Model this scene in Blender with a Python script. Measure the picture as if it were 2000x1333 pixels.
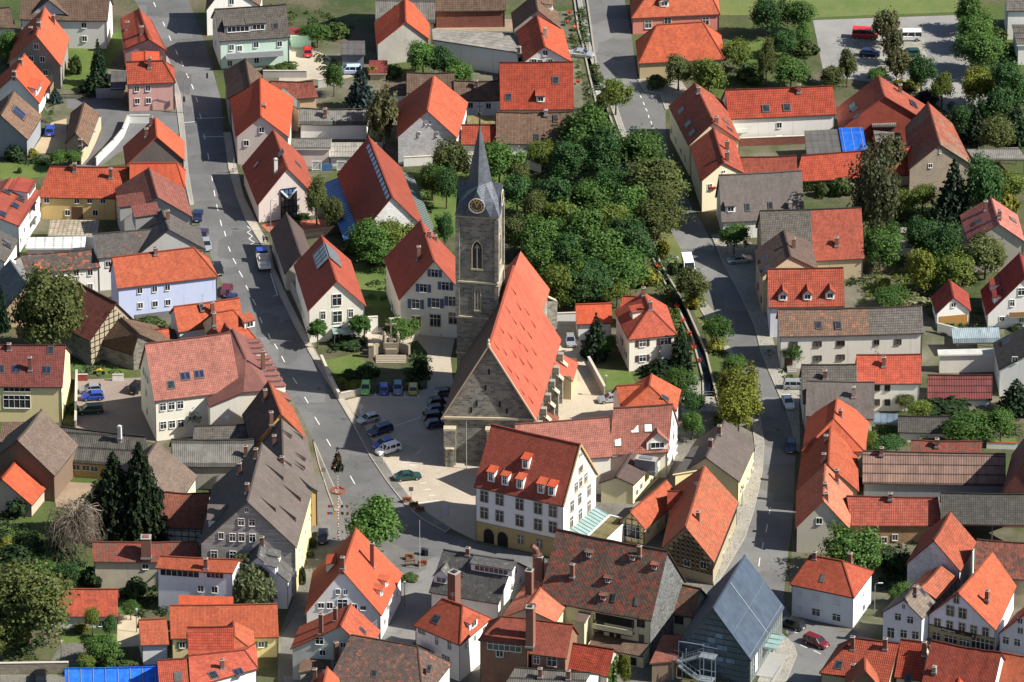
import bpy, bmesh, math, random
from mathutils import Vector, Matrix, geometry
for _o in list(bpy.data.objects): bpy.data.objects.remove(_o)
scene=bpy.context.scene
COL=scene.collection
R=math.radians
HOUSES=[
('1','','house','grey gabled house with plain orange roof in the upper left corner','gable','new','grey',[-87.478,109.068,1.494,12.528,10.012,4.789,10.738,0.0,-0.0,0.07,-0.004,-0.483],'',[('wa',5.15,8.34,0.84,1.06),('wa',4.11,5.78,0.84,1.06),('wa',6.23,5.82,0.84,1.06),('wa',6.73,3.15,0.84,1.06)],[(-88.8,107.64,8.09,10.05,0.62,'brick'),(-87.18,106.54,9.93,11.6,0.62,'brick'),(-84.95,113.32,7.68,9.92,0.62,'brick')],[],[],{}),
('2','','house','white house with brown roof and stained cross gable at the top edge','gable','brown','white',[-83.039,123.797,-0.048,16.471,7.585,5.886,9.314,0.0,-0.0,0.06,-0.004,0.028],'',[('w2',11.67,4.73,0.84,1.06),('w2',11.7,2.01,0.84,1.06)],[],[],[],{}),
('2g','2','','','gable','brown','stain',[-86.091,123.609,1.568,5.494,9.497,5.5,9.647,-0.0,0.0,0.059,-0.006,0.167],'',[],[],[],[],{}),
('3','','house','low house with brown tiles cut by the left edge of the photo','gable','brown','white',[-96.282,123.274,0.158,5.098,6.756,4.285,6.857,0.0,0.0,-0.23,0.169,-0.183],'',[],[],[],[],{}),
('4','','house','white house with wide shed dormer and balcony beside the grey gable','gable','new','white',[-90.452,95.724,1.417,9.274,9.862,2.866,8.144,0.0,0.0,0.049,0.012,-0.214],'',[],[(-90.08,96.29,7.22,8.88,0.62,'brick'),(-90.92,91.08,7.17,8.83,0.62,'brick')],[],[('r2',[-86.74,93.06,3.79],'shed',4.0)],{}),
('5','','house','house with old brownish roof and solar window at the left edge','gable','oldbrown','greyblue',[-91.489,78.299,1.401,10.378,10.067,3.946,8.533,0.0,0.0,-0.024,0.035,0.035],'',[],[],[('r2',[-89.4,78.25,6.55],2.6,2)],[],{}),
('6','','house','pink house with red standing seam roof beside the main street','gable','redseam','pink',[-68.99,116.655,1.746,13.773,6.851,4.427,6.719,-0.0,0.0,0.264,-0.148,-0.586],'',[],[(-71.48,117.95,4.19,6.43,0.62,'brick'),(-68.6,113.31,5.39,7.63,0.62,'brick')],[],[],{}),
('6b','6','','','gable','new','pink',[-67.615,105.829,1.62,3.962,5.163,4.997,5.213,-0.0,0.0,-0.051,-0.004,0.03],'',[],[],[],[],{}),
('8','','house','pink two storey house with red hipped roof on the side street corner','gable','red','pink',[-66.286,96.297,0.086,8.9,6.863,5.58,8.518,0.0,2.064,0.003,-0.017,-0.087],'',[('w2',1.45,4.48,0.84,1.06),('w2',3.51,4.49,0.84,1.06),('w2',1.49,1.99,0.84,1.06),('w2',3.55,2.0,0.84,1.06)],[(-66.4,95.31,6.96,9.63,0.62,'brick')],[],[],{}),
('8g','','garage','low garage with dark flat roof left of the pink corner house','shed','darkflat','pink',[-72.475,100.762,-0.004,2.812,5.501,1.973,3.146,0.0,0.0,0.003,-0.022,0.0],'',[('d2',-0.43,1.1,5.0,2.0)],[],[],[],{}),
('9','','barn','small barn with old brown and orange roof on the side street','gable','oldbrown','tan',[-78.363,79.806,1.498,13.236,4.821,2.609,4.887,0.0,0.0,0.082,0.114,0.136],'',[],[(-78.0,71.3,2.68,4.56,0.62,'brick')],[],[],{}),
('11','','house','tall house with dark weathered gable and orange roof by the street','gable','new','darkgable',[-64.206,62.496,1.644,8.052,10.896,6.001,11.229,0.0,0.0,-0.145,0.021,-0.403],'',[],[(-65.54,61.9,8.9,11.14,0.62,'brick'),(-64.81,64.6,9.82,12.2,0.62,'brick')],[],[],{}),
('12','','house','orange hipped roof house standing in front of the dark gable','gable','new','cream',[-63.215,51.761,0.028,9.844,6.847,5.999,9.214,-0.0,1.375,0.007,0.019,-0.0],'',[],[],[],[],{}),
('13','','house','yellow house with long orange roof and arched door on the yard','gable','redorange','yellow',[-75.531,52.588,-0.013,14.112,10.348,4.396,7.933,-0.0,-0.0,0.368,0.022,0.272],'',[('w2',1.24,3.78,0.84,1.06),('w2',6.63,3.76,0.84,1.06),('w2',8.91,3.79,0.84,1.06),('w2',11.28,3.83,0.84,1.06),('w2',4.92,1.3,0.84,1.06),('w2',9.86,1.37,0.84,1.06),('d2',6.65,1.3,2.0,2.4)],[(-77.97,52.25,6.63,8.87,0.62,'brick'),(-71.54,50.98,5.95,8.47,0.62,'brick')],[],[],{}),
('14','','house','brown roofed house with long tiled dormers and clapboard cheeks','gable','maroon','clap',[-63.458,41.148,1.737,11.934,12.21,6.502,10.572,-0.0,-0.0,0.155,-0.001,0.075],'',[],[],[],[('r1',[-69.46,36.67,6.13],'shed',4.5),('r1',[-66.44,30.33,7.43],'shed',4.5)],{}),
('15','','house','dark slate roofed corner house with street front and chimney','gable','oldgrey','white',[-63.719,25.653,0.189,19.112,9.753,6.488,8.997,0.0,5.924,0.041,-0.0,-0.331],'',[('w2',1.56,5.09,0.84,1.06)],[(-61.9,22.38,6.42,8.37,0.62,'brick')],[],[],{}),
('15b','15','','','gable','oldgrey','clap',[-60.41,25.337,1.766,8.199,12.212,6.501,11.08,0.0,0.0,-0.032,-0.01,0.273],'',[],[(-60.25,25.5,9.99,12.59,0.62,'brick')],[],[],{}),
('16','','house','white house with red metal roof and dark box dormer at left edge','gable','redmetal','white',[-90.732,41.609,1.32,14.459,10.942,5.507,7.779,-0.0,0.0,-0.109,-0.042,0.334],'',[('w2',9.97,3.83,0.84,1.06),('w2',7.25,3.61,0.84,1.06),('w2',3.47,2.9,0.84,1.06),('w2',1.04,2.05,0.84,1.06)],[],[('r2',[-89.54,43.69,7.45],1.4,1),('r2',[-87.06,42.76,6.38],1.4,1),('r2',[-87.91,40.08,6.48],1.6,2),('r2',[-89.92,35.9,6.91],1.6,2)],[('r2',[-85.35,46.06,5.99],'shed',5.0)],{}),
('18','','house','stone paved flat roof terrace between the yellow and white houses','flat','terrace','white',[-77.595,37.877,-0.035,8.626,6.256,3.2,3.2,0.0,0.0,-0.01,0.039,0.0],'',[],[],[],[],{}),
('18b','','house','white glass roofed pergola beside the flat stone terrace','flat','pergola','white',[-80.433,31.537,0.027,10.456,4.609,3.4,3.4,0.0,0.0,0.029,0.036,0.0],'',[],[],[],[],{}),
('17','','house','white gabled house rising behind the mint green house','gable','brown','white',[-52.079,130.341,1.527,7.045,10.237,5.139,10.181,-0.0,0.0,-0.311,0.018,1.091],'',[('wa',4.74,6.39,0.84,1.06)],[],[],[],{}),
('20','','house','mint green house with dark roof and two shed dormers','gable','greybrown','mint',[-48.613,117.174,0.161,13.303,11.022,5.786,9.844,-0.0,0.0,-0.016,0.02,0.076],'',[('w2',2.04,4.26,0.84,1.06),('w2',3.56,3.95,0.84,1.06),('w2',6.63,4.48,0.84,1.06),('w2',11.02,4.4,0.84,1.06),('w2',1.7,1.04,0.84,1.06),('w2',6.68,1.34,0.84,1.06),('wa',1.93,5.13,0.84,1.06),('wa',4.29,2.54,0.84,1.06)],[],[('r2',[-43.85,114.31,7.21],1.3,1)],[('r2',[-50.73,112.64,6.73],'shed',5.0),('r2',[-47.33,113.29,6.84],'shed',3.6)],{'extra': 'balcony'}),
('20g','','garage','low mint garage with dark red flat roof beside the mint house','flat','redflat','mint',[-39.53,122.063,0.004,4.198,3.588,2.67,2.67,0.0,0.0,-0.18,0.039,0.0],'',[],[],[],[],{}),
('21','','house','dark brown roofed house on the street below the mint house','gable','brown','grey',[-48.869,91.686,1.676,12.052,6.964,5.5,8.441,-0.0,-0.0,0.351,-0.019,-0.543],'',[],[],[],[],{}),
('22','','house','red roofed house with pale plaster gable facing the street bend','gable','new','palepink',[-45.327,78.296,1.606,16.51,10.694,5.596,9.785,-0.0,-0.0,0.058,0.095,0.203],'',[('wa',4.43,6.92,0.84,1.06),('wa',1.61,4.23,0.84,1.06)],[(-44.8,74.68,8.06,9.87,0.62,'brick')],[],[],{}),
('22b','22','','','gable','oldred','peach',[-40.434,95.593,0.003,7.826,5.883,2.706,4.835,-0.0,-0.0,-0.416,-0.145,-0.073],'',[],[],[],[],{}),
('22c','22','','','shed','corr','peach',[-40.429,86.091,1.44,3.179,3.684,4.598,6.749,0.0,0.0,0.294,-0.107,0.0],'',[],[],[],[],{}),
('23','','building','long low building with grey fibre cement roof behind the museum','gable','corr','white',[-32.348,82.967,-0.015,12.508,4.642,3.138,5.198,0.0,0.0,0.046,-0.021,-0.001],'',[],[(-33.99,81.95,3.51,5.6,0.62,'brick')],[],[],{}),
('24','','shed','small grey shed roof over the mint house yard','shed','darkflat','greyblue',[-29.547,114.077,-0.008,4.555,4.304,2.513,3.399,0.0,0.0,-0.043,0.01,0.0],'',[],[],[],[],{}),
('25','','house','small red flat roofed garden hut beside the concrete barn','flat','redflat','tan',[-24.78,108.608,-0.001,3.422,5.818,1.604,1.604,0.0,0.0,0.001,-0.0,0.0],'',[],[],[],[],{}),
('26','','barn','concrete gabled barn with red and orange roof near the top','gable','newdk','concrete',[-20.378,118.922,1.594,10.403,10.145,4.332,8.374,-0.0,-0.0,-0.26,0.029,-0.613],'',[],[],[],[],{}),
('27','','barn','grey corrugated barn roof rising behind the concrete gabled barn','gable','corr','tan',[-19.933,128.271,-0.041,11.193,12.257,4.501,10.351,-0.0,0.0,-0.046,0.013,0.009],'',[],[],[],[],{}),
('28','','barn','long brick barn with brown tile roof at the top edge','gable','brown','brick',[-7.926,131.828,0.037,13.317,5.257,3.622,6.018,0.0,0.0,-0.018,0.008,-0.011],'',[],[],[],[],{}),
('29','','shed','long wedge shed with pale fibre cement roof and shaded wall','shed','corrpale','white',[-6.777,115.188,-0.234,16.495,9.41,5.019,3.641,0.0,0.0,-0.27,0.206,0.0],'',[],[(1.32,107.54,4.21,6.09,0.62,'brick')],[],[],{}),
('30','','house','old brown house with pale gable beside the canal at the top','gable','oldbrown','concrete',[4.446,120.644,1.631,7.323,8.87,5.5,9.331,-0.0,0.0,0.029,-0.007,-0.073],'',[],[],[],[('r2',[7.44,123.37,6.61],'shed',2.0)],{}),
('31','','house','white gabled house with orange roof and chimney next to the canal','gable','newdk','white',[5.874,110.683,1.67,14.36,8.823,5.001,8.131,-0.0,-0.0,0.101,-0.003,0.546],'',[('wa',3.72,6.63,0.84,1.06),('wa',1.65,4.87,0.84,1.06),('wa',2.78,4.76,0.84,1.06),('wa',4.67,4.87,0.84,1.06)],[(6.05,108.94,6.99,9.23,0.62,'brick')],[],[],{}),
('33','','barn','barn with whitewashed brick gable and bright orange roof','gable','newdk','whitebrick',[-14.847,77.426,1.502,15.045,11.862,5.51,10.952,-0.0,-0.0,-0.064,0.073,-0.114],'',[('wa',7.06,6.16,0.38,0.76),('wa',3.83,6.16,0.38,0.76),('wa',5.04,8.41,0.3,0.61),('wa',5.78,8.41,0.3,0.61)],[],[],[],{}),
('34','','house','narrow house with dark brown roof behind the whitewashed barn','gable','brown','white',[-14.915,95.152,0.0,8.814,5.974,3.998,6.748,-0.0,-0.0,-0.004,0.0,-0.011],'',[],[],[],[],{}),
('34b','34','','','shed','brown','white',[-21.676,96.718,0.002,4.617,3.729,2.318,3.063,0.0,0.0,-0.007,0.0,0.0],'',[],[],[],[],{}),
('35','','house','small white house with brown roof and two dark windows','gable','brown','white',[-6.388,93.593,-0.018,8.661,5.751,3.232,5.816,-0.0,0.0,-0.107,-0.012,0.007],'',[('w2',2.6,2.05,0.84,1.06),('w2',5.88,1.96,0.84,1.06)],[(-6.56,92.72,4.25,6.2,0.62,'brick')],[],[],{}),
('36','','house','large red tiled roof with two skylights beside the canal','gable','red','white',[4.386,88.509,0.028,13.468,13.28,5.502,11.898,-0.0,-0.0,-0.005,0.008,0.005],'',[],[],[('r2',[7.92,86.07,9.44],1.3,1),('r2',[-0.65,83.56,7.22],1.3,1)],[('r2',[5.21,82.93,6.5],'shed',1.6)],{}),
('37','','barn','low barn with worn brown roof in front of the red roof','gable','oldbrown','white',[4.029,76.417,0.021,13.813,8.995,3.403,7.622,0.0,-0.0,0.022,0.019,-0.002],'',[],[(6.12,76.08,6.42,8.08,0.62,'brick')],[('r2',[7.88,75.61,6.77],0.9,1),('r2',[4.44,72.8,4.21],0.9,1)],[],{}),
('38','','outhouse','small red tiled outhouse beside the worn brown barn','gable','red','white',[-6.046,75.386,0.005,6.135,5.717,2.903,5.499,0.0,0.0,0.06,-0.002,-0.001],'',[],[],[],[],{}),
('39','','house','mossy flat roof connecting the outhouse and white house','flat','moss','white',[-5.638,82.696,-0.004,5.127,3.926,3.0,3.0,0.0,0.0,0.015,-0.001,0.0],'',[],[],[],[],{}),
('40','','building','pink public building with orange hipped roof at the top edge','gable','neworange','pink2',[30.482,133.318,0.116,16.775,12.289,3.408,8.929,5.686,3.323,0.088,0.005,-0.052],'',[('w2',2.89,1.85,1.22,1.52),('w2',6.56,2.29,1.22,1.52),('w2',13.71,1.93,1.22,1.52)],[],[],[('r2',[28.45,128.38,4.74],'gab',1.8)],{}),
('41','','annex','sandstone annex with wide orange hipped roof and street sign','gable','neworange','sand',[31.143,112.053,0.144,16.211,9.943,3.46,8.821,3.718,3.847,0.104,0.042,0.101],'',[],[],[],[],{}),
('42','','house','long cream house with brown skylit roof along the east road','gable','maroonorange','creamy',[34.952,74.465,1.75,17.021,9.912,6.248,10.488,0.0,0.0,-0.012,0.028,0.269],'',[('w1',1.35,2.08,0.84,1.06),('w1',4.86,1.66,0.84,1.06),('w1',9.21,1.64,0.84,1.06),('w1',12.66,1.73,0.84,1.06)],[(33.75,78.37,9.8,11.61,0.62,'brick'),(36.75,67.12,8.9,11.0,0.62,'brick')],[('r1',[30.61,77.45,7.44],1.4,1),('r1',[31.8,71.73,7.49],1.6,1),('r1',[32.46,68.01,7.42],1.6,1),('r2',[38.56,72.29,7.63],1.4,1),('r2',[39.23,69.38,7.48],1.4,1)],[],{}),
('43','','house','cream gabled house with flower box in front of the long house','gable','maroonorange','creamy',[36.814,59.367,1.678,14.552,8.33,6.237,9.116,-0.0,-0.0,-0.309,0.017,-0.119],'',[('wa',4.14,7.13,0.61,0.53),('wa',1.46,4.7,0.84,1.06)],[(38.53,59.94,7.11,9.64,0.62,'brick'),(38.38,54.17,7.61,10.28,0.62,'brick')],[],[],{}),
('44','','house','white house with long red tiled roof and corner balcony','gable','redcourse','white',[48.498,83.581,0.089,19.776,8.301,5.2,9.072,-0.0,-0.0,-0.051,-0.03,-0.009],'',[('w2',9.1,3.39,0.84,1.06),('w2',9.14,0.7,0.84,1.06)],[(52.12,83.15,7.63,9.87,0.62,'brick')],[('r2',[46.11,80.45,6.43],1.5,1),('r2',[49.94,80.85,6.45],1.5,1)],[],{}),
('45','','house','large brick gabled house with rust red roof by the parking lot','gable','rust','brickred',[67.661,83.045,1.649,8.747,16.981,3.503,9.763,-0.0,-0.0,-0.009,-0.029,0.498],'',[],[(70.69,85.85,6.36,8.6,0.62,'brick')],[('r1',[61.94,83.08,5.6],2.6,1),('r1',[62.33,81.21,5.86],1.2,1),('r1',[62.48,78.04,5.93],1.2,1),('r2',[73.07,84.08,5.64],2.4,2)],[],{}),
('46','','barn','old barn with rough plaster gable and half grey roof','gable','oldbarn','roughbrick',[76.206,67.771,1.646,17.682,10.291,4.875,9.521,0.0,0.0,-0.08,-0.148,0.281],'',[('wa',3.72,5.23,0.68,0.76),('wa',5.43,7.95,0.3,0.68)],[],[],[],{}),
('47','','shed','dark grey shed roof between the white house and blue tarp','shed','darkflat','brick',[56.267,71.824,0.091,6.527,6.679,3.001,4.623,0.0,0.0,0.051,0.022,0.0],'',[],[],[],[],{}),
('48','','house','roof covered with bright blue tarpaulin by the old barn','shed','tarp','brick',[61.62,72.174,0.074,4.422,6.958,3.201,4.858,0.0,0.0,-0.005,-0.007,0.0],'',[],[],[],[],{}),
('49','','house','small corrugated lean roof against the brick red gable','shed','corr','brick',[67.542,79.363,0.016,4.467,2.986,3.996,4.499,0.0,-0.0,0.021,-0.009,0.0],'',[],[],[],[],{}),
('49b','','shed','grey corrugated shed roof behind the tall birch','shed','corr','tan',[68.197,73.123,-0.091,4.869,4.943,2.999,4.046,-0.0,-0.0,-0.207,-0.114,0.0],'',[],[],[],[],{}),
('50','','house','house with grey tiles cut by the top right corner','gable','grey','white',[95.759,127.794,0.009,7.176,7.785,5.999,9.633,-0.0,-0.0,-0.009,-0.015,-0.008],'',[],[],[],[],{}),
('50b','','house','grey flat roofed white building at the right edge','flat','corrdark','white',[96.406,117.227,0.024,6.086,8.96,4.225,4.225,0.0,0.0,-0.025,-0.01,0.0],'',[],[],[],[],{}),
('51','','barn','long low barn with rust red tiles in front of the birch','gable','redold','tan',[45.237,61.183,0.069,11.705,6.608,2.999,6.054,-0.0,-0.0,0.025,0.026,-0.015],'',[],[],[],[],{}),
('51b','','barn','long low barn with brighter red tiles behind the birch','gable','red','tan',[62.722,64.488,0.189,21.731,8.23,2.21,5.594,-0.0,-0.0,0.55,0.133,-0.094],'',[],[],[],[],{}),
('52','','house','house with wide plain grey brown roof and one small dormer','gable','greybrown2','white',[44.051,45.557,0.13,14.935,10.524,3.527,10.181,0.0,-0.0,0.039,0.002,0.153],'',[],[(49.3,42.08,4.13,6.22,0.62,'brick')],[('r2',[41.74,41.54,5.46],1.0,1),('r2',[45.84,42.1,5.5],1.0,1)],[('r2',[38.73,40.67,4.88],'shed',1.8)],{}),
('53','','barn','barn with roof patched half grey and half rusty red','gable','greybrown','tan',[52.423,30.03,0.074,17.995,13.939,4.002,10.69,-0.0,-0.0,0.013,-0.041,-0.01],'',[],[(56.93,25.43,5.12,7.36,0.62,'brick')],[],[],{'split': (0.5,'rust')}),
('54','','house','beige gabled house with brown skylit roof on the east road','gable','brownorange','tan',[47.835,16.856,1.655,10.393,10.287,7.306,10.59,-0.0,-0.0,-0.223,0.01,-0.083],'',[('w1',3.76,2.28,0.84,1.06),('w1',8.17,1.99,0.84,1.06)],[(49.03,16.17,9.08,11.75,0.62,'brick')],[('r1',[43.96,15.71,8.06],1.4,1),('r1',[44.22,12.2,8.01],1.4,1)],[],{}),
('54b','54','','','gable','oldred','tan',[55.2,30.896,0.127,5.066,4.795,1.39,3.548,-0.0,-0.0,-0.016,0.002,-0.006],'',[],[],[],[],{}),
('55','','carport','open carport with corrugated roof and posts by the conifers','shed','corr','open',[87.387,68.135,0.042,9.496,4.545,2.999,3.234,0.0,0.0,-0.237,0.087,0.0],'',[],[],[],[],{}),
('56','','house','grey plaster house with red brown roof at the right edge','gable','maroonpink','greyplain',[84.655,31.871,1.65,10.785,10.141,6.001,9.56,-0.0,-0.0,0.065,0.012,-0.26],'',[],[(83.44,33.91,7.93,10.31,0.62,'brick'),(85.56,28.81,9.05,11.0,0.62,'brick')],[('r1',[81.98,31.42,7.6],1.4,1),('r2',[88.23,33.18,7.04],1.4,1)],[],{}),
('57','','garage','small white garage with basketball hoop among the hedges','flat','corr','white',[69.349,33.96,0.069,2.809,3.27,1.925,1.925,0.0,0.0,0.096,0.001,0.0],'',[],[],[],[],{}),
('60','','hall','pale plaster museum hall with tall glass entrance and skylights','gable','museum','palepink',[-41.501,55.759,1.753,16.339,11.249,3.597,10.157,-0.0,-0.0,-0.114,0.026,-0.126],'',[('ga',5.53,3.05,2.9,5.9)],[(-42.02,49.91,7.43,10.82,0.62,'white')],[('r1',[-41.19,53.89,10.11],1.6,2),('r1',[-45.75,58.09,5.85],1.1,1),('r2',[-38.31,57.51,6.13],1.4,1)],[],{'extra': 'museum'}),
('61','','hall','white hall with glazed ridge strip and blue glass lean to','gable','museum','whitebrick2',[-23.342,48.034,1.754,25.136,11.773,3.502,10.381,-0.0,-0.0,-0.042,0.006,0.053],'',[],[],[],[],{'extra': 'hall'}),
('62','','barn','dark brown hip ended barn on the street beside the museum','gable','brownplain','greyplain',[-38.378,27.701,1.743,17.035,5.83,3.498,7.01,-0.0,-0.0,0.054,0.015,-0.03],'',[],[],[],[],{}),
('63','','house','grey flat concrete roofed building behind the museum yard','flat','corr','palepink',[-35.994,71.602,0.011,6.656,4.607,3.634,3.634,0.0,0.0,0.029,0.014,0.0],'',[],[],[],[],{}),
('64','','building','low building with corrugated roof behind the museum gates','shed','corrpale','white',[-28.208,71.609,0.004,9.388,4.543,1.968,2.727,0.0,0.0,0.089,-0.006,0.0],'',[],[],[],[],{}),
('70','','house','white house with mossy dark roof beside the big chestnut','gable','mossred','white',[-79.515,20.247,0.19,12.974,5.921,4.91,7.123,-0.0,-0.0,-0.262,-0.036,0.12],'',[('w2',5.8,3.88,0.84,1.06),('w2',8.43,4.01,0.84,1.06),('w2',10.87,3.86,0.84,1.06),('w2',7.1,1.55,0.84,1.06),('w2',10.8,1.16,0.84,1.06)],[],[],[],{}),
('71','','house','dark roof at the left edge below the white balconies','gable','oldgrey','white',[-91.125,21.284,1.36,8.898,7.337,6.999,9.163,-0.0,-0.0,-0.109,-0.002,0.24],'',[],[],[('r2',[-88.36,23.18,7.75],1.0,1),('r2',[-88.2,22.0,7.53],1.0,1)],[],{}),
('72','','house','peach gabled house with blue grey slate roof behind the chestnut','gable','slate','peach',[-85.209,10.259,1.918,10.321,8.801,3.572,8.211,-0.0,-0.0,0.225,0.032,0.417],'',[],[],[],[],{}),
('73','','house','pale blue house with bright orange hipped roof by the street','gable','neworange','blue',[-60.6,12.207,0.271,17.992,7.141,6.932,11.207,0.0,3.471,0.017,0.015,0.179],'',[('w2',3.77,5.86,0.84,1.06),('w2',6.4,5.82,0.84,1.06),('w2',8.68,5.82,0.84,1.06),('w2',3.79,2.98,0.84,1.06),('w2',6.43,2.93,0.84,1.06),('w2',8.71,2.93,0.84,1.06)],[(-61.85,11.84,10.14,12.09,0.62,'brick')],[],[],{'plinth': 1}),
('74','','barn','barn with dark red tile roof and half timbered gable','gable','maroon','halftim',[-72.169,-2.111,2.3,10.764,10.797,5.003,10.1,-0.0,0.0,-0.051,0.01,-1.043],'',[],[],[],[],{}),
('75','','barn','low stone barn with patched brown roof under the red barn','gable','oldbrown','stone',[-63.246,-7.19,2.069,6.984,11.007,3.092,7.016,0.0,0.0,0.189,0.352,2.37],'',[],[],[],[],{}),
('76','','shed','small shed with orange pantiles beside the stone barn','gable','redorange','stone',[-61.595,-5.516,0.318,6.06,7.031,2.366,4.852,0.0,0.0,0.438,-0.125,0.009],'',[],[],[],[],{}),
('77','','house','house with rusty red roof and skylights over a yellow gable','gable','maroon2','creamyel',[-81.804,-24.111,-0.017,12.617,12.922,6.878,11.886,-0.0,-0.0,0.052,0.012,-0.723],'',[('w2',4.53,6.41,4.5,1.08),('w2',4.46,3.88,4.5,2.34),('wb',1.61,4.62,0.84,1.06),('wb',2.54,2.19,0.84,1.06)],[(-81.49,-28.22,8.12,11.22,0.62,'brick'),(-85.13,-25.33,10.51,12.32,0.62,'brick')],[('r2',[-83.83,-28.05,9.0],1.5,2),('r2',[-78.71,-28.29,8.92],1.5,2),('r2',[-78.1,-25.54,11.31],1.2,1),('r2',[-86.52,-28.01,8.97],1.5,1)],[],{}),
('80','','parsonage','white gabled parsonage office with glass ridge skylight and tall windows','gable','museum','creamwhite',[-31.628,8.778,1.736,18.063,10.17,6.323,11.668,-0.0,-0.0,-0.012,-0.004,0.03],'',[('wa',4.81,7.89,1.52,2.13),('wa',4.87,4.62,1.52,2.13),('wa',2.37,5.14,0.76,1.52),('wa',7.2,5.11,0.76,1.52),('wa',4.85,2.44,1.37,0.61),('wa',4.83,0.93,1.82,1.67),('w1',1.49,1.99,0.84,1.06),('w1',6.04,2.25,0.84,1.06),('w1',10.51,1.98,0.84,1.06)],[],[],[],{'extra': 'glassridge'}),
('81','','house','orange roofed house with chimney on the street below the blue house','gable','neworange','white',[-52.663,-1.017,0.299,11.76,6.959,4.999,8.025,0.0,0.0,0.045,-0.097,-0.051],'',[],[(-51.57,-2.39,5.97,8.64,0.62,'brick')],[('r2',[-53.42,-2.18,7.59],0.8,1)],[],{}),
('81b','81','','','gable','neworange','cream',[-48.342,-7.564,0.355,6.763,10.866,5.001,9.707,-0.0,2.781,-0.071,-0.097,0.024],'',[],[(-51.0,-10.61,7.78,10.74,0.62,'brick')],[],[('r2',[-44.93,-9.01,7.2],'shed',2.0)],{}),
('81c','','house','small brown gabled roof squeezed between the orange and pink roofs','gable','museum','grey',[-48.622,-10.973,1.836,6.736,6.247,5.998,8.339,0.0,0.0,-0.03,-0.022,0.134],'',[],[],[],[],{}),
('82','','house','big white house with pinkish tile roof and half hipped brown wing','gable','pinktile','creamwhite',[-54.6,-29.287,0.286,14.896,13.043,7.765,15.209,-0.0,-0.0,0.035,0.025,0.484],'',[('w2',1.23,6.35,0.99,1.37),('w2',2.73,6.34,0.99,1.37),('w2',4.23,6.33,0.99,1.37),('w2',1.24,2.85,0.99,1.37),('w2',2.75,2.84,0.99,1.37),('w2',4.25,2.83,0.99,1.37),('wa',2.77,8.64,0.84,1.06),('wa',4.44,8.69,0.84,1.06),('wa',6.1,8.65,0.84,1.06),('wa',4.53,5.42,0.84,1.06),('wa',5.03,2.16,0.84,1.06)],[],[('r2',[-55.03,-33.49,10.44],1.7,2),('r2',[-52.72,-32.83,10.48],1.7,2),('r2',[-57.4,-35.0,9.57],1.5,1)],[],{}),
('82b','82','','','gable','maroon3','creamwhite',[-46.573,-26.49,1.806,21.701,13.2,7.047,10.317,10.37,0.0,0.091,-0.064,-1.447],'ha',[],[(-42.09,-28.04,8.11,12.33,0.62,'brick')],[('r1',[-50.95,-30.58,7.67],1.4,2),('r1',[-50.09,-30.17,8.04],1.4,2),('r1',[-48.26,-27.28,8.99],1.4,2)],[],{'extra': 'steps'}),
('83','','parsonage','white parsonage with blue shutters left of the church tower','gable','museum','creamwhite',[-14.307,9.533,1.723,16.255,12.785,6.683,14.758,0.0,0.0,0.331,0.027,0.345],'',[('wa',6.03,12.19,1.14,1.42),('wa',4.04,9.16,1.23,1.52),('wa',7.9,9.88,1.23,1.52),('wa',2.68,5.98,1.33,1.8),('wa',6.18,6.47,1.33,1.8),('wa',9.15,7.02,1.33,1.8),('wa',2.75,2.52,1.42,1.99),('wa',6.08,3.09,1.71,2.09),('wa',9.22,3.76,1.33,1.99),('w1',6.55,0.77,1.04,1.33),('w1',10.45,0.77,1.04,1.33)],[(-16.11,6.83,11.56,14.81,0.62,'brick'),(-14.38,11.94,13.08,15.32,0.62,'brick'),(-13.34,14.07,11.55,13.36,0.62,'brick')],[],[],{'shut': 'blue'}),
('85','','house','small red roofed outbuilding right of the church choir','gable','new','white',[14.065,2.91,0.076,6.267,5.385,3.256,5.729,0.0,0.0,-0.003,-0.006,-0.017],'',[],[],[],[],{}),
('86','','villa','white villa with red half hipped roof and brown shutters by canal','gable','red2','creamwhite',[23.136,-5.398,1.738,11.172,8.987,6.282,9.381,5.164,0.0,-0.058,0.039,-0.441],'',[('wa',2.33,5.16,1.14,1.22),('wa',6.13,5.12,1.14,1.22),('wa',2.36,2.3,1.14,1.22),('w1',4.74,3.11,0.84,1.06),('w1',7.69,2.11,0.84,1.06)],[(22.66,-1.0,8.69,10.78,0.62,'brick'),(23.73,-6.0,8.41,10.65,0.62,'brick')],[],[('r1',[20.5,-5.31,7.49],'shed',2.4)],{'shut': 'brown'}),
('86b','','house','low garden wing with red roof behind the white villa','gable','red','white',[20.325,6.265,-0.136,2.38,3.593,3.995,5.489,0.0,0.0,0.135,-0.057,0.0],'',[],[],[],[],{}),
('90','','house','white house with red roof and three gabled dormers','gable','redcourse','bluewhite',[50.75,6.552,0.039,13.148,10.318,5.885,10.773,-0.0,-0.0,0.012,0.004,0.003],'',[],[],[],[('r2',[46.77,2.12,6.71],'gab',1.6),('r2',[51.02,2.29,6.72],'gab',1.6),('r2',[54.92,2.52,6.81],'gab',1.6)],{}),
('91','','house','long white double house with brown and grey roof halves','gable','brownmix','offwhite',[57.968,-6.504,0.06,24.849,7.317,6.357,9.778,-0.0,-0.0,0.005,0.009,-0.013],'',[('w2',2.22,4.67,1.29,0.91),('w2',6.36,4.65,1.29,0.91),('w2',10.32,4.63,1.29,0.91),('w2',16.49,4.65,0.84,0.84),('w2',20.2,4.64,1.06,0.91),('w2',6.41,1.89,1.29,0.91),('w2',10.38,1.97,1.29,0.91),('d2',1.39,1.1,1.4,2.0)],[],[('r2',[52.56,-9.03,7.7],1.2,1),('r2',[55.9,-8.91,7.64],1.2,1)],[],{'split': (0.61,'grey')}),
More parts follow.
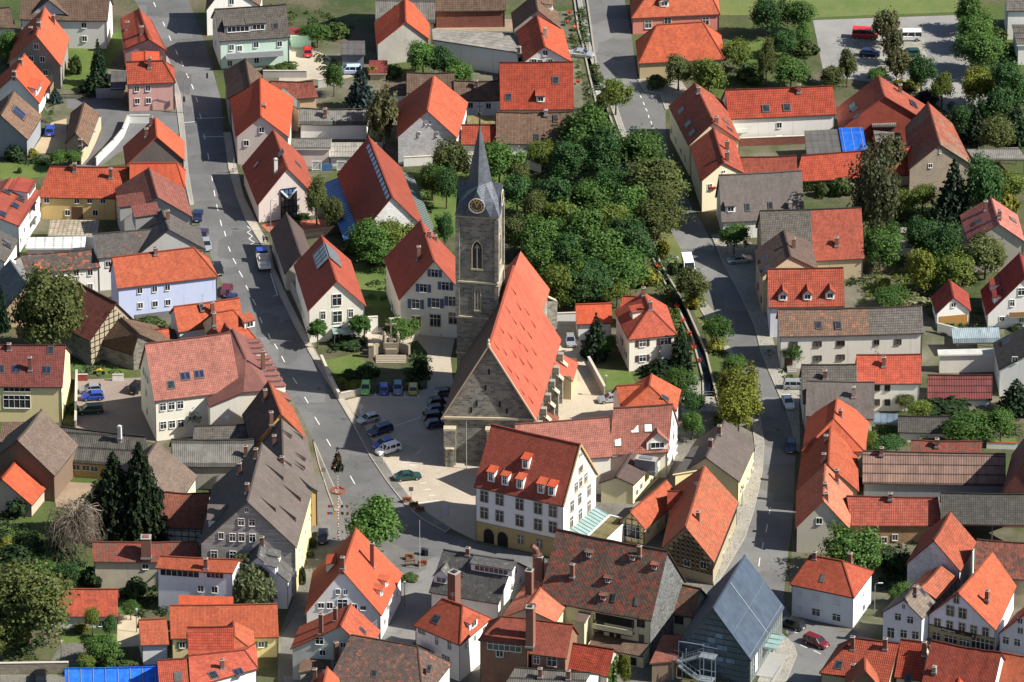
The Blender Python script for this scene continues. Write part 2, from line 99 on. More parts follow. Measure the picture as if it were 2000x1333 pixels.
('92','','house','dark tiled roof wing in front of the long double house','gable','grey','white',[53.602,-27.913,0.017,9.347,10.072,5.0,9.749,-0.0,-0.0,-0.015,0.011,0.006],'',[],[(52.88,-29.67,7.26,9.5,0.62,'brick')],[],[],{}),
('93','','house','white house with bright red tiled roof and one chimney','gable','redbright','offwhite',[63.935,-22.61,0.023,10.968,7.738,5.354,8.937,0.0,0.0,0.022,0.021,-0.002],'',[('w2',3.16,4.43,0.84,1.06),('w2',4.9,4.42,0.84,1.06),('w2',3.22,1.69,0.84,1.06),('w2',4.96,1.68,0.84,1.06)],[(63.07,-24.05,6.77,9.15,0.62,'brick')],[],[],{}),
('94','','house','plain dark grey roofed house at the east road corner','gable','greybrown2','white',[55.345,-34.349,-0.045,11.455,9.596,5.5,9.868,0.0,0.0,0.009,0.068,-0.016],'',[],[(57.46,-36.39,7.25,9.78,0.62,'brick')],[],[],{}),
('95','','garage','white gabled garage with wooden door and maroon roof','gable','maroonred','white',[76.364,8.843,1.619,6.858,6.478,2.734,5.728,-0.0,-0.0,-0.143,0.031,0.092],'',[('wa',2.82,4.11,0.76,0.84),('da',2.89,1.1,5.0,2.0)],[],[],[],{}),
('96','','house','white house with maroon roof and wooden balcony at right edge','gable','maroonred','white',[88.657,9.797,1.622,9.641,13.521,2.774,9.811,-0.0,-0.0,-0.025,0.005,0.15],'',[('wa',4.14,4.81,0.76,1.22),('wa',2.44,1.8,0.76,0.76),('wa',5.85,1.47,0.76,0.76),('wa',5.69,6.93,1.14,1.37)],[],[],[('r1',[83.24,11.42,4.32],'shed',2.6),('r1',[83.45,6.97,4.27],'shed',2.6)],{}),
('97','','carport','carport with blue grey metal roof beside the white wall','shed','metal','open',[79.917,-4.145,0.034,8.219,4.059,2.799,3.655,-0.0,-0.0,0.014,-0.013,0.0],'',[],[],[],[],{}),
('98','','house','long white flat roofed garage block behind the maroon garage','flat','whiteflat','offwhite',[78.01,-11.174,0.046,10.109,2.026,3.652,3.652,0.0,0.0,0.023,0.011,0.0],'',[],[],[],[],{}),
('99','','garage','low garage with striped maroon roof and white base','gable','maroonstripe','white',[76.241,-21.129,-0.002,11.027,6.528,1.244,4.269,0.0,0.0,0.034,-0.001,-0.011],'',[],[],[],[],{}),
('100','','house','white house with dark tiled roof cut by the right edge','gable','greydk','white',[89.888,-16.451,1.596,10.098,14.563,5.295,10.176,-0.0,-0.0,0.075,0.014,-0.398],'',[('wa',2.39,7.12,0.84,1.06)],[],[('r1',[84.48,-13.05,6.6],2.0,2)],[],{}),
('110','','barn','barn with brown roof and orange verge in the left farmyard','gable','barnbrown','wood',[-80.188,-51.854,1.271,11.507,12.667,5.002,10.792,-0.0,-0.0,-0.014,0.004,0.082],'',[],[],[],[],{}),
('111','','shed','long farm shed with dark corrugated roof and ochre wall','gable','corrdark','ochre',[-69.259,-46.151,-0.244,16.506,8.996,2.991,6.745,-0.0,-0.0,-0.579,-0.163,-0.229],'',[('w2',2.63,1.86,1.22,0.91),('w2',4.29,1.89,1.22,0.91),('w2',5.68,1.8,1.22,0.91)],[(-65.51,-48.16,5.53,8.49,0.62,'white')],[],[],{}),
('112','','barn','barn with faded brown roof right of the two spruces','gable','barnbrown','cream',[-60.151,-60.573,1.302,10.23,13.397,4.002,9.655,-0.0,-0.0,-0.04,0.005,0.195],'',[],[],[],[],{}),
('113','','barn','small stone barn with plain orange roof at the left edge','gable','new2','stonepale',[-82.806,-58.67,1.266,9.609,10.167,2.364,6.64,0.0,0.0,-0.054,0.012,0.137],'',[],[],[],[],{}),
('114','','house','small brown roofed shed at the left edge of farmyard','shed','brown','wood',[-84.01,-40.679,-0.013,3.875,5.156,3.0,4.183,-0.0,-0.0,0.038,0.027,0.0],'',[],[],[],[],{}),
('115','','house','narrow house with grey tiled roof between white house and sheds','gable','greybrown','brick',[-47.804,-43.901,0.075,10.83,3.94,4.996,6.613,-0.0,-0.0,0.189,0.083,-0.019],'',[],[],[],[],{}),
('116','','shed','long shed with grey corrugated roof and red chimney','gable','corr','concrete',[-49.93,-50.995,0.002,13.759,7.447,4.493,7.624,-0.0,-0.0,-0.153,0.017,-0.03],'',[],[(-44.33,-53.25,4.95,7.48,0.62,'brick')],[],[],{}),
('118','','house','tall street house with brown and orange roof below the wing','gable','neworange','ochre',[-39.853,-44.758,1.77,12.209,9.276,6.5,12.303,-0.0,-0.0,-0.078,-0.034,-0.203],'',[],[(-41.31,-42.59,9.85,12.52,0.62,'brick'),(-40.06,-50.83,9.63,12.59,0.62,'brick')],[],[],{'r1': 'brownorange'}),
('119','','house','street house with plain grey brown roof and tiny dormers','gable','greybrown3','ochre',[-37.809,-59.159,1.613,19.802,9.626,6.501,11.193,-0.0,-0.0,-0.292,-0.152,0.112],'',[],[(-39.41,-56.89,8.39,11.35,0.62,'brick')],[],[('r2',[-34.81,-50.81,7.55],'wedge',0.6),('r2',[-36.56,-54.87,9.97],'wedge',0.6),('r2',[-34.19,-59.22,7.94],'wedge',0.6),('r2',[-36.3,-67.84,11.36],'wedge',0.6),('r2',[-34.17,-63.24,8.44],'wedge',0.6)],{}),
('120','','house','large clapboard house with steep grey roof and yellow street front','gable','greybrown3','clapwall',[-41.873,-80.987,1.481,20.364,16.194,9.148,17.323,0.0,0.0,-0.023,0.021,-0.028],'',[('wa',7.51,15.67,0.61,0.76),('wa',6.56,13.38,0.91,1.22),('wa',8.31,13.35,0.91,1.22),('wa',3.27,10.71,0.76,1.14),('wa',5.1,10.5,0.91,1.37),('wa',6.6,10.55,0.91,1.37),('wa',8.35,10.52,0.91,1.37),('wa',2.05,7.18,0.99,1.52),('wa',5.13,7.1,0.99,1.67),('w2',12.28,5.21,0.84,1.06),('w2',17.44,4.83,0.84,1.06),('w2',5.24,5.68,0.84,1.06),('w2',0.61,3.93,0.84,1.06),('w2',8.17,2.67,0.84,1.06)],[(-41.8,-75.63,16.34,18.72,0.62,'brick'),(-44.51,-75.95,13.58,16.26,0.62,'brick'),(-42.88,-87.27,16.11,18.49,0.62,'brick'),(-37.68,-71.68,13.23,15.18,0.62,'brick')],[],[('r1',[-49.12,-85.15,10.36],'gab',3.5),('r2',[-37.33,-76.15,13.2],'wedge',1.0),('r2',[-34.48,-77.83,10.21],'wedge',1.0),('r2',[-38.3,-86.81,13.04],'wedge',1.0),('r2',[-35.15,-84.62,10.16],'wedge',1.0)],{'extra': 'wedge4'}),
('121','','house','low house with mottled red roof above half timbered wall','gable','oldred','halftimw',[-53.442,-68.972,-0.065,7.538,9.039,2.993,7.147,-0.0,-0.0,0.147,0.051,-0.006],'',[],[],[],[],{}),
('122','','cottage','long cottage with mottled red roof and big square chimney','gable','mottled','ivycream',[-59.731,-86.323,0.003,17.138,5.276,5.077,7.396,0.0,0.0,-0.099,0.042,0.003],'',[('w2',8.17,4.02,0.91,0.91)],[(-59.42,-88.16,4.95,9.17,1.6,'brick')],[],[],{}),
('123','','building','white building with narrow orange roof and open roof terrace','gable','neworange','bluewhite',[-50.437,-95.35,-0.097,12.888,4.066,7.992,9.285,-0.0,-0.0,0.342,0.132,-0.017],'',[('w2',3.57,7.17,6.3,1.08),('w2',6.96,4.6,0.91,1.14),('w2',9.23,4.59,0.91,1.14),('w2',9.36,7.24,2.7,0.9)],[(-49.41,-97.01,7.5,10.03,0.62,'brick')],[],[],{}),
('124','','cottage','low white cottage with orange streaked roof by the chestnut','gable','redstreak','white',[-69.139,-98.767,-0.014,11.163,6.859,2.256,5.459,-0.0,-0.0,-0.014,0.002,-0.015],'',[('w2',8.2,0.84,0.84,1.06)],[],[],[],{}),
('125','','house','dark slate gabled house with ribbed dormers behind the willow','gable','slatedk','bluewhite',[-40.751,-93.071,1.473,5.235,10.03,5.176,9.642,0.0,0.0,-0.039,0.015,0.075],'',[('wa',5.31,6.01,0.99,1.14)],[(-40.46,-91.57,8.63,11.01,0.62,'brick')],[],[('r2',[-37.74,-92.1,7.03],'shed',2.4),('r2',[-38.07,-95.41,6.95],'shed',2.4)],{}),
('126','','house','orange roofed house with cream wall and green shutters','gable','neworange','creamyel',[-46.244,-108.003,0.032,17.298,8.247,3.825,7.62,0.0,0.0,-0.045,0.007,0.016],'',[('w2',14.15,2.39,0.91,0.99),('w2',1.54,2.5,0.84,1.06)],[],[],[],{'shut': 'green'}),
('126b','126','','','shed','new','creamyel',[-49.268,-102.23,-0.063,8.816,2.917,4.991,5.252,0.0,0.0,-0.073,0.008,0.0],'',[],[],[],[],{}),
('127','','garage','small garage with orange roof left of the orange roofed house','gable','neworange','white',[-57.476,-111.112,0.109,4.512,6.383,3.757,6.692,0.0,0.0,-0.041,0.035,-0.019],'',[],[],[],[],{}),
('128','','house','house with red tiled roof and orange hipped wing in the lower left','gable','redcourse','creamyel',[-48.044,-117.404,0.044,7.272,8.178,4.999,8.777,0.0,0.0,-0.043,0.031,0.0],'',[],[],[],[],{}),
('128b','128','','','gable','neworange','creamyel',[-44.077,-115.851,1.642,7.125,6.192,4.998,7.12,1.99,0.0,-0.064,-0.003,0.169],'',[],[],[],[],{}),
('129','','house','bright red roof with skylights at the lower left edge','gable','redbright','white',[-45.938,-121.149,0.206,11.051,12.016,5.022,6.607,0.0,2.034,0.131,-0.313,-0.683],'',[],[(-45.88,-125.36,4.97,7.21,0.62,'brick')],[('r2',[-47.21,-127.05,5.44],1.6,1),('r2',[-43.29,-125.57,5.16],1.6,2)],[],{}),
('129b','','house','narrow bright red roof right of the blue roof','gable','redbright','white',[-53.7,-127.304,0.124,4.668,7.354,4.999,8.416,-0.0,-0.0,0.004,-0.022,-0.01],'',[],[],[('r2',[-52.69,-129.33,6.44],1.4,1)],[],{}),
('130','','house','bright blue tarpaulin roof at the lower left edge','gable','tarp','white',[-63.398,-125.151,0.038,14.851,6.043,2.998,5.728,0.0,0.0,-0.025,0.05,-0.019],'',[],[],[],[],{}),
('140','','house','orange hipped house by the canal footpath behind pink roofs','gable','neworange','white',[23.478,-31.737,1.464,7.803,9.484,5.001,7.98,3.472,0.0,-0.082,0.009,0.248],'',[],[],[('r2',[25.82,-33.58,6.3],1.5,1)],[],{}),
('140b','140','','','gable','neworange','white',[20.632,-30.005,0.141,6.201,5.644,4.497,7.001,0.0,0.0,-0.15,0.065,-0.026],'',[],[(22.48,-32.84,3.54,5.78,0.62,'brick'),(20.41,-32.71,3.79,5.6,0.62,'brick')],[],[],{}),
('141','','house','white gabled house with pinkish tiles and glass gable dormer','gable','pinktile','creamwhite',[22.115,-46.37,0.143,10.079,8.869,4.902,12.031,-0.0,-0.0,0.362,0.053,-1.089],'',[('wb',5.54,7.6,0.76,1.67),('wb',5.66,5.12,1.22,1.98),('wb',8.72,1.96,0.84,1.06),('wb',2.0,4.58,0.84,1.06),('wb',4.93,1.33,0.84,1.06),('wb',0.69,3.13,0.84,1.06),('wb',8.72,0.63,0.84,1.06),('wb',4.99,0.63,0.84,1.06)],[],[('wr2',[20.49,-49.15,8.61],1.6,1),('wr2',[22.72,-48.91,8.67],1.6,1),('wr2',[17.67,-50.38,6.74],1.4,1)],[('r2',[24.26,-50.43,5.42],'gab',3.6)],{}),
('141b','141','','','gable','pinktile','creamwhite',[8.298,-52.248,0.171,15.92,10.052,7.001,11.777,-0.0,-0.0,0.062,0.035,-0.021],'',[],[],[],[],{}),
('143','','house','pale yellow house with dark roof and big metal chimney box','gable','brownplain','paleyellow',[19.049,-53.982,1.276,11.864,7.673,3.806,5.09,0.0,0.0,-0.186,0.249,0.034],'',[('w2',1.67,1.42,0.84,1.06),('w2',3.25,1.82,0.84,1.06),('w2',8.24,1.37,0.68,1.52),('w2',9.43,1.77,0.68,1.52),('w2',10.64,1.68,0.68,1.52),('w2',11.2,0.63,0.84,1.06)],[(22.33,-54.47,3.15,5.82,1.6,'metal')],[],[],{}),
('144','','house','dark brown roofed house with yellow street front and orange plinth','gable','greybrown3','creamyel',[34.009,-52.631,1.315,13.577,10.563,4.344,8.564,-0.0,-0.0,-0.112,-0.034,0.175],'',[('w2',2.01,1.36,0.84,1.06),('w2',4.58,0.99,0.84,1.06),('w2',8.01,0.67,0.84,1.06),('w2',11.01,0.63,0.84,1.06),('w2',12.37,0.93,0.84,1.06)],[(34.55,-50.72,7.75,9.99,0.62,'brick'),(33.0,-55.37,7.59,9.83,0.62,'brick')],[],[],{}),
('144b','144','','','flat','oldgrey','creamyel',[30.339,-54.752,1.244,10.125,3.281,5.998,5.998,0.0,0.0,-0.801,-0.061,0.0],'',[],[],[],[],{}),
('145','','house','ornate half timbered house with old orange roof by the road','gable','tileold','fachwerk',[30.417,-74.941,1.405,21.637,10.18,4.409,9.613,-0.0,-0.0,0.36,0.094,0.48],'',[('wa',4.43,2.82,1.14,1.14),('wa',7.46,3.25,1.14,1.14),('w2',9.1,0.63,0.84,1.06),('w2',14.53,0.63,0.84,1.06)],[(30.35,-80.38,7.08,9.61,0.62,'brick')],[],[],{}),
('146','','house','yellow house with orange roof and half timbered gable','gable','neworange','fachyel',[22.639,-67.945,1.055,12.638,5.087,3.203,5.981,-0.0,-0.0,-0.101,-0.009,0.14],'',[('w2',1.32,1.96,0.76,1.14),('w2',4.51,1.71,0.76,1.14),('w2',7.35,1.52,0.91,1.82),('wa',1.95,2.07,3.6,2.16)],[],[],[],{}),
('146b','146','','','gable','red2','paleyellow',[26.81,-67.64,-0.116,2.464,4.58,4.596,6.685,-0.0,-0.0,-0.089,-0.006,-0.021],'',[],[],[],[],{}),
('150','','house','house with smooth orange roof at the bend of the east road','gable','new','cream',[54.276,-44.293,1.469,12.347,10.536,5.004,8.641,4.869,0.0,-0.099,0.0,0.279],'',[],[(54.96,-43.55,7.26,9.22,0.62,'brick')],[],[],{}),
('151','','house','orange roofed row house with two chimneys on the east road','gable','neworange','cream',[52.664,-55.781,1.51,13.791,9.865,4.001,8.927,0.0,0.0,-0.042,-0.054,-0.035],'',[],[(52.22,-53.12,7.18,9.42,0.62,'brick'),(51.64,-59.83,7.26,9.5,0.62,'brick')],[],[],{}),
('152','','house','pale gabled end house with old orange roof on the east road','gable','tilefaded','offwhite2',[51.292,-70.513,1.509,12.702,9.2,4.647,9.874,0.0,0.0,-0.023,0.024,-0.02],'',[('wa',3.61,5.9,0.91,1.06)],[(53.53,-66.15,6.87,9.83,0.62,'brick'),(51.49,-75.39,8.32,10.42,0.62,'brick'),(51.45,-71.54,8.7,10.22,0.62,'brick')],[],[],{}),
('153','','workshop','long workshop with rusty corrugated roof and roof lights','gable','corrrust','greyblue',[70.224,-53.482,-0.045,23.83,7.866,2.561,6.517,-0.0,-0.0,-0.029,-0.043,-0.127],'',[],[(61.51,-53.74,5.47,7.42,0.62,'brick')],[],[],{}),
('154','','house','small mottled red roof behind the rusty workshop','gable','mottled','white',[72.711,-45.945,-0.031,11.895,3.835,2.996,4.722,-0.0,-0.0,-0.003,0.0,-0.021],'',[],[(71.11,-46.66,3.24,5.34,0.62,'brick')],[],[],{}),
('155','','garden_room','garden room with solar glass roof covered in ivy','shed','glass','ivy',[63.116,-33.9,-0.056,4.054,2.972,2.361,2.788,0.0,0.0,0.029,0.017,0.0],'',[],[],[],[],{}),
('155b','','garage','low garage with dark grey roof behind yellow hedge','gable','greydk','white',[69.39,-35.737,-0.021,8.707,4.388,1.996,3.984,0.0,0.0,0.003,0.001,-0.018],'',[],[],[],[],{}),
('156','','outbuilding','long outbuilding with rosy red roof and brick wall','gable','redrosy','brickyel',[62.544,-69.845,-0.041,15.071,7.517,3.475,6.832,-0.0,-0.0,-0.237,-0.09,-0.058],'',[('w2',3.31,1.13,0.84,1.06),('w2',5.18,0.63,0.84,1.06),('w2',6.93,1.12,0.84,1.06)],[(62.24,-70.37,5.91,7.71,0.62,'brick')],[],[],{}),
('157','','barn','long open barn with dark grey roof at the right edge','gable','greydk','open',[78.952,-71.243,-0.034,17.043,7.857,4.5,8.167,-0.0,-0.0,-0.005,0.01,-0.005],'',[],[],[],[],{}),
('158','','house','maroon roofed house cut by the right edge above open barn','gable','maroonplain','brick',[87.94,-58.709,1.387,13.688,11.636,5.003,12.863,0.0,0.0,-0.053,0.005,1.077],'',[],[],[],[],{}),
('159','','barn','old barn with orange roof and pale brick gable','gable','tileold2','whitebrick',[69.815,-86.865,1.262,10.385,9.179,5.5,10.574,0.0,0.0,-0.045,-0.0,-0.034],'',[],[],[],[],{}),
('160','','house','long roof with rusty mottled tiles at the right edge','gable','mottleddk','tan',[80.94,-89.84,-0.129,11.206,9.238,5.0,9.292,0.0,0.0,-0.009,-0.013,0.015],'',[],[],[],[],{}),
('161','','house','small blue white gabled house with brown slate roof','gable','slatebrown','bluewhite',[63.788,-104.614,1.113,5.797,6.747,5.147,8.153,-0.0,-0.0,-0.164,-0.011,-0.274],'',[('wa',3.32,6.74,0.46,0.76),('wa',2.44,4.72,0.99,1.22),('wa',4.48,4.49,0.99,1.22),('wa',1.32,1.63,1.14,1.82),('wa',3.44,1.78,1.06,1.37),('wa',5.39,1.82,1.06,1.37)],[(64.59,-107.7,8.83,10.78,0.62,'brick')],[('r2',[66.02,-102.9,7.21],1.0,1),('r2',[67.4,-104.35,5.38],1.2,1)],[],{}),
('162','','house','old orange roofed barn section behind the small blue white house','gable','tileold2','stone',[67.795,-96.167,1.096,8.231,5.684,4.498,6.287,-0.0,0.0,-0.116,-0.012,0.182],'',[],[],[],[],{}),
('163','','house','white butcher shop house with orange roof and black sign','gable','neworange','bluewhite',[75.204,-101.063,1.148,15.239,9.621,4.267,9.651,-0.0,-0.0,0.011,-0.241,0.73],'',[('wa',4.57,8.3,0.76,1.29),('wa',3.58,5.92,1.14,1.6),('wa',5.7,5.94,1.14,1.6),('wa',1.44,3.16,0.91,1.44),('wa',3.56,3.19,0.91,1.44),('wa',5.68,3.31,0.91,1.44),('wa',7.72,3.32,0.91,1.44),('wa',9.74,3.41,0.91,1.44),('wa',1.33,0.71,1.22,1.22),('wa',3.82,0.71,2.13,1.22),('wa',6.2,0.71,1.67,1.22),('wa',9.3,1.09,3.78,1.98)],[(76.24,-105.66,6.6,8.84,0.62,'brick'),(75.5,-64.04,-12.18,-9.22,0.62,'brick'),(79.4,-40.51,-22.05,-19.66,0.62,'brick')],[],[],{'extra': 'shop'}),
('164','','house','white violet gabled house cut by the lower right edge','gable','neworange','bluewhite',[84.553,-109.069,1.112,7.967,11.184,3.475,9.172,0.0,0.0,-0.006,0.007,0.111],'',[('wa',3.41,6.65,0.76,0.91),('wa',3.46,4.89,0.91,1.06),('wa',1.05,2.52,0.99,1.22),('wa',3.0,2.62,0.99,1.22)],[],[],[],{}),
('165','','house','house with dark red hipped roof and gablet in lower right','gable','redcourse','tan',[55.716,-124.155,-0.241,11.34,10.174,6.002,10.291,4.027,-0.0,0.108,0.059,0.024],'',[],[(53.86,-124.98,8.19,11.15,0.62,'brick'),(58.99,-125.79,8.75,11.28,0.62,'brick'),(53.84,-128.98,5.16,8.41,0.62,'brick')],[('r2',[51.64,-126.76,7.13],1.3,1)],[],{}),
('165b','165','','','gable','neworange','wood',[55.048,-133.291,1.557,4.658,5.446,7.998,11.075,0.0,0.0,0.039,-0.097,-0.427],'',[],[],[],[],{}),
('166','','house','house with striped red tiles and one chimney in lower right','gable','redcourse','concrete',[63.595,-124.812,-0.263,4.427,9.208,6.0,10.353,0.0,0.0,-0.018,-0.002,-0.006],'',[],[(65.12,-126.69,8.21,11.17,0.62,'brick')],[('r2',[62.56,-129.2,6.09],1.2,1)],[],{}),
('167','','house','large dull red roof with orange gablet at lower right edge','gable','redold','white',[71.608,-129.444,-0.352,11.582,12.43,6.002,11.973,0.0,0.0,-0.024,-0.026,-0.009],'',[],[(66.51,-131.54,7.77,9.44,0.62,'brick')],[],[],{}),
('167b','167','','','gable','new','white',[70.713,-130.788,1.443,7.622,5.032,6.997,8.298,-0.0,0.0,-0.22,-0.02,0.041],'',[],[],[],[],{}),
('168','','house','orange roof slope filling the lower right corner','gable','neworange','white',[80.959,-129.359,-0.333,7.837,9.069,6.0,10.099,0.0,0.0,0.07,-0.016,0.045],'',[],[],[],[],{}),
('170','','town_hall','white town hall with red roof dormers and arched sandstone base','gable','townhall','townhallw',[4.019,-70.163,-0.449,16.241,12.855,10.11,18.715,-0.0,-0.0,0.025,-0.017,-0.244],'',[('w2',1.47,8.55,1.22,1.82),('w2',4.26,8.6,1.22,1.82),('w2',7.86,8.56,1.22,1.82),('w2',11.19,8.55,1.22,1.82),('w2',13.86,8.59,1.22,1.82),('w2',1.47,5.49,1.22,1.82),('w2',4.25,5.55,1.22,1.82),('w2',7.87,5.51,1.22,1.82),('w2',11.19,5.51,1.22,1.82),('w2',13.87,5.64,1.22,1.82),('w2',8.05,2.03,0.99,1.52),('w2',11.48,2.04,0.99,1.52),('wb',3.27,8.38,0.99,1.82),('wb',6.07,8.47,0.99,1.82),('wb',9.44,8.4,0.99,1.82),('wb',3.11,5.51,0.99,1.82),('wb',6.28,5.42,0.99,1.82),('wb',9.47,5.42,0.99,1.82),('wb',4.74,11.29,0.91,1.37),('wb',6.42,11.35,0.91,1.37),('wb',8.29,11.32,0.91,1.37),('wb',6.02,13.82,0.61,0.91),('wb',6.77,13.85,0.61,0.91),('wb',6.0,16.48,0.3,0.3),('wb',6.74,16.51,0.3,0.3),('A2',2.3,1.4,1.9,2.8),('A2',4.81,1.4,1.9,2.8)],[],[],[('r2',[-3.44,-72.87,11.27],'shed',1.25),('r2',[-1.17,-73.99,11.2],'shed',1.25),('r2',[1.26,-75.15,11.15],'shed',1.25),('r2',[4.69,-76.75,11.15],'shed',1.25),('r2',[6.44,-77.59,11.13],'shed',1.25),('r2',[2.18,-73.42,13.93],'shed',1.25)],{'extra': 'townhall'}),
('171','','house','large house with mossy black and red patched roof','gable','mosspatch','paleyel2',[16.273,-102.709,-0.392,19.213,14.676,7.419,16.818,-0.0,0.0,0.03,-0.017,-0.551],'',[('w2',17.08,6.43,1.22,1.22),('w2',12.11,3.34,0.68,1.22),('w2',13.25,3.39,0.68,1.22),('w2',17.19,3.64,0.76,1.37),('w2',9.9,4.3,1.52,2.28)],[(20.39,-106.01,14.79,17.17,0.62,'brick'),(9.68,-105.1,10.4,13.36,0.62,'brick')],[('r2',[16.3,-109.0,9.53],0.7,1),('r2',[19.88,-110.4,9.56],0.7,1)],[('r2',[19.25,-106.16,14.79],'shed',1.2),('r2',[22.75,-108.05,14.15],'shed',1.2),('r2',[15.32,-107.27,11.29],'shed',1.2),('r2',[14.58,-108.77,8.94],'shed',1.2),('r2',[12.31,-103.91,14.13],'shed',1.2)],{'ga': 'slatewall'}),
('172','','house','small pale house with patched brown roof beside the slate gable','gable','oldred2','paleyel2',[28.092,-100.777,-0.421,5.307,7.671,3.659,7.225,0.0,0.0,0.036,-0.098,-0.118],'',[('w2',0.76,2.74,1.22,1.22),('w2',2.74,2.66,1.37,1.22)],[],[],[],{}),
('173','','house','orange house with wooden dormer and cluster of brick chimneys','gable','tilefaded','paleyel2',[5.332,-103.431,1.261,17.842,8.617,7.0,9.126,-0.0,-0.0,-0.15,-0.022,0.287],'',[],[(4.45,-101.04,7.6,12.68,1.2,'brick'),(2.79,-105.74,7.55,12.63,1.1,'brick')],[],[('r2',[8.64,-104.05,7.46],'shed',3.6)],{'extra': 'roundstack'}),
('174','','house','brick house with worn red roof and tall round chimney','gable','redworn','brickpale',[-0.493,-121.465,-0.162,8.151,6.657,9.999,12.837,2.932,-0.0,0.102,0.046,0.011],'',[('w2',3.09,7.77,1.06,1.06),('w2',3.83,9.16,5.4,1.44)],[(2.83,-125.52,9.22,16.86,1.2,'brick')],[],[],{}),
('174b','174','','','gable','redworn','brickpale',[6.688,-121.467,-0.239,6.137,8.318,7.999,11.87,0.0,0.0,0.009,0.012,0.003],'',[('w2',0.85,6.91,0.99,1.37),('w2',3.37,6.9,1.52,1.52)],[],[],[],{}),
('175','','house','small house with red pantiles and ivy covered gable','gable','redcourse','ivyc',[12.971,-121.977,-0.298,6.747,7.382,4.999,7.859,-0.0,-0.0,-0.03,0.108,-0.101],'',[],[],[],[],{}),
('176','','house','dark corrugated roof at the bottom edge of the photo','gable','corrdark','white',[6.358,-128.431,-0.138,12.061,7.789,4.999,7.023,0.0,0.0,0.401,-0.077,0.202],'',[],[(4.44,-129.39,5.66,7.9,0.62,'brick'),(8.89,-129.92,5.59,7.83,0.62,'brick')],[],[],{}),
('177','','annex','low annex with brown flat roof in the patched house yard','flat','brownflat','paleyel2',[11.509,-108.922,-0.334,2.111,5.188,6.476,6.476,0.0,0.0,-0.049,-0.011,0.0],'',[],[],[],[],{}),
('178','','house','white house with slate roof and large roof box facing street','gable','slatedk','white',[-5.001,-99.008,-0.313,11.994,12.298,7.002,12.241,-0.0,0.0,0.147,0.022,-0.816],'',[('wb',6.41,9.71,0.68,1.22),('wb',8.09,7.19,0.68,1.22),('wb',4.92,7.43,0.68,1.22),('wb',8.09,4.64,0.76,0.76),('wb',4.73,4.99,0.76,0.76)],[(-7.09,-99.24,11.22,13.17,0.62,'brick')],[('r2',[-6.51,-100.32,11.23],1.0,1),('r2',[-8.07,-101.21,9.94],1.0,1)],[('r2',[-3.29,-102.44,10.33],'shed',7.0),('r2',[-11.36,-101.99,8.2],'gab',2.6)],{}),
('179','','house','white house with orange hipped roof and tall brick chimney','gable','redorange2','white',[-9.72,-112.729,-0.623,9.758,9.167,6.876,10.874,3.244,2.596,-0.11,0.102,-0.029],'',[('w2',4.44,5.67,0.61,1.37),('w2',7.18,5.84,0.76,1.37),('w2',6.4,3.12,1.67,1.22),('w2',1.26,6.27,1.52,0.91),('wb',1.9,5.61,0.61,1.06),('wb',4.86,5.57,0.61,1.06),('wb',7.84,5.71,0.76,1.06)],[(-9.25,-109.87,7.78,14.56,1.5,'brick')],[('r2',[-12.08,-114.25,8.42],1.5,1)],[('b',[-6.12,-115.35,7.54],'shed',2.6)],{}),
('180','','house','white gabled house with wide orange roof and two chimneys','gable','new','whitevio',[-26.072,-99.283,1.424,14.172,13.453,4.816,13.066,0.0,0.0,-0.113,0.084,0.109],'',[('wa',5.75,12.46,0.61,0.76),('wa',5.06,8.89,0.61,0.91),('wa',6.29,8.82,0.61,0.91),('wa',2.31,6.31,0.91,0.91),('wa',3.71,6.34,0.91,1.06),('wa',5.77,6.56,1.52,1.82),('wa',7.66,6.13,0.91,1.06),('wa',9.06,5.97,0.91,0.76),('w2',4.92,3.46,0.84,1.06),('w2',8.01,3.41,0.84,1.06),('w2',2.83,1.96,0.84,1.06),('w2',6.57,1.35,0.84,1.06),('w2',11.09,2.7,0.84,1.06)],[(-22.54,-97.59,8.06,13.14,0.62,'brick'),(-27.14,-105.76,12.33,15.01,0.62,'brick')],[],[('r2',[-20.23,-98.84,6.01],'shed',1.6),('r2',[-21.01,-102.02,6.06],'shed',1.6),('r1',[-29.71,-98.22,8.96],'shed',3.0)],{}),
('181','','house','grey plaster house with red orange roof and two slim chimneys','gable','redorange2','greyblotch',[-28.229,-116.182,1.372,7.46,12.839,5.767,10.404,0.0,-0.0,-0.094,0.016,-1.769],'',[('wa',4.35,7.35,1.22,1.22),('wa',4.82,5.24,0.91,0.91),('wa',8.11,6.83,0.76,0.91)],[(-30.34,-118.94,7.72,11.94,0.62,'brick'),(-28.11,-116.49,8.75,11.71,0.62,'brick')],[('r2',[-23.8,-116.65,7.7],1.0,1)],[],{}),
('182','','house','lean to with old brown tiles beside the grey plaster house','shed','oldbrown','stone',[-31.25,-120.662,0.373,5.248,3.696,3.998,4.014,-0.0,-0.0,0.507,-0.01,0.0],'',[],[(-27.93,-120.02,3.2,7.42,0.62,'brick')],[],[],{}),
('183','','house','wide dark brown mottled roof with stone gable at bottom','gable','brownmott','halftimw',[-19.252,-127.567,-0.342,15.974,14.768,6.012,9.645,0.0,4.721,0.013,-0.135,3.563],'',[],[],[('r2',[-21.72,-130.18,7.48],1.0,1),('r2',[-13.08,-129.88,8.24],0.8,1)],[],{}),
('184','','house','small orange roof with solar panels at the bottom edge','gable','new','white',[-29.484,-133.703,1.477,6.803,5.529,5.997,8.734,-0.0,-0.0,0.015,-0.017,-0.099],'',[],[(-31.05,-131.7,6.13,9.09,0.62,'brick')],[],[],{}),
('190','','building','modern blue grey glass gabled building with outdoor steel stairs','gable','zinc','glassy',[34.964,-109.799,1.269,18.483,12.818,4.686,12.773,0.0,0.0,0.088,0.027,0.298],'',[],[],[],[],{'extra': 'glasshouse'}),
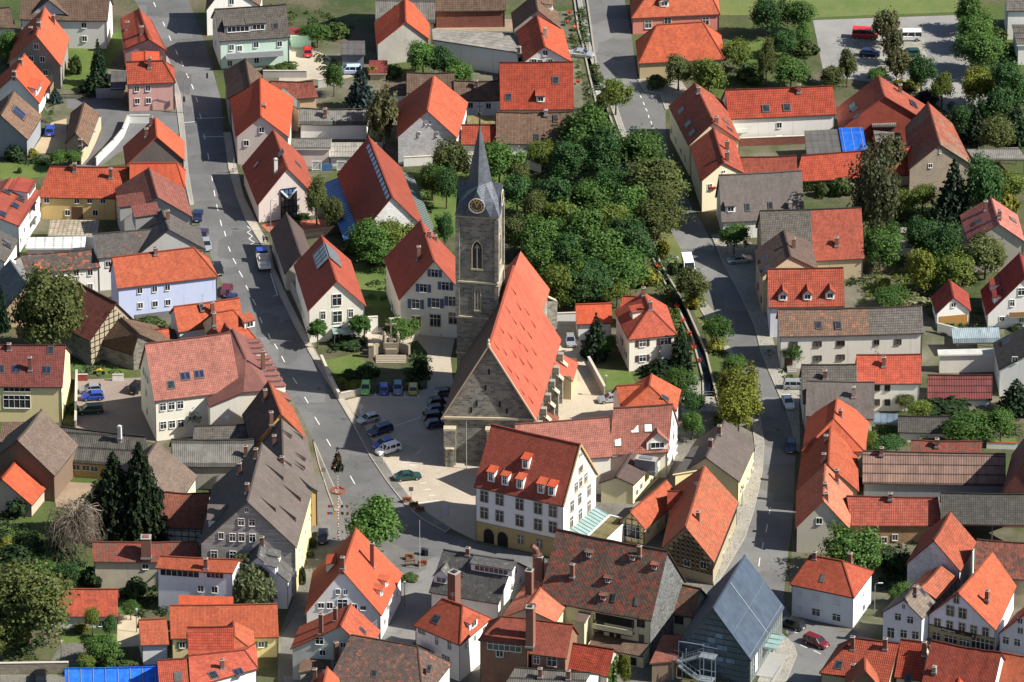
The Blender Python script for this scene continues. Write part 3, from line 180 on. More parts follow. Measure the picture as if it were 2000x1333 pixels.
('191','','shed','wooden shed with red brown roof beside the glass building','shed','rust2','wood',[25.073,-115.869,0.095,4.202,7.295,3.628,4.386,0.0,0.0,0.379,-0.065,0.0],'',[],[],[],[],{}),
('192','','house','white rendered house with orange hipped roof at crossing','gable','redorange2','whitebluish',[51.618,-96.084,-0.365,11.161,9.028,5.857,9.557,2.029,3.667,0.013,0.065,-0.154],'',[('w2',1.34,4.35,0.84,1.22),('w2',4.19,4.33,1.37,1.22),('w2',7.75,4.28,1.37,1.22),('w2',1.39,1.53,0.84,1.22),('w2',4.24,1.6,1.37,1.22),('w2',7.81,1.46,1.37,1.22),('wb',3.28,4.46,0.84,1.06),('wb',5.27,4.48,0.84,1.06),('wb',3.2,1.76,0.84,1.06),('wb',5.48,1.06,0.84,1.06)],[(48.87,-95.41,8.39,10.34,0.62,'brick'),(54.58,-95.7,7.73,10.25,0.62,'brick')],[('r2',[50.04,-98.5,7.23],0.8,1)],[],{'shutc': 1}),
('C1','C','','','gable','church','stone',[-1.795,-30.08,1.432,30.458,15.953,8.132,21.963,0.0,0.0,-0.1,0.009,-0.008],'',[],[],[],[],{}),
('C2','C','','','gable','church','stone',[0.877,-1.358,1.413,8.375,10.083,9.0,15.994,-0.0,-0.0,-0.005,0.004,0.039],'',[],[],[],[],{}),
]
TREES=[
(-93.6,113.05,1.62,2.44,4.03,'dec','bushy green tree at the upper left photo edge'),
(-76.36,104.14,1.62,4.62,4.62,'cypress','dark columnar conifer between grey house and pink house'),
(-80.84,109.08,1.24,2.26,1.7,'bush','shrub beside the garden terrace of the grey gabled house'),
(-83.9,96.68,1.23,1.46,1.46,'sprblue','small blue spruce beside the wooden balcony'),
(-76.77,101.35,2.46,1.97,1.97,'sprdark','spreading dark conifer at the foot of the columnar one'),
(-36.25,120.4,2.49,1.46,2.94,'dec','green tree above the little red car'),
(-32.55,125.52,2.11,1.61,1.21,'bush','leafy garden shrubs left of the concrete barn'),
(-41.77,111.41,1.9,0.53,0.4,'bush','low hedge in front of the mint green house'),
(-44.76,109.6,1.33,0.82,0.62,'bush','small shrub by the entrance of the mint house'),
(-32.75,99.15,1.42,2.45,4.04,'dec','thin green tree beside the light blue van'),
(-27.77,93.79,2.46,4.27,4.27,'sprblue','blue spruce beside the small red roofed hut'),
(-25.76,107.79,1.04,1.39,1.04,'yel','yellow green shrub next to the blue spruce'),
(-23.31,79.0,2.72,4.64,6.5,'birch','brownish birch beside the whitewashed brick barn'),
(-16.46,107.68,2.67,2.42,4.02,'dec','round green tree beside the concrete barn gable'),
(-12.66,105.78,2.28,2.28,3.86,'decdark','darker tree in the middle of the wall planting'),
(-9.81,102.51,2.28,1.79,3.3,'dec','lower light green tree against the blue shaded wall'),
(-21.97,107.78,1.52,1.4,1.05,'bush','climbing shrub by the garden shed roof'),
(19.01,91.08,2.26,2.5,4.1,'decyel','young street tree on the canal side by the road'),
(16.63,94.69,1.13,1.81,1.36,'bush','bush on the canal bank beneath the young street tree'),
(30.64,101.66,2.28,2.51,4.12,'decbr','brownish tree at the sandstone annex corner'),
(36.09,97.31,3.03,3.03,4.69,'decyel','large light green tree before the orange annex'),
(26.73,103.32,1.89,1.4,1.05,'bush','dark bush at the foot of the sandstone annex'),
(41.71,110.46,2.38,2.02,3.56,'decyel','yellow green tree beside the drying lawn'),
(46.86,102.67,1.52,3.76,5.52,'decbr','slim brownish tree on the small lawn'),
(47.82,125.49,2.7,2.94,4.59,'decdark','dark tree at the meadow edge near clothes dryer'),
(53.58,126.09,2.5,2.5,4.1,'dec','green tree at the corner of the parking lot'),
(54.15,119.65,1.53,1.77,3.28,'dec','smaller tree below the corner tree by parking lot'),
(43.97,105.56,2.47,2.22,1.67,'bush','dark green shrub group behind the long red roof'),
(51.4,102.2,2.85,2.1,3.66,'dec','green tree behind the red roof by the waste bins'),
(54.8,117.9,2.29,1.4,1.05,'bush','dark hedge bush by the blue parasol'),
(50.41,116.02,1.72,1.96,3.49,'decdark','dark bushy tree between the lawn and the red shed'),
(69.83,121.35,2.4,2.76,4.39,'birch','feathery tree between the red van and white van'),
(70.64,113.53,1.91,2.61,4.23,'birch','feathery tree between the blue car and green car'),
(71.16,105.66,2.28,2.52,4.12,'birch','feathery tree at the lower end of the parking row'),
(75.33,100.12,2.09,2.78,4.42,'decdark','dark young tree at the parking lot entrance'),
(61.8,103.16,1.71,2.63,4.25,'decbr','brownish young tree at the lower parking edge'),
(58.88,100.36,1.71,1.94,3.47,'decbr','brownish shrub tree beside the grey waste containers'),
(67.42,103.66,1.71,0.93,2.35,'dec','small tree behind the brick gabled house roof'),
(78.84,94.5,1.89,2.36,3.94,'decyel','round tree beside the purple shrub'),
(76.34,95.94,2.07,1.58,1.19,'purple','dark purple leaved shrub behind the brick house'),
(72.74,103.34,2.46,0.69,0.52,'yel','low yellow green hedge behind the brick house'),
(85.6,127.33,2.51,2.75,4.38,'dec','topmost tree of the row on the right of parking lot'),
(86.14,119.37,2.88,2.63,4.25,'dec','second tree of the row right of the parking lot'),
(86.32,108.66,3.62,3.14,4.81,'dec','third and widest tree of the row right of parking'),
(90.33,123.2,1.92,1.92,1.44,'bush','grey green shrub behind the tree row by white house'),
(85.75,94.24,2.84,2.84,4.48,'decyel2','bright yellow green tree on the parking lot driveway'),
(91.18,89.68,3.4,4.1,5.89,'decdark','dark tree at the right edge below the grey flat roof'),
(88.46,82.33,2.82,3.51,5.23,'decdark','dark tree beside the driveway right of old barn'),
(84.18,79.72,2.24,3.38,3.38,'spr','spruce to the right of the old barn roof'),
(88.0,73.73,2.61,2.85,4.49,'decbr','olive tree above the corrugated carport'),
(91.59,79.47,2.43,4.01,4.01,'sprdark','dark conifer at the right edge above the carport'),
(81.89,80.88,1.87,2.56,4.17,'decdark','dark tree behind the mossy barn verge'),
(63.89,39.49,4.23,7.76,9.99,'birch2','tall birch with pale trunk in front of red tiles'),
(67.93,64.05,2.6,3.51,5.23,'birch','upper birch beside the blue tarpaulin roof'),
(78.35,44.82,3.31,6.59,6.59,'spr','tall dark spruce before the rough barn gable'),
(83.7,46.39,3.13,5.13,7.04,'decdark','dark green tree right of the tall spruce'),
(88.59,54.09,2.39,2.16,3.72,'decyel','light green tree under the open carport'),
(69.84,48.04,1.83,2.06,3.61,'decyel','light shrub at the foot of the barn gable'),
(73.29,49.7,1.84,2.06,3.61,'decyel','round shrub left of the tall spruce'),
(88.14,50.05,2.2,2.43,1.82,'yel','yellow green shrub behind the grey plaster house'),
(64.77,27.63,3.08,3.08,4.75,'dec','green tree left of the basketball garage'),
(72.17,31.9,2.36,2.81,4.45,'decdark','dark shrub tree right of the basketball garage'),
(75.98,27.02,2.9,3.35,5.05,'decdark','dark tree in the garden below the tall spruce'),
(75.9,42.7,2.37,2.37,2.37,'sprdark','low dark conifer in the lawn corner'),
(69.35,47.94,1.83,1.09,0.82,'bush','brownish bush on the garden lawn'),
(71.5,17.71,2.52,3.19,4.87,'decyel2','yellow green garden tree by the rust shed'),
(77.07,18.1,3.06,2.83,4.47,'decyel','wide green garden tree behind the white garage'),
(83.0,23.71,3.26,3.03,4.69,'decbr','olive tree in front of the grey plaster gable'),
(58.76,57.92,1.84,2.07,1.55,'bush','ivy bush below the brighter red tiles'),
(55.62,57.31,1.29,1.52,1.14,'bush','dark bush below the rust red barn tiles'),
(65.76,11.83,2.68,1.18,2.62,'dec','low dense shrub above the long double house'),
(69.53,15.38,3.04,0.85,0.64,'pale','pale flowering hedge above the long double house'),
(65.26,20.16,1.26,1.26,0.94,'yel','yellow shrub by the rusty shed'),
(75.42,4.2,1.95,0.66,0.5,'grass2','silvery grass bush before the wooden garage door'),
(48.13,-10.2,1.41,1.41,2.88,'dec','climbing shrub over the double house doorway'),
(62.61,-8.36,1.06,1.28,2.73,'dec','small tree before the dark half of the double house'),
(39.21,33.86,2.18,1.95,3.48,'dec','round street tree at the grey roofed house corner'),
(31.31,14.26,2.69,2.23,3.8,'decbr','brownish tree beside the white van by the canal'),
(26.75,33.09,1.27,1.93,1.45,'yel','yellow shrub on the canal bank near white van'),
(28.97,26.0,1.08,1.52,1.14,'bush','dark shrub beside the canal lamp post'),
(31.49,12.99,1.43,1.65,1.24,'yel','light green shrub below the brownish canal tree'),
(35.32,-1.64,2.04,1.93,3.46,'dec','round canal tree in the middle of the bank'),
(34.95,-3.63,1.33,1.21,0.91,'yel','yellow round bush under the middle canal tree'),
(37.99,-14.96,1.94,1.48,2.96,'dec','canal tree with dark foliage beside the road shadow'),
(38.23,-28.28,3.15,3.58,5.31,'decyel2','upper half of the great yellow green tree by bridge'),
(38.24,-34.96,2.87,3.2,4.88,'decyel2','lower half of the great yellow green tree by bridge'),
(23.51,22.16,2.16,1.93,1.45,'yel','bright green shrub behind the white villa'),
(-10.85,62.22,2.97,3.2,4.88,'decbr','park tree left of the church spire'),
(-11.7,52.18,1.66,2.98,4.64,'decdark','slender park tree hanging left of the spire'),
(-2.3,61.18,3.33,3.1,4.77,'dec','park tree immediately right of the spire'),
(1.1,58.73,1.48,2.15,3.71,'decbr','brownish shrub between spire tree and old barn'),
(5.35,67.59,2.23,1.99,3.53,'decyel','light tree in front of the barn wall'),
(13.51,71.87,4.85,3.64,5.37,'dec','great green park tree at the upper end'),
(16.55,61.99,4.08,3.85,5.61,'decdark','dark park tree below the great upper one'),
(9.93,61.18,3.33,3.1,4.77,'decdark','deep green park tree near the shaded lawn'),
(23.19,63.81,4.08,3.61,5.34,'dec','park tree at the roadside before the cream house'),
(24.8,49.39,5.52,3.83,5.59,'decbr2','wide browning chestnut on the road side of park'),
(25.84,39.8,4.57,3.13,4.8,'decbr2','lower browning tree above the road bend'),
(18.25,49.88,3.31,3.08,4.75,'decdark','dark park tree left of the browning chestnut'),
(13.85,47.69,2.94,2.94,4.59,'dec','round light tree in the middle of the park'),
(3.9,40.5,1.83,3.36,5.07,'decbr','brown tipped conifer in the park lawn'),
(9.06,38.33,3.1,2.87,4.52,'decyel','light green tree above the church choir'),
(0.45,33.42,2.55,2.77,4.41,'decbr','olive tree directly right of the church tower'),
(4.51,31.69,2.91,2.91,4.56,'dec','green tree behind the choir ridge'),
(12.64,33.53,3.64,3.18,4.86,'dec','dense green tree in the park centre'),
(17.64,36.11,3.65,2.94,4.59,'decyel','sunlit tree on the right half of the park'),
(20.86,27.03,3.99,3.53,5.25,'decdark','dark tree beside the canal wall'),
(15.24,22.31,4.34,3.64,5.38,'dec','large tree right of the choir roof'),
(9.68,22.29,3.43,3.2,4.89,'decdark','deep green tree behind the choir roof'),
(19.22,17.67,3.96,3.03,4.69,'dec','dense tree above the white villa'),
(13.36,12.76,3.95,3.26,4.95,'decdark','dark tree above the red outbuilding'),
(8.46,11.42,3.05,3.5,5.22,'decyel','light tree against the choir eave'),
(22.1,25.06,0.81,3.22,3.22,'sprblue','thin blue spruce poking from the park trees'),
(18.28,12.83,2.33,1.62,3.12,'decyel','small light tree at the villa annex'),
(-11.94,35.71,1.27,2.58,4.19,'decdark','dark tree between hall and church tower'),
(-25.07,31.11,3.09,2.62,4.24,'dec','large bush before the white hall gable'),
(-20.94,32.62,2.73,2.49,4.09,'decyel','yellow bamboo bush below the hall gable'),
(-23.25,29.24,3.08,1.29,2.75,'dec','hedge bush left of the white parsonage'),
(-28.04,34.55,1.81,2.04,1.53,'bush','shrub by the dark wooden fence'),
(-34.76,45.86,1.84,3.37,5.08,'decbr','grey slender tree at the museum corner'),
(-31.63,43.27,1.55,2.33,3.91,'decbr','small olive tree on the red paved museum yard'),
(-37.24,48.28,1.1,0.6,0.45,'bush','low hedge at the museum entrance'),
(-19.33,-2.3,2.48,1.79,3.3,'dec','small tree behind the stone crucifix'),
(-33.53,-2.69,1.86,1.4,3.4,'ball','left ball shaped tree at the white office gable'),
(-26.41,-1.05,2.04,1.46,3.46,'ball','right ball shaped tree at the white office gable'),
(-24.56,-13.15,1.84,1.39,1.04,'bushdk','round dark shrub above the parked green car'),
(-27.78,-14.25,1.32,1.09,0.82,'bushdk','dark shrub in the corner flower bed'),
(-29.35,-15.27,1.23,0.48,0.36,'yel','yellow flowers in the corner bed by the street'),
(-27.12,-17.13,1.58,0.44,0.33,'yel','mixed flower bed above the stone corner wall'),
(-28.29,-1.39,2.65,0.74,0.56,'bushdk','dark shrubs in the shaded front garden'),
(-15.8,-12.08,1.41,1.84,1.38,'bushdk','dark yew hedge right of the crucifix steps'),
(-12.14,2.58,0.8,0.44,0.33,'bush','little bush at the parsonage wall'),
(14.43,-6.29,2.13,4.24,4.24,'spr','spruce beside the red outbuilding'),
(16.2,-6.17,1.5,1.16,2.6,'dec','shrub beneath the spruce in villa garden'),
(28.95,-10.95,1.94,4.25,4.25,'sprdark','dark pine against the villa corner'),
(25.27,-12.42,3.17,1.45,1.45,'sprdark','spreading yew before the white villa'),
(28.77,-21.12,2.28,1.59,3.08,'dec','green bush between villa and orange hipped roof'),
(30.51,-29.67,1.57,1.79,3.3,'decdark','bush at the end of the canal footpath'),
(30.37,-36.77,1.56,1.78,3.29,'dec','shrub below the canal bridge'),
(35.09,-31.47,1.21,1.21,0.91,'bush','shrub at the canal mouth beside brown roof'),
(7.74,47.06,3.12,3.12,4.8,'decdark','dark park tree over the shaded lawn middle'),
(0.91,49.78,2.39,2.85,4.49,'decdark','dark park tree beside the park lawn bench'),
(-14.2,55.44,2.03,2.48,4.08,'dec','small park tree by the hall lean to'),
(20.41,41.18,3.66,3.43,5.14,'dec','green park tree among the browning chestnuts'),
(5.38,22.59,3.07,3.07,4.74,'dec','green tree right behind the choir tip'),
(-79.25,-6.57,5.53,6.63,8.72,'decbr2','great browning chestnut left of the blue house'),
(-88.33,4.03,1.25,4.36,4.36,'spr','spruce at the left edge beside the peach gable'),
(-53.78,15.29,2.15,1.69,1.69,'sprblue','conifer shrub before the blue house'),
(-57.33,14.32,1.07,1.29,0.97,'purple','purple shrub beside the blue house conifer'),
(-63.09,6.56,1.96,0.66,0.5,'bush','garden bushes before the blue house plinth'),
(-54.1,-33.91,1.65,2.19,3.75,'decbr','leafy tree at the wall of the pink roofed house'),
(-74.58,-26.65,1.04,1.26,0.95,'bushdk','hedge bush between yellow wall and courtyard'),
(-89.87,72.34,1.67,1.67,1.25,'bushdk','dark bush below the slate blue gable'),
(-87.03,74.21,1.11,0.75,0.56,'yel','yellow green shrub at the white drainpipe corner'),
(-81.93,68.13,1.39,1.03,2.45,'dec','left shrub behind the curved street wall'),
(-79.21,68.95,1.48,0.86,2.26,'dec','right shrub behind the curved street wall'),
(-88.84,66.83,0.46,0.69,0.52,'bush','tiny shrub on the left lawn'),
(-65.49,-70.6,4.01,7.77,7.77,'spr2','left one of two tall spruces in farmyard'),
(-61.15,-71.17,4.18,8.75,8.75,'spr2','right one of two tall spruces in farmyard'),
(-71.65,-76.83,4.4,4.82,4.92,'bare','bare weeping tree with grey twigs in the farm garden'),
(-82.24,-63.29,2.21,2.21,1.66,'bushdk','ivy bush on the farm gable wall'),
(-80.81,-79.83,2.86,1.73,1.3,'bushdk','dark bush at the left edge of the garden'),
(-75.78,-88.56,2.34,1.45,2.92,'dec','green shrub below the bare weeping tree'),
(-72.51,-90.4,1.84,1.84,3.36,'decdark','rounded shrub left of the cream cottage'),
(-68.54,-87.41,1.84,2.05,1.54,'bushdk','dark round clipped shrub before the cream cottage'),
(-83.16,-74.37,1.18,0.96,0.72,'yel','yellow shrub at the left garden edge'),
(-79.15,-73.72,1.69,1.01,0.76,'bush','low garden shrubs near the garden path'),
(-77.59,-107.9,6.15,5.72,7.71,'decbr2','great chestnut in the lower left corner'),
(-81.13,-110.6,3.3,2.88,4.53,'decbr2','lower chestnut crown at the left edge'),
(-61.37,-91.44,2.17,1.95,1.47,'bushdk','climbing shrubs at the cream cottage corner'),
(-61.59,-99.32,1.49,0.82,2.22,'dec','garden shrub behind the courtyard lamp'),
(-65.53,-113.73,2.47,1.59,3.09,'dec','round bushy tree on the cobbled path'),
(-67.54,-104.29,0.99,1.59,3.09,'decyel','small tree left of the cottage window'),
(-64.66,-106.2,1.16,1.36,2.83,'decdark','small tree right of the cottage window'),
(-69.49,-102.76,1.16,0.72,0.54,'yel','light shrub on the small cottage lawn'),
(-67.93,-116.98,1.31,0.88,2.28,'decyel','hedge bush above the blue roof'),
(-65.11,-113.59,1.8,0.51,0.38,'bush','hedge left part above the blue roof'),
(-61.68,-113.53,1.64,0.46,0.34,'bush','hedge right part above the blue roof'),
(-42.54,-94.01,4.01,4.22,4.3,'willow','weeping willow beside the slate gabled house'),
(-22.71,-78.01,4.23,3.8,5.55,'dec','big round tree by the maypole road bend'),
(-32.82,-74.67,0.67,1.18,0.89,'bushdk','clipped shrub at the yellow street front'),
(-33.08,-77.87,0.59,0.69,0.52,'bush','small clipped shrub at yellow front corner'),
(-34.19,-87.22,0.67,2.04,1.53,'bushdk','tall hedge at the lower yellow street front'),
(-16.71,-85.5,1.42,0.4,0.3,'bush','planted bed beside the white gabled house'),
(18.15,-69.8,1.69,0.47,0.36,'bush','shrub below the half timbered yellow gable'),
(17.87,-123.19,0.98,2.33,3.91,'decyel2','yellow green columnar bush by the ivy gable'),
(55.49,-84.77,4.04,3.17,4.85,'dec','large tree before the pale gabled end house'),
(62.6,-82.24,2.52,2.09,1.56,'bushdk','dark bushes before the brick outbuilding'),
(63.19,-94.68,1.67,1.23,2.68,'dec','shrub behind the street lamp pole'),
(66.72,-26.71,1.4,0.93,2.35,'decbr','little tree at the wall of the white red roofed house'),
(68.86,-30.98,1.57,1.34,2.8,'decyel','yellow bush beside the white house gable'),
(73.87,-26.97,4.35,1.22,0.92,'bushdk','long dark hedge below the striped maroon garage'),
(85.59,-26.11,2.79,3.01,3.01,'sprdark','dark yew at the right edge by the white house'),
(76.63,-39.46,3.64,1.99,3.53,'dec','wide green shrub in the garden below hedge'),
(82.29,-38.25,2.08,2.3,3.87,'dec','green shrub beside the garden lawn'),
(66.09,-36.02,1.73,0.49,0.36,'yel','left part of the yellow hedge by the dark garage'),
(70.41,-36.06,2.77,0.78,0.58,'yel','right part of the yellow hedge by the dark garage'),
(63.16,-42.99,2.24,1.05,2.47,'decdark','bush between ivy room and small mottled roof'),
(60.18,-42.08,0.86,1.49,2.97,'decyel','slim shrub at the smooth orange roof corner'),
(87.4,4.32,1.07,0.58,0.44,'bush','grass shrub by the terrace of the white house'),
]
CARS=[
(66.04,124.94,-0.119,'van','red','red van parked on the upper parking lot'),
(74.13,124.03,3.142,'van','white','white minibus parked on the upper parking lot'),
(66.58,116.85,-0.119,'hatch','navy','dark blue car parked below the red van'),
(74.01,116.85,3.142,'hatch','dgreen','dark green small car parked below the white minibus'),
(12.95,116.62,-0.233,'sedan','silver','silver car on the canal bridge at the top'),
(-38.02,117.75,1.594,'hatch','red','red car in the mint house courtyard'),
(-30.05,109.31,3.142,'wagon','ltblue','light blue car beside the blue spruce'),
(-84.27,83.62,1.58,'hatch','blue','blue car in the small yard at the upper left'),
(-56.05,48.39,1.533,'sedan','navy','dark teal car at the kerb by the maroon roof'),
(-54.86,40.74,1.495,'sedan','purple','dark purple car at the kerb'),
(-54.08,36.44,-1.426,'hatch','silver','pale silver car at the kerb below the purple one'),
(-51.78,27.09,-1.391,'sedan','black','black car at the kerb beside the blue house'),
(-49.88,18.55,1.454,'wagon','maroon','dark red car at the kerb by the blue house corner'),
(-48.96,15.06,1.453,'sedan','navy','dark blue car half hidden by the orange roof'),
(-43.81,29.12,1.709,'truck','white','white flatbed truck with blue cab roof on the street'),
(-71.9,-19.17,-3.033,'hatch','silver','silver car in the pink paved courtyard'),
(-71.42,-21.83,-3.033,'hatch','blue','bright blue car in the pink paved courtyard'),
(-71.62,-26.84,-3.033,'wagon','dgreen','dark green car in the shaded half of the courtyard'),
(-63.99,-18.32,1.176,'wagon','black','black car parked behind the pink roofed house'),
(-24.99,-18.79,-1.6,'hatch','lime','lime green car in the row below the crucifix'),
(-21.85,-18.79,1.585,'hatch','blue','deep blue car second in the row below crucifix'),
(-19.49,-18.79,-1.558,'hatch','steel','blue grey car third in the row below crucifix'),
(-16.87,-18.79,1.582,'hatch','olive','yellow olive car last in the row below crucifix'),
(-24.28,-30.13,-2.643,'hatch','silver','silver compact car on the sunlit church square'),
(-22.23,-34.33,-2.563,'wagon','navy','dark navy car on the church square'),
(-21.55,-39.25,-2.565,'hatch','blue','blue car beside the white van on the square'),
(-20.83,-41.2,-2.566,'wagon','white','white family van on the church square'),
(-11.26,-20.5,0.316,'hatch','grey','topmost grey car in the church shadow'),
(-12.45,-23.91,0.315,'hatch','black','second dark car in the church shadow'),
(-12.43,-26.56,0.315,'hatch','black','third dark car in the church shadow'),
(-12.93,-29.28,0.314,'wagon','black','fourth dark car in the church shadow'),
(-12.73,-32.0,0.314,'hatch','navy','lowest dark car in the church shadow'),
(-17.45,-50.83,0.211,'sedan','dgreen','dark green saloon on the sunlit square'),
(-31.2,-71.85,-1.597,'sedan','black','black saloon by the maypole'),
(30.97,26.89,-1.464,'bigvan','white','white delivery van by the canal trees'),
(40.25,30.53,0.22,'sedan','silver','silver saloon in the shade of the round street tree'),
(46.94,-23.91,-1.411,'sedan','white','white coupe on the east road cobbles'),
(48.53,-17.75,0.0,'wagon','silver','silver van parked at the dark tiled wing'),
(46.95,-40.18,-1.602,'hatch','navy','dark car driving in the shade on the east road'),
(10.08,-0.89,-1.532,'hatch','silver','silver car behind the church choir'),
(16.82,-22.59,-2.928,'sedan','silver','silver car half hidden by the orange hipped roof'),
(48.85,-107.54,-0.687,'wagon','maroon','maroon estate car turning at the crossing'),
(45.17,-101.61,2.53,'wagon','black','black car beside the glass building'),
(-75.06,-118.91,1.624,'wagon','black','black car on cobbles in the lower left corner'),
]
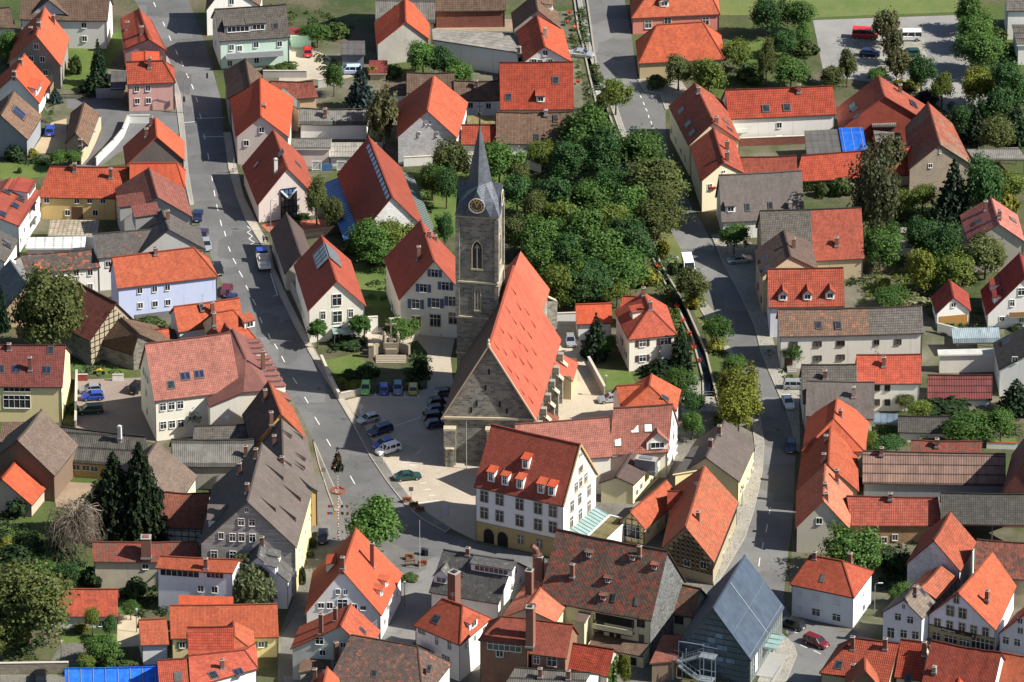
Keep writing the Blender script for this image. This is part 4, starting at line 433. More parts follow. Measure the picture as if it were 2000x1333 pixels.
SHEETS=[
('asphalt',1,[(-75.3,156.09),(-71.38,142.0),(-67.14,128.14),(-63.74,114.52),(-61.1,100.0),(-59.64,83.57),(-58.49,67.47),(-56.98,53.78),(-54.77,40.31),(-51.88,27.08),(-49.15,15.06),(-46.35,5.18),(-43.06,-4.57),(-39.72,-14.19),(-36.37,-25.59),(-33.51,-36.81),(-30.65,-49.69),(-28.23,-59.66),(-25.4,-65.93),(-21.51,-71.62),(-16.82,-76.21),(-12.59,-78.32),(-8.39,-80.07),(0.0,-83.56),(6.7,-81.82),(5.04,-77.44),(0.0,-75.68),(-5.9,-73.39),(-10.56,-69.85),(-14.83,-65.04),(-17.86,-59.66),(-20.95,-51.51),(-23.92,-42.36),(-26.87,-31.22),(-30.78,-18.01),(-34.85,-4.57),(-37.76,6.17),(-40.45,17.05),(-42.63,28.09),(-44.24,37.24),(-47.45,47.54),(-49.38,56.92),(-51.13,68.54),(-52.55,83.57),(-53.35,96.69),(-57.12,121.3),(-60.66,139.67),(-64.38,156.09)],'road'),
('asphalt2',2,[(-16.82,-76.21),(-12.59,-78.32),(-8.39,-80.07),(-11.66,-90.5),(-16.39,-112.58),(-24.43,-121.72),(-35.83,-121.72),(-37.25,-114.25),(-36.94,-104.17),(-34.05,-93.94),(-30.26,-76.56),(-32.43,-62.35),(-33.22,-49.69),(-30.82,-49.69),(-28.23,-59.66),(-25.4,-65.93),(-21.51,-71.62)],'side_street'),
('asphalt',1,[(-81.95,98.46),(-76.32,98.9),(-70.39,92.51),(-61.49,92.95),(-60.28,90.54),(-59.53,83.14),(-65.32,83.14),(-71.49,74.95),(-74.9,68.54),(-77.36,62.18),(-79.52,68.54),(-76.59,74.95),(-74.77,85.75),(-77.94,93.39),(-81.73,94.05)],'side_road'),
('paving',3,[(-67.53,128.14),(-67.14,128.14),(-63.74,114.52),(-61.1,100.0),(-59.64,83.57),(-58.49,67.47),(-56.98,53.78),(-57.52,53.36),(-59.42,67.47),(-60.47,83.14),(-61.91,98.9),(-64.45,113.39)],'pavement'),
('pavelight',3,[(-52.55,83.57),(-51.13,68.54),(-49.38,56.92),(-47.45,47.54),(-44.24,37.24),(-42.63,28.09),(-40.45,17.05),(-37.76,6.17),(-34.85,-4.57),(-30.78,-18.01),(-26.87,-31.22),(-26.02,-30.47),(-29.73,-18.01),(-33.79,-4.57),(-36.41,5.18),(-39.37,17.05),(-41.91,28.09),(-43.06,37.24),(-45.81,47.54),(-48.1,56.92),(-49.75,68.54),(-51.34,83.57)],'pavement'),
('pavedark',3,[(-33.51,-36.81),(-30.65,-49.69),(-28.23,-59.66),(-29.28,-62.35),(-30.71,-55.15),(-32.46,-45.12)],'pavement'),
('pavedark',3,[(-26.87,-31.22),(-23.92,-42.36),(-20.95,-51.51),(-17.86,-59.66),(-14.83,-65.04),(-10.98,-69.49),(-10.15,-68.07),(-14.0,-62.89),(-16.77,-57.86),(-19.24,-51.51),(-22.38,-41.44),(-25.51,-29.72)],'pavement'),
('plaza',3,[(-28.95,-22.57),(-25.51,-29.72),(-22.38,-41.44),(-19.24,-51.51),(-16.77,-57.86),(-14.0,-62.89),(-10.15,-68.07),(-5.73,-72.68),(-5.81,-53.33),(0.0,-45.12),(0.0,-36.81),(-8.61,-40.51),(-10.57,-6.5),(-9.75,2.24),(-17.76,5.18),(-26.64,5.18),(-26.59,2.24),(-24.0,-4.57),(-16.37,0.29),(-14.56,-4.57),(-14.43,-18.01),(-24.89,-20.29)],'plaza'),
('plaza2',3,[(6.22,6.17),(11.37,6.17),(11.69,1.27),(13.19,-9.4),(15.89,-20.86),(18.77,-20.86),(18.64,-31.22),(1.73,-34.95),(0.0,-44.2),(3.5,-18.01)],'churchyard'),
('asphaltlt',1,[(9.75,156.09),(13.06,142.0),(14.35,123.58),(16.58,107.79),(19.26,94.49),(20.97,81.41),(24.87,62.18),(28.54,41.34),(30.31,33.97),(35.45,9.71),(37.8,-3.21),(40.67,-18.01),(42.04,-28.41),(42.46,-37.74),(41.92,-47.87),(40.92,-56.05),(39.87,-63.25),(38.39,-71.27),(35.18,-81.82),(32.05,-90.5),(31.96,-94.8),(39.87,-93.94),(43.91,-97.36),(44.42,-107.54),(42.41,-119.73),(45.61,-121.72),(48.12,-119.73),(52.46,-112.58),(57.57,-107.88),(62.51,-107.88),(67.38,-109.23),(68.34,-106.19),(59.29,-106.19),(52.84,-102.47),(45.13,-98.22),(44.02,-93.94),(44.81,-81.82),(46.12,-69.49),(47.0,-55.15),(47.73,-40.51),(47.24,-31.22),(46.17,-23.7),(44.54,-14.19),(42.97,-4.57),(42.18,5.18),(40.09,17.05),(37.02,31.13),(34.4,43.4),(31.65,55.87),(29.4,68.54),(27.96,81.41),(28.17,93.39),(31.22,105.55),(26.51,106.67),(23.2,106.67),(22.25,128.14),(21.28,142.0),(20.0,156.09)],'road'),
('cobble',3,[(35.45,41.34),(38.18,41.75),(43.06,37.24),(43.73,13.07),(46.13,-10.74),(48.97,-18.01),(48.61,-29.35),(48.39,-41.25),(47.9,-40.51),(47.24,-31.22),(46.17,-23.7),(44.54,-14.19),(42.97,-4.57),(42.18,5.18),(40.09,17.05),(37.02,31.13)],'cobbled_verge'),
('cobble',3,[(42.04,-28.41),(42.46,-37.74),(41.92,-47.87),(40.92,-56.05),(39.87,-63.25),(38.39,-71.27),(35.18,-81.82),(32.92,-88.77),(33.13,-83.56),(37.56,-60.56),(41.01,-40.51),(40.74,-31.22)],'pavement'),
('cobble',3,[(23.2,106.67),(31.22,105.55),(32.98,98.9),(28.17,93.39),(27.34,100.0),(24.53,101.11)],'forecourt'),
('paving',3,[(14.35,123.58),(16.58,107.79),(19.26,94.49),(20.97,81.41),(24.87,62.18),(24.12,61.76),(20.04,81.41),(18.05,95.59),(15.63,107.79),(13.58,123.58),(12.38,142.0),(13.06,142.0)],'pavement'),
('cobble',3,[(32.33,13.87),(33.78,15.06),(35.61,9.12),(34.22,6.75)],'cobbled_strip'),
('cobble',3,[(35.76,-3.6),(37.3,-1.85),(38.6,-6.5),(36.99,-7.47)],'cobbled_strip'),
('cobble',3,[(39.15,-119.73),(43.54,-104.17),(45.25,-107.54),(45.63,-110.9),(43.63,-119.73)],'corner_pavement'),
('cobble',3,[(30.72,-12.28),(32.26,-14.19),(32.02,-25.59),(29.47,-31.22),(28.71,-25.59)],'canal_path'),
('setts2',0,[(-37.81,-44.2),(-30.56,-62.35),(-25.34,-69.49),(-11.75,-79.2),(0.0,-81.82),(6.69,-83.56),(19.93,-93.94),(27.15,-107.54),(26.7,-130.74),(-37.22,-130.74),(-37.52,-104.17),(-34.26,-85.3)],'town_paving'),
('concrete',0,[(-86.34,57.97),(-64.81,70.67),(-47.45,47.54),(-39.68,29.1),(-33.53,-4.57),(-27.64,-36.81),(-30.56,-62.35),(-37.81,-44.2),(-45.48,-18.01),(-60.3,-40.51),(-63.45,-6.5),(-71.89,-14.19),(-84.77,29.1)],'town_yards'),
('concrete',0,[(42.83,45.47),(62.88,45.47),(62.23,29.1),(73.19,13.07),(85.24,5.18),(86.14,-25.59),(62.65,-25.59),(60.3,-40.51),(47.53,-62.35),(48.85,-21.81),(43.51,5.18)],'town_yards'),
('concrete',0,[(46.69,-62.35),(58.0,-55.15),(85.14,-57.86),(87.73,-85.3),(80.11,-130.74),(45.32,-130.74),(44.79,-95.65)],'town_yards'),
('setts2',0,[(15.66,-25.59),(29.62,-23.7),(41.77,-25.59),(41.25,-44.2),(36.9,-80.07),(27.97,-107.54),(19.98,-90.5),(12.69,-67.71),(15.47,-44.2)],'town_paving'),
('concrete',0,[(-54.9,135.04),(-22.86,116.77),(-22.52,92.29),(-33.2,64.29),(-49.01,68.54),(-53.05,107.79)],'town_yards'),
('concrete',0,[(-15.39,132.74),(12.54,137.35),(13.12,90.11),(-9.3,77.1),(-22.19,68.54),(-24.43,94.49),(-15.16,107.79)],'town_yards'),
('concrete',0,[(-90.17,128.14),(-67.05,125.86),(-62.7,112.27),(-60.92,90.11),(-59.42,74.95),(-75.82,68.54),(-83.3,87.92),(-88.69,101.11)],'town_yards'),
('lot',1,[(56.56,132.74),(83.61,135.04),(84.54,121.3),(85.27,107.79),(88.4,104.44),(87.51,87.92),(79.77,92.29),(74.59,102.22),(66.23,105.55),(57.79,107.79)],'parking_lot'),
('setts',2,[(63.6,128.14),(70.08,129.52),(70.68,110.02),(64.04,110.02)],'parking_bay'),
('setts',2,[(71.81,129.52),(76.7,129.52),(77.25,114.52),(72.25,113.39)],'parking_bay'),
('pinkpave',1,[(-74.68,-14.58),(-63.58,-13.81),(-63.67,-18.01),(-59.9,-37.74),(-73.57,-33.46)],'courtyard'),
('sand',1,[(-42.04,121.76),(-38.2,120.85),(-34.29,116.77),(-31.8,111.14),(-29.37,107.79),(-34.05,105.11),(-38.76,104.44),(-43.05,105.55),(-43.17,110.02)],'gravel_yard'),
('sand2',1,[(-63.8,-97.36),(-60.03,-98.22),(-59.63,-107.88),(-63.47,-108.39)],'gravel_yard'),
('setts2',2,[(-74.1,-114.25),(-72.44,-106.7),(-68.3,-107.04),(-66.93,-110.07),(-68.78,-114.25),(-69.84,-117.58)],'cobbled_path'),
('setts2',2,[(-81.7,-117.25),(-70.26,-117.25),(-70.04,-121.72),(-81.44,-121.72)],'cobbled_path'),
('sandyard',1,[(-87.27,74.95),(-84.23,87.92),(-81.51,89.67),(-80.88,77.1),(-81.7,74.95)],'yard'),
('redpave',2,[(-44.65,45.47),(-41.51,47.12),(-40.02,42.37),(-42.73,41.75)],'red_paving'),
('redpave',2,[(-37.86,47.12),(-33.59,47.95),(-32.77,43.81),(-37.3,42.99)],'red_paving'),
('concrete',1,[(-45.82,103.33),(-36.92,106.67),(-29.33,105.55),(-29.17,96.69),(-35.64,91.2),(-37.33,83.14)],'concrete_yard'),
('pavelight',2,[(-19.5,2.24),(-17.76,5.18),(-9.77,5.18),(-9.75,2.24),(-13.28,0.88)],'forecourt'),
('dirt',1,[(-76.96,-51.51),(-69.22,-52.42),(-68.75,-62.35),(-75.64,-60.56)],'farmyard'),
('dirt',1,[(-14.44,133.89),(0.0,133.2),(0.96,127.69),(-14.39,128.14)],'yard'),
('concrete',1,[(58.86,-55.15),(71.65,-55.15),(71.95,-57.86),(58.75,-57.86)],'yard'),
('concrete',1,[(40.94,78.39),(53.25,79.25),(53.02,72.38),(40.77,71.95)],'yard'),
('lawn',2,[(-92.61,71.09),(-83.79,70.67),(-83.98,65.35),(-88.51,63.87),(-92.22,64.29)],'lawn'),
('lawn',2,[(-81.53,128.14),(-72.88,127.69),(-72.79,121.3),(-76.48,102.22),(-82.6,102.0),(-82.99,119.03)],'lawn'),
('meadow',2,[(39.02,156.09),(85.83,156.09),(83.68,136.43),(57.76,134.12),(56.27,132.74),(51.05,135.04),(39.01,135.04)],'meadow'),
('lawn',2,[(40.2,124.72),(47.86,124.72),(47.57,114.52),(40.43,114.52)],'lawn'),
('lawn',2,[(-18.48,67.47),(5.54,66.41),(16.58,62.18),(16.32,37.24),(0.0,39.29),(-3.65,45.47),(-13.62,39.29),(-18.25,47.54)],'park_lawn'),
('lawn',2,[(-27.97,30.11),(-21.67,30.72),(-20.97,13.07),(-25.7,13.07)],'lawn'),
('lawn',2,[(-32.58,-7.47),(-26.47,-4.57),(-24.63,-9.4),(-29.35,-15.15)],'lawn'),
('lawn',2,[(14.05,-11.32),(20.21,-10.74),(21.43,-18.01),(15.74,-18.39)],'lawn'),
('lawn',2,[(68.21,52.73),(76.93,53.36),(74.73,45.47),(69.26,45.47)],'lawn'),
('lawn',2,[(-84.62,-66.82),(-80.77,-67.71),(-81.89,-70.38),(-84.47,-69.49)],'lawn'),
('lawn',2,[(-72.56,-104.17),(-63.51,-103.83),(-63.79,-106.7),(-72.42,-107.04)],'lawn'),
('lawn',2,[(-76.76,-4.57),(-71.42,-5.54),(-65.88,-11.32),(-67.11,-13.24),(-75.54,-11.32)],'lawn'),
('lawn',2,[(80.34,-36.44),(85.11,-36.07),(84.98,-38.29),(80.65,-38.66)],'lawn'),
('grassdry',2,[(28.54,41.34),(30.31,33.97),(35.45,9.71),(37.8,-3.21),(39.89,-14.19),(38.55,-15.15),(35.73,-4.57),(33.26,3.22),(30.83,15.06),(27.96,29.1),(26.26,35.2),(23.69,45.47)],'canal_bank'),
]
CANL=[
(10.73,156.09),
(11.61,142.0),
(12.28,128.14),
(13.09,121.3),
(14.21,107.79),
(15.59,93.39),
(16.8,83.57),
(21.07,53.78),
(25.49,27.48),
(28.57,13.67),
(31.15,0.1),
(32.53,-14.19),
(32.43,-22.75),
]
CANR=[
(13.46,156.09),
(14.32,142.0),
(14.89,130.44),
(15.28,121.3),
(16.11,107.79),
(17.65,93.39),
(19.04,83.57),
(23.09,53.78),
(26.26,30.11),
(29.28,18.05),
(30.6,12.48),
(33.54,-3.99),
(34.46,-14.19),
(35.22,-22.75),
]
MARKS=[
(-67.66,140.84,-67.19,138.74),
(-65.57,132.05,-65.11,129.98),
(-64.18,125.86,-63.71,123.58),
(-62.69,119.49,-62.22,117.22),
(-61.45,114.52,-60.99,112.27),
(-60.3,109.13,-59.85,107.12),
(-59.19,104.44,-58.73,102.22),
(-58.14,98.9,-57.78,96.69),
(-57.23,91.86,-56.86,89.45),
(-56.17,83.14,-55.9,80.76),
(-55.15,74.95,-54.87,72.38),
(-54.19,65.99,-53.92,63.45),
(-53.52,59.65,-53.25,57.13),
(-52.86,53.78,-52.5,51.27),
(-52.01,47.54,-51.66,45.05),
(-51.13,42.99,-50.79,40.93),
(-50.21,36.83,-49.78,34.79),
(-49.25,32.14,-48.63,29.91),
(-48.0,27.08,-47.3,24.66),
(-46.66,21.45,-46.07,19.44),
(-45.34,16.25,-44.64,13.67),
(-43.89,9.12,-43.38,6.75),
(-42.2,2.83,-41.79,0.88),
(-41.03,-1.07,-40.45,-3.02),
(-39.67,-5.73,-39.09,-8.05),
(-37.53,-13.81,-36.78,-16.1),
(-35.35,-21.05,-34.68,-23.32),
(-33.44,-28.41,-32.59,-31.22),
(-31.27,-36.44,-30.53,-39.03),
(-29.06,-43.28,-28.51,-45.12),
(-27.05,-49.69,-26.23,-52.61),
(23.57,99.56,23.83,98.46),
(24.09,96.69,24.35,95.37),
(24.52,94.05,24.78,92.73),
(24.95,91.2,25.11,89.89),
(25.37,88.58,25.54,87.27),
(25.7,85.75,25.96,84.23),
(42.92,-60.56,42.59,-63.25),
(42.23,-66.82,41.9,-69.49),
(41.37,-73.04,41.14,-75.15),
(40.64,-78.32,40.38,-81.3),
(43.61,-101.96,46.03,-103.66),
(46.31,-107.54,47.35,-108.55),
(48.39,-109.39,49.5,-110.57),
(-26.18,-21.05,-25.83,-21.05),
(-23.33,-19.53,-23.22,-20.86),
(-20.79,-19.53,-20.68,-21.24),
(-18.35,-19.53,-18.24,-21.24),
(-15.99,-19.53,-15.88,-21.24),
(-26.18,-21.05,-15.71,-21.24),
(-21.22,-32.71,-13.04,-26.72),
(-22.4,-28.6,-20.81,-30.85),
(-17.62,-43.65,-17.18,-44.57),
(-16.18,-41.99,-15.33,-40.51),
(-25.99,-32.15,-23.97,-39.03),
(-23.97,-39.03,-21.64,-45.12),
(-21.64,-45.12,-17.91,-55.15),
(-17.17,-45.67,-16.14,-46.03),
(-15.38,-52.42,-14.28,-52.06),
(-14.51,-54.6,-13.48,-54.42),
(-13.81,-56.59,-12.78,-56.59),
(-17.01,-59.66,-12.09,-58.4),
(-47.1,45.05,-46.32,43.4),
(-46.32,43.4,-47.03,42.58),
(-47.03,42.58,-46.07,40.93),
(-46.07,40.93,-46.68,39.9),
(-46.68,39.9,-45.63,38.47),
(-45.63,38.47,-46.25,37.65),
(-42.49,26.27,-41.0,17.65),
(-41.0,17.65,-41.79,17.25),
(34.19,9.12,34.35,8.72),
(-59.9,87.92,-57.57,88.36),
(-57.62,89.67,-52.48,90.11),
(-56.41,81.84,-52.22,82.06),
(-18.46,-45.12,-17.18,-44.75),
]
FWALLS=[
('garden_wall','conwhite',1.6,0.25,[(-75.14,69.81),(-74.24,72.38),(-72.32,77.1),(-70.86,81.84),(-70.09,87.7),(-66.25,87.7)],'white concrete wall around the terrace by the dark gable','wall'),
('garden_wall','tan',2.2,0.3,[(-77.94,70.24),(-76.88,73.23),(-75.87,79.25),(-75.12,85.31)],'curved ochre wall along the side street','wall'),
('garden_wall','stonegrey',1.1,0.35,[(-32.76,-7.66),(-31.1,-15.15),(-29.4,-21.81),(-25.93,-20.29)],'low stone wall around the corner garden by the street','wall'),
('garden_wall','white',1.8,0.3,[(-19.43,69.6),(-13.88,70.24),(0.0,71.09),(5.17,66.84)],'white wall along the back of the church park','wall'),
('gate_wall','white',3.2,0.4,[(-24.91,2.83),(-23.41,3.03)],'left pier of the white gate wall beside the office','wall'),
('gate_wall','white',3.2,0.4,[(-21.09,2.24),(-19.5,2.44)],'right pier of the white gate wall by the parsonage','wall'),
('garden_wall','stonegrey',1.8,0.35,[(13.19,-9.59),(15.8,-20.48)],'grey stone wall between the villa garden and churchyard','wall'),
('garden_wall','white',2.3,0.3,[(6.57,5.97),(11.2,6.36)],'white wall between choir and red outbuilding','wall'),
('stone_wall','stonewall',1.9,0.4,[(-81.72,-116.91),(-70.95,-116.58)],'rough stone wall in the lower left corner','wall'),
('wooden_fence','darkwood',1.8,0.08,[(-37.67,39.29),(-27.74,42.58)],'dark wooden fence behind the brown barn','fence'),
('lattice_fence','darkwood',1.0,0.06,[(-82.79,98.24),(-76.67,98.24)],'dark lattice fence of the pink house garden','fence'),
('brick_wall','brick',1.6,0.3,[(41.2,77.96),(53.24,79.03)],'brick wall below the white house with corner balcony','wall'),
('yard_wall','brickred',1.2,0.25,[(-74.48,-14.96),(-72.73,-14.96)],'left pier wall of the courtyard gate','wall'),
('yard_wall','white',1.2,0.25,[(-68.26,-14.96),(-66.6,-14.96)],'right pier wall of the courtyard gate','wall'),
('yard_wall','concretew',1.4,0.25,[(-45.94,107.34),(-38.08,107.34)],'grey concrete wall below the mint house','wall'),
('yard_wall','concretew',1.6,0.25,[(-35.7,102.89),(-32.61,103.77)],'second concrete wall beside the peach annex','wall'),
('garden_wall','white',1.8,0.25,[(73.78,3.22),(77.06,1.27),(76.9,-1.85)],'white wall beside the metal carport','wall'),
('brick_wall','stonegrey',2.0,0.3,[(-74.48,-14.96),(-73.75,-33.46)],'low wall between courtyard and the yellow house','wall'),
('garden_wall','white',1.2,0.25,[(79.99,-39.77),(84.88,-40.14)],'white garden wall with red coping by the lawn','wall'),
('wooden_fence','stonegrey',1.8,0.3,[(-39.95,25.47),(-35.52,5.18)],'white wall along the main street pavement','wall'),
]
LAMPS=[
(-60.04,91.86,8,'signal','curved traffic light mast on the main street corner'),
(-42.84,42.37,6.5,'arm','street lamp in front of the museum gable'),
(15.97,-20.86,4.2,'lantern','lantern in the villa garden beside silver car'),
(28.94,24.06,4.4,'lantern','lantern on the canal bank near the white van'),
(-72.11,-113.08,4,'lantern','lantern on the cobbled path in the lower left'),
(-60.48,-103.32,4.4,'lantern','lantern beside the small orange roofed garage'),
(58.64,-97.88,6,'arm','street lamp beside the white crossing house'),
(38.16,-60.56,4,'lantern','wall side lantern on the east road pavement'),
(-17.43,-94.63,4.6,'lantern','lantern at the white gabled house corner'),
(-7.63,-47.13,9,'pole','left flagpole before the church front'),
(-15.07,-81.99,9,'pole','tall flagpole at the bench island'),
(-16.75,-59.66,3.2,'sign','notice board post at the edge of the square'),
(-25.6,-29.72,3,'sign','parking sign post at the church square'),
(-21.64,-45.12,3.5,'pole','thin pole at the kerb beside the white van'),
(-31.45,-52.42,3,'sign','warning sign at the kerb near the maypole'),
(14.21,119.03,3.6,'lantern','lantern by the canal hedge at the top'),
(59.74,-52.42,4.5,'arm','curved yard lamp by the rusty workshop'),
(-50.14,66.41,3,'pole','bicycle stand pole at the street crossing'),
]
PT={'maypole': (-28.58,-72.51),'crucifix': (-20.82,-4.95),'truck': (-43.89,31.33),'people1': (-43.98,37.85),'people2': (-43.43,37.65),'bike': (-50.16,66.84),'bridge': (33.8,-23.7),'bridge2': (15.56,100.67),'bridge0': (11.44,117.9),'bench1': (-16.68,-80.95),'moto': (-70.82,-12.66),'hoop': (69.46,37.65),'gates': (-34.66,67.69),'steps': (-21.98,-9.97),'yardstair': (45.97,-10.36),'table': (-39.6,131.59),'trash1': (-14.62,-77.09),'trash2': (-14.03,-77.44),'flower1': (-17.44,-58.94),'flower2': (-16.32,-60.56),'flower3': (-15.28,-62.35),'board1': (-11.1,-64.5),'pot1': (-16.79,-78.67),'pot2': (-14.67,-80.95),'signh': (46.53,-93.25),'tl1': (32.75,-85.3),'statue': (22.7,-2.63)}
FLOW=[(10.79, 135.04), (11.89, 128.14), (10.28, 130.44), (12.1, 104.44), (25.68, 27.69), (27.47, 17.05), (28.72, 12.08), (29.69, 6.75), (30.65, 1.66), (31.35, -3.4), (32.21, -8.43)]
CAMPOS=[-0.0, -1212.528, 617.814]; FOCAL=276.797
UNDER=[
('undergrowth',[(23.83,117.9),(40.09,120.17),(57.24,119.03),(56.77,105.55),(37.82,104.44),(24.58,104.44)],90,'bushdk',1.4),
('undergrowth',[(72.0,107.79),(79.98,96.69),(92.4,83.57),(93.41,101.11),(85.27,107.79),(84.41,128.14),(95.52,121.3),(93.34,83.57),(84.0,83.57),(75.13,93.39)],120,'bushdk',1.6),
('undergrowth',[(53.38,61.12),(63.51,61.12),(70.63,55.87),(76.45,43.4),(81.59,37.24),(80.74,21.05),(74.85,29.1),(63.13,29.1),(62.88,45.47),(63.21,53.78)],170,'bushdk',1.3),
('undergrowth',[(62.14,27.08),(74.66,25.06),(72.84,15.06),(60.77,15.06)],70,'decyel',1.0),
('undergrowth',[(-84.68,-65.93),(-75.09,-71.27),(-69.18,-80.07),(-67.6,-87.04),(-74.18,-88.77),(-83.55,-85.3)],150,'bushdk',1.4),
('undergrowth',[(-83.45,-87.04),(-75.02,-88.77),(-73.39,-104.17),(-77.05,-112.58),(-81.97,-112.58)],60,'bushdk',0.8),
('undergrowth',[(-63.42,-87.04),(-57.58,-87.04),(-55.48,-98.22),(-61.28,-98.22)],50,'bushdk',1.0),
('undergrowth',[(73.96,-25.59),(86.14,-25.59),(85.61,-34.95),(62.1,-38.66),(62.34,-33.09)],90,'bush',1.1),
('undergrowth',[(23.45,29.1),(25.67,27.08),(28.56,13.07),(30.56,1.27),(29.19,-0.68),(26.78,13.07)],40,'decyel',1.0),
('undergrowth',[(27.2,37.24),(30.58,25.06),(33.92,13.07),(32.98,11.09),(29.61,21.05),(26.4,33.16)],40,'grass2',0.5),
('undergrowth',[(34.63,5.18),(37.45,-6.5),(39.43,-15.15),(38.53,-16.1),(35.25,-6.5)],34,'bush',0.7),
('undergrowth',[(12.52,135.04),(13.37,121.3),(14.33,121.3),(13.31,137.35)],26,'bush',1.1),
('undergrowth',[(15.49,112.27),(17.0,102.22),(16.23,101.55),(14.73,112.27)],22,'bush',1.1),
('undergrowth',[(-95.59,122.44),(-92.66,121.3),(-92.15,112.27),(-95.0,112.27)],20,'decyel',0.8),
('undergrowth',[(-89.01,72.8),(-83.42,72.38),(-83.77,70.24),(-88.86,70.24)],20,'bushdk',0.8),
('undergrowth',[(-32.85,5.18),(-24.83,3.22),(-26.47,-4.57),(-31.76,-4.57)],60,'bushdk',0.9),
('undergrowth',[(-16.32,-4.57),(-14.1,-6.5),(-14.17,-18.01),(-17.48,-18.96),(-18.41,-14.19)],50,'bushdk',1.1),
('undergrowth',[(-28.97,-12.28),(-25.83,-16.1),(-26.2,-19.91),(-29.27,-19.53),(-30.67,-15.15)],30,'yel',0.5),
('undergrowth',[(29.33,-16.1),(31.92,-18.01),(31.8,-23.7),(29.15,-25.59)],20,'dec',1.0),
('undergrowth',[(-38.1,116.77),(-33.36,117.9),(-32.17,105.55),(-34.01,103.33)],26,'bush',0.7),
('undergrowth',[(57.72,29.1),(62.23,29.1),(61.9,21.05),(57.42,21.05)],24,'bushdk',0.7),
('undergrowth',[(0.0,68.54),(16.56,60.07),(22.69,39.29),(21.5,19.05),(8.94,15.06),(5.38,21.05),(0.0,37.24)],120,'bushdk',1.2),
('undergrowth',[(11.0,137.35),(13.28,110.02),(17.24,81.41),(16.39,80.33),(12.32,107.79),(10.11,135.04)],40,'bush',0.9),
('undergrowth',[(24.51,39.29),(26.98,25.06),(29.45,13.07),(28.72,11.88),(26.07,24.06),(23.75,37.24)],40,'bushdk',1.2),
('undergrowth',[(-88.69,101.11),(-83.75,96.69),(-84.29,89.01),(-86.8,83.57)],14,'bush',0.6),
('undergrowth',[(-54.01,137.35),(-51.19,139.67),(-36.65,137.35),(-28.78,128.14),(-34.48,125.86),(-38.47,132.74),(-42.2,128.14)],40,'bush',0.9),
('undergrowth',[(-67.66,9.12),(-62.36,10.11),(-58.61,5.18),(-59.34,1.27),(-64.82,5.18)],30,'dec',0.9),
('undergrowth',[(-76.76,-4.57),(-70.5,-6.5),(-65.88,-11.32),(-67.55,-13.24),(-75.45,-13.24)],30,'grass2',0.5),
('undergrowth',[(44.12,-4.57),(47.58,-6.5),(48.97,-18.01),(47.66,-18.01)],8,'bush',0.6),
('undergrowth',[(59.66,-34.95),(63.12,-34.95),(62.03,-40.51),(59.44,-40.51)],24,'bush',1.0),
('undergrowth',[(58.28,-69.49),(66.57,-73.04),(63.95,-93.94),(60.01,-88.77)],70,'bushdk',1.2),
('undergrowth',[(-69.26,-51.51),(-63.66,-62.35),(-68.25,-73.04),(-75.45,-64.15)],40,'bush',0.7),
('undergrowth',[(71.49,15.06),(73.7,5.18),(81.59,3.22),(85.24,5.18),(80.33,13.07)],40,'bush',0.7),
('undergrowth',[(-25.32,33.16),(-21.25,33.16),(-20.53,13.07),(-25.44,13.07)],30,'bush',0.5),
('undergrowth',[(-20.32,66.41),(-14.77,66.41),(-13.62,39.29),(-18.23,45.47)],24,'bush',0.6),
]
# ---------------------------------------------------------------- camera, sky, sun
cd=bpy.data.cameras.new('camera'); cam=bpy.data.objects.new('camera',cd); COL.objects.link(cam)
cd.sensor_width=36; cd.lens=FOCAL; cd.clip_start=10; cd.clip_end=6000
cam.location=CAMPOS; cam.rotation_euler=(R(63),0,0); scene.camera=cam
SUN_EL,SUN_AZ=R(41.5),R(12)          # azimuth measured from image right towards the camera
sv=Vector((math.cos(SUN_EL)*math.cos(SUN_AZ),-math.cos(SUN_EL)*math.sin(SUN_AZ),math.sin(SUN_EL)))
w=bpy.data.worlds.new('World'); scene.world=w; w.use_nodes=True
nt=w.node_tree; bg=nt.nodes['Background']; sky=nt.nodes.new('ShaderNodeTexSky')
sky.sky_type='NISHITA'; sky.sun_disc=False; sky.sun_elevation=SUN_EL
sky.sun_rotation=math.atan2(sv.x,sv.y)
nt.links.new(sky.outputs[0],bg.inputs[0]); bg.inputs[1].default_value=0.062
sl=bpy.data.lights.new('sun','SUN'); sl.energy=5.0; sl.angle=R(.53); sl.color=(1,.94,.84)
so=bpy.data.objects.new('sun',sl); COL.objects.link(so); so.rotation_euler=sv.to_track_quat('Z','Y').to_euler()
scene.view_settings.view_transform='Standard'; scene.view_settings.look='None'
scene.view_settings.exposure=0.92; scene.view_settings.gamma=1; scene.view_settings.use_curve_mapping=False
scene.render.engine='CYCLES'; scene.cycles.max_bounces=6; scene.cycles.transparent_max_bounces=4
rnd=random.Random(7)
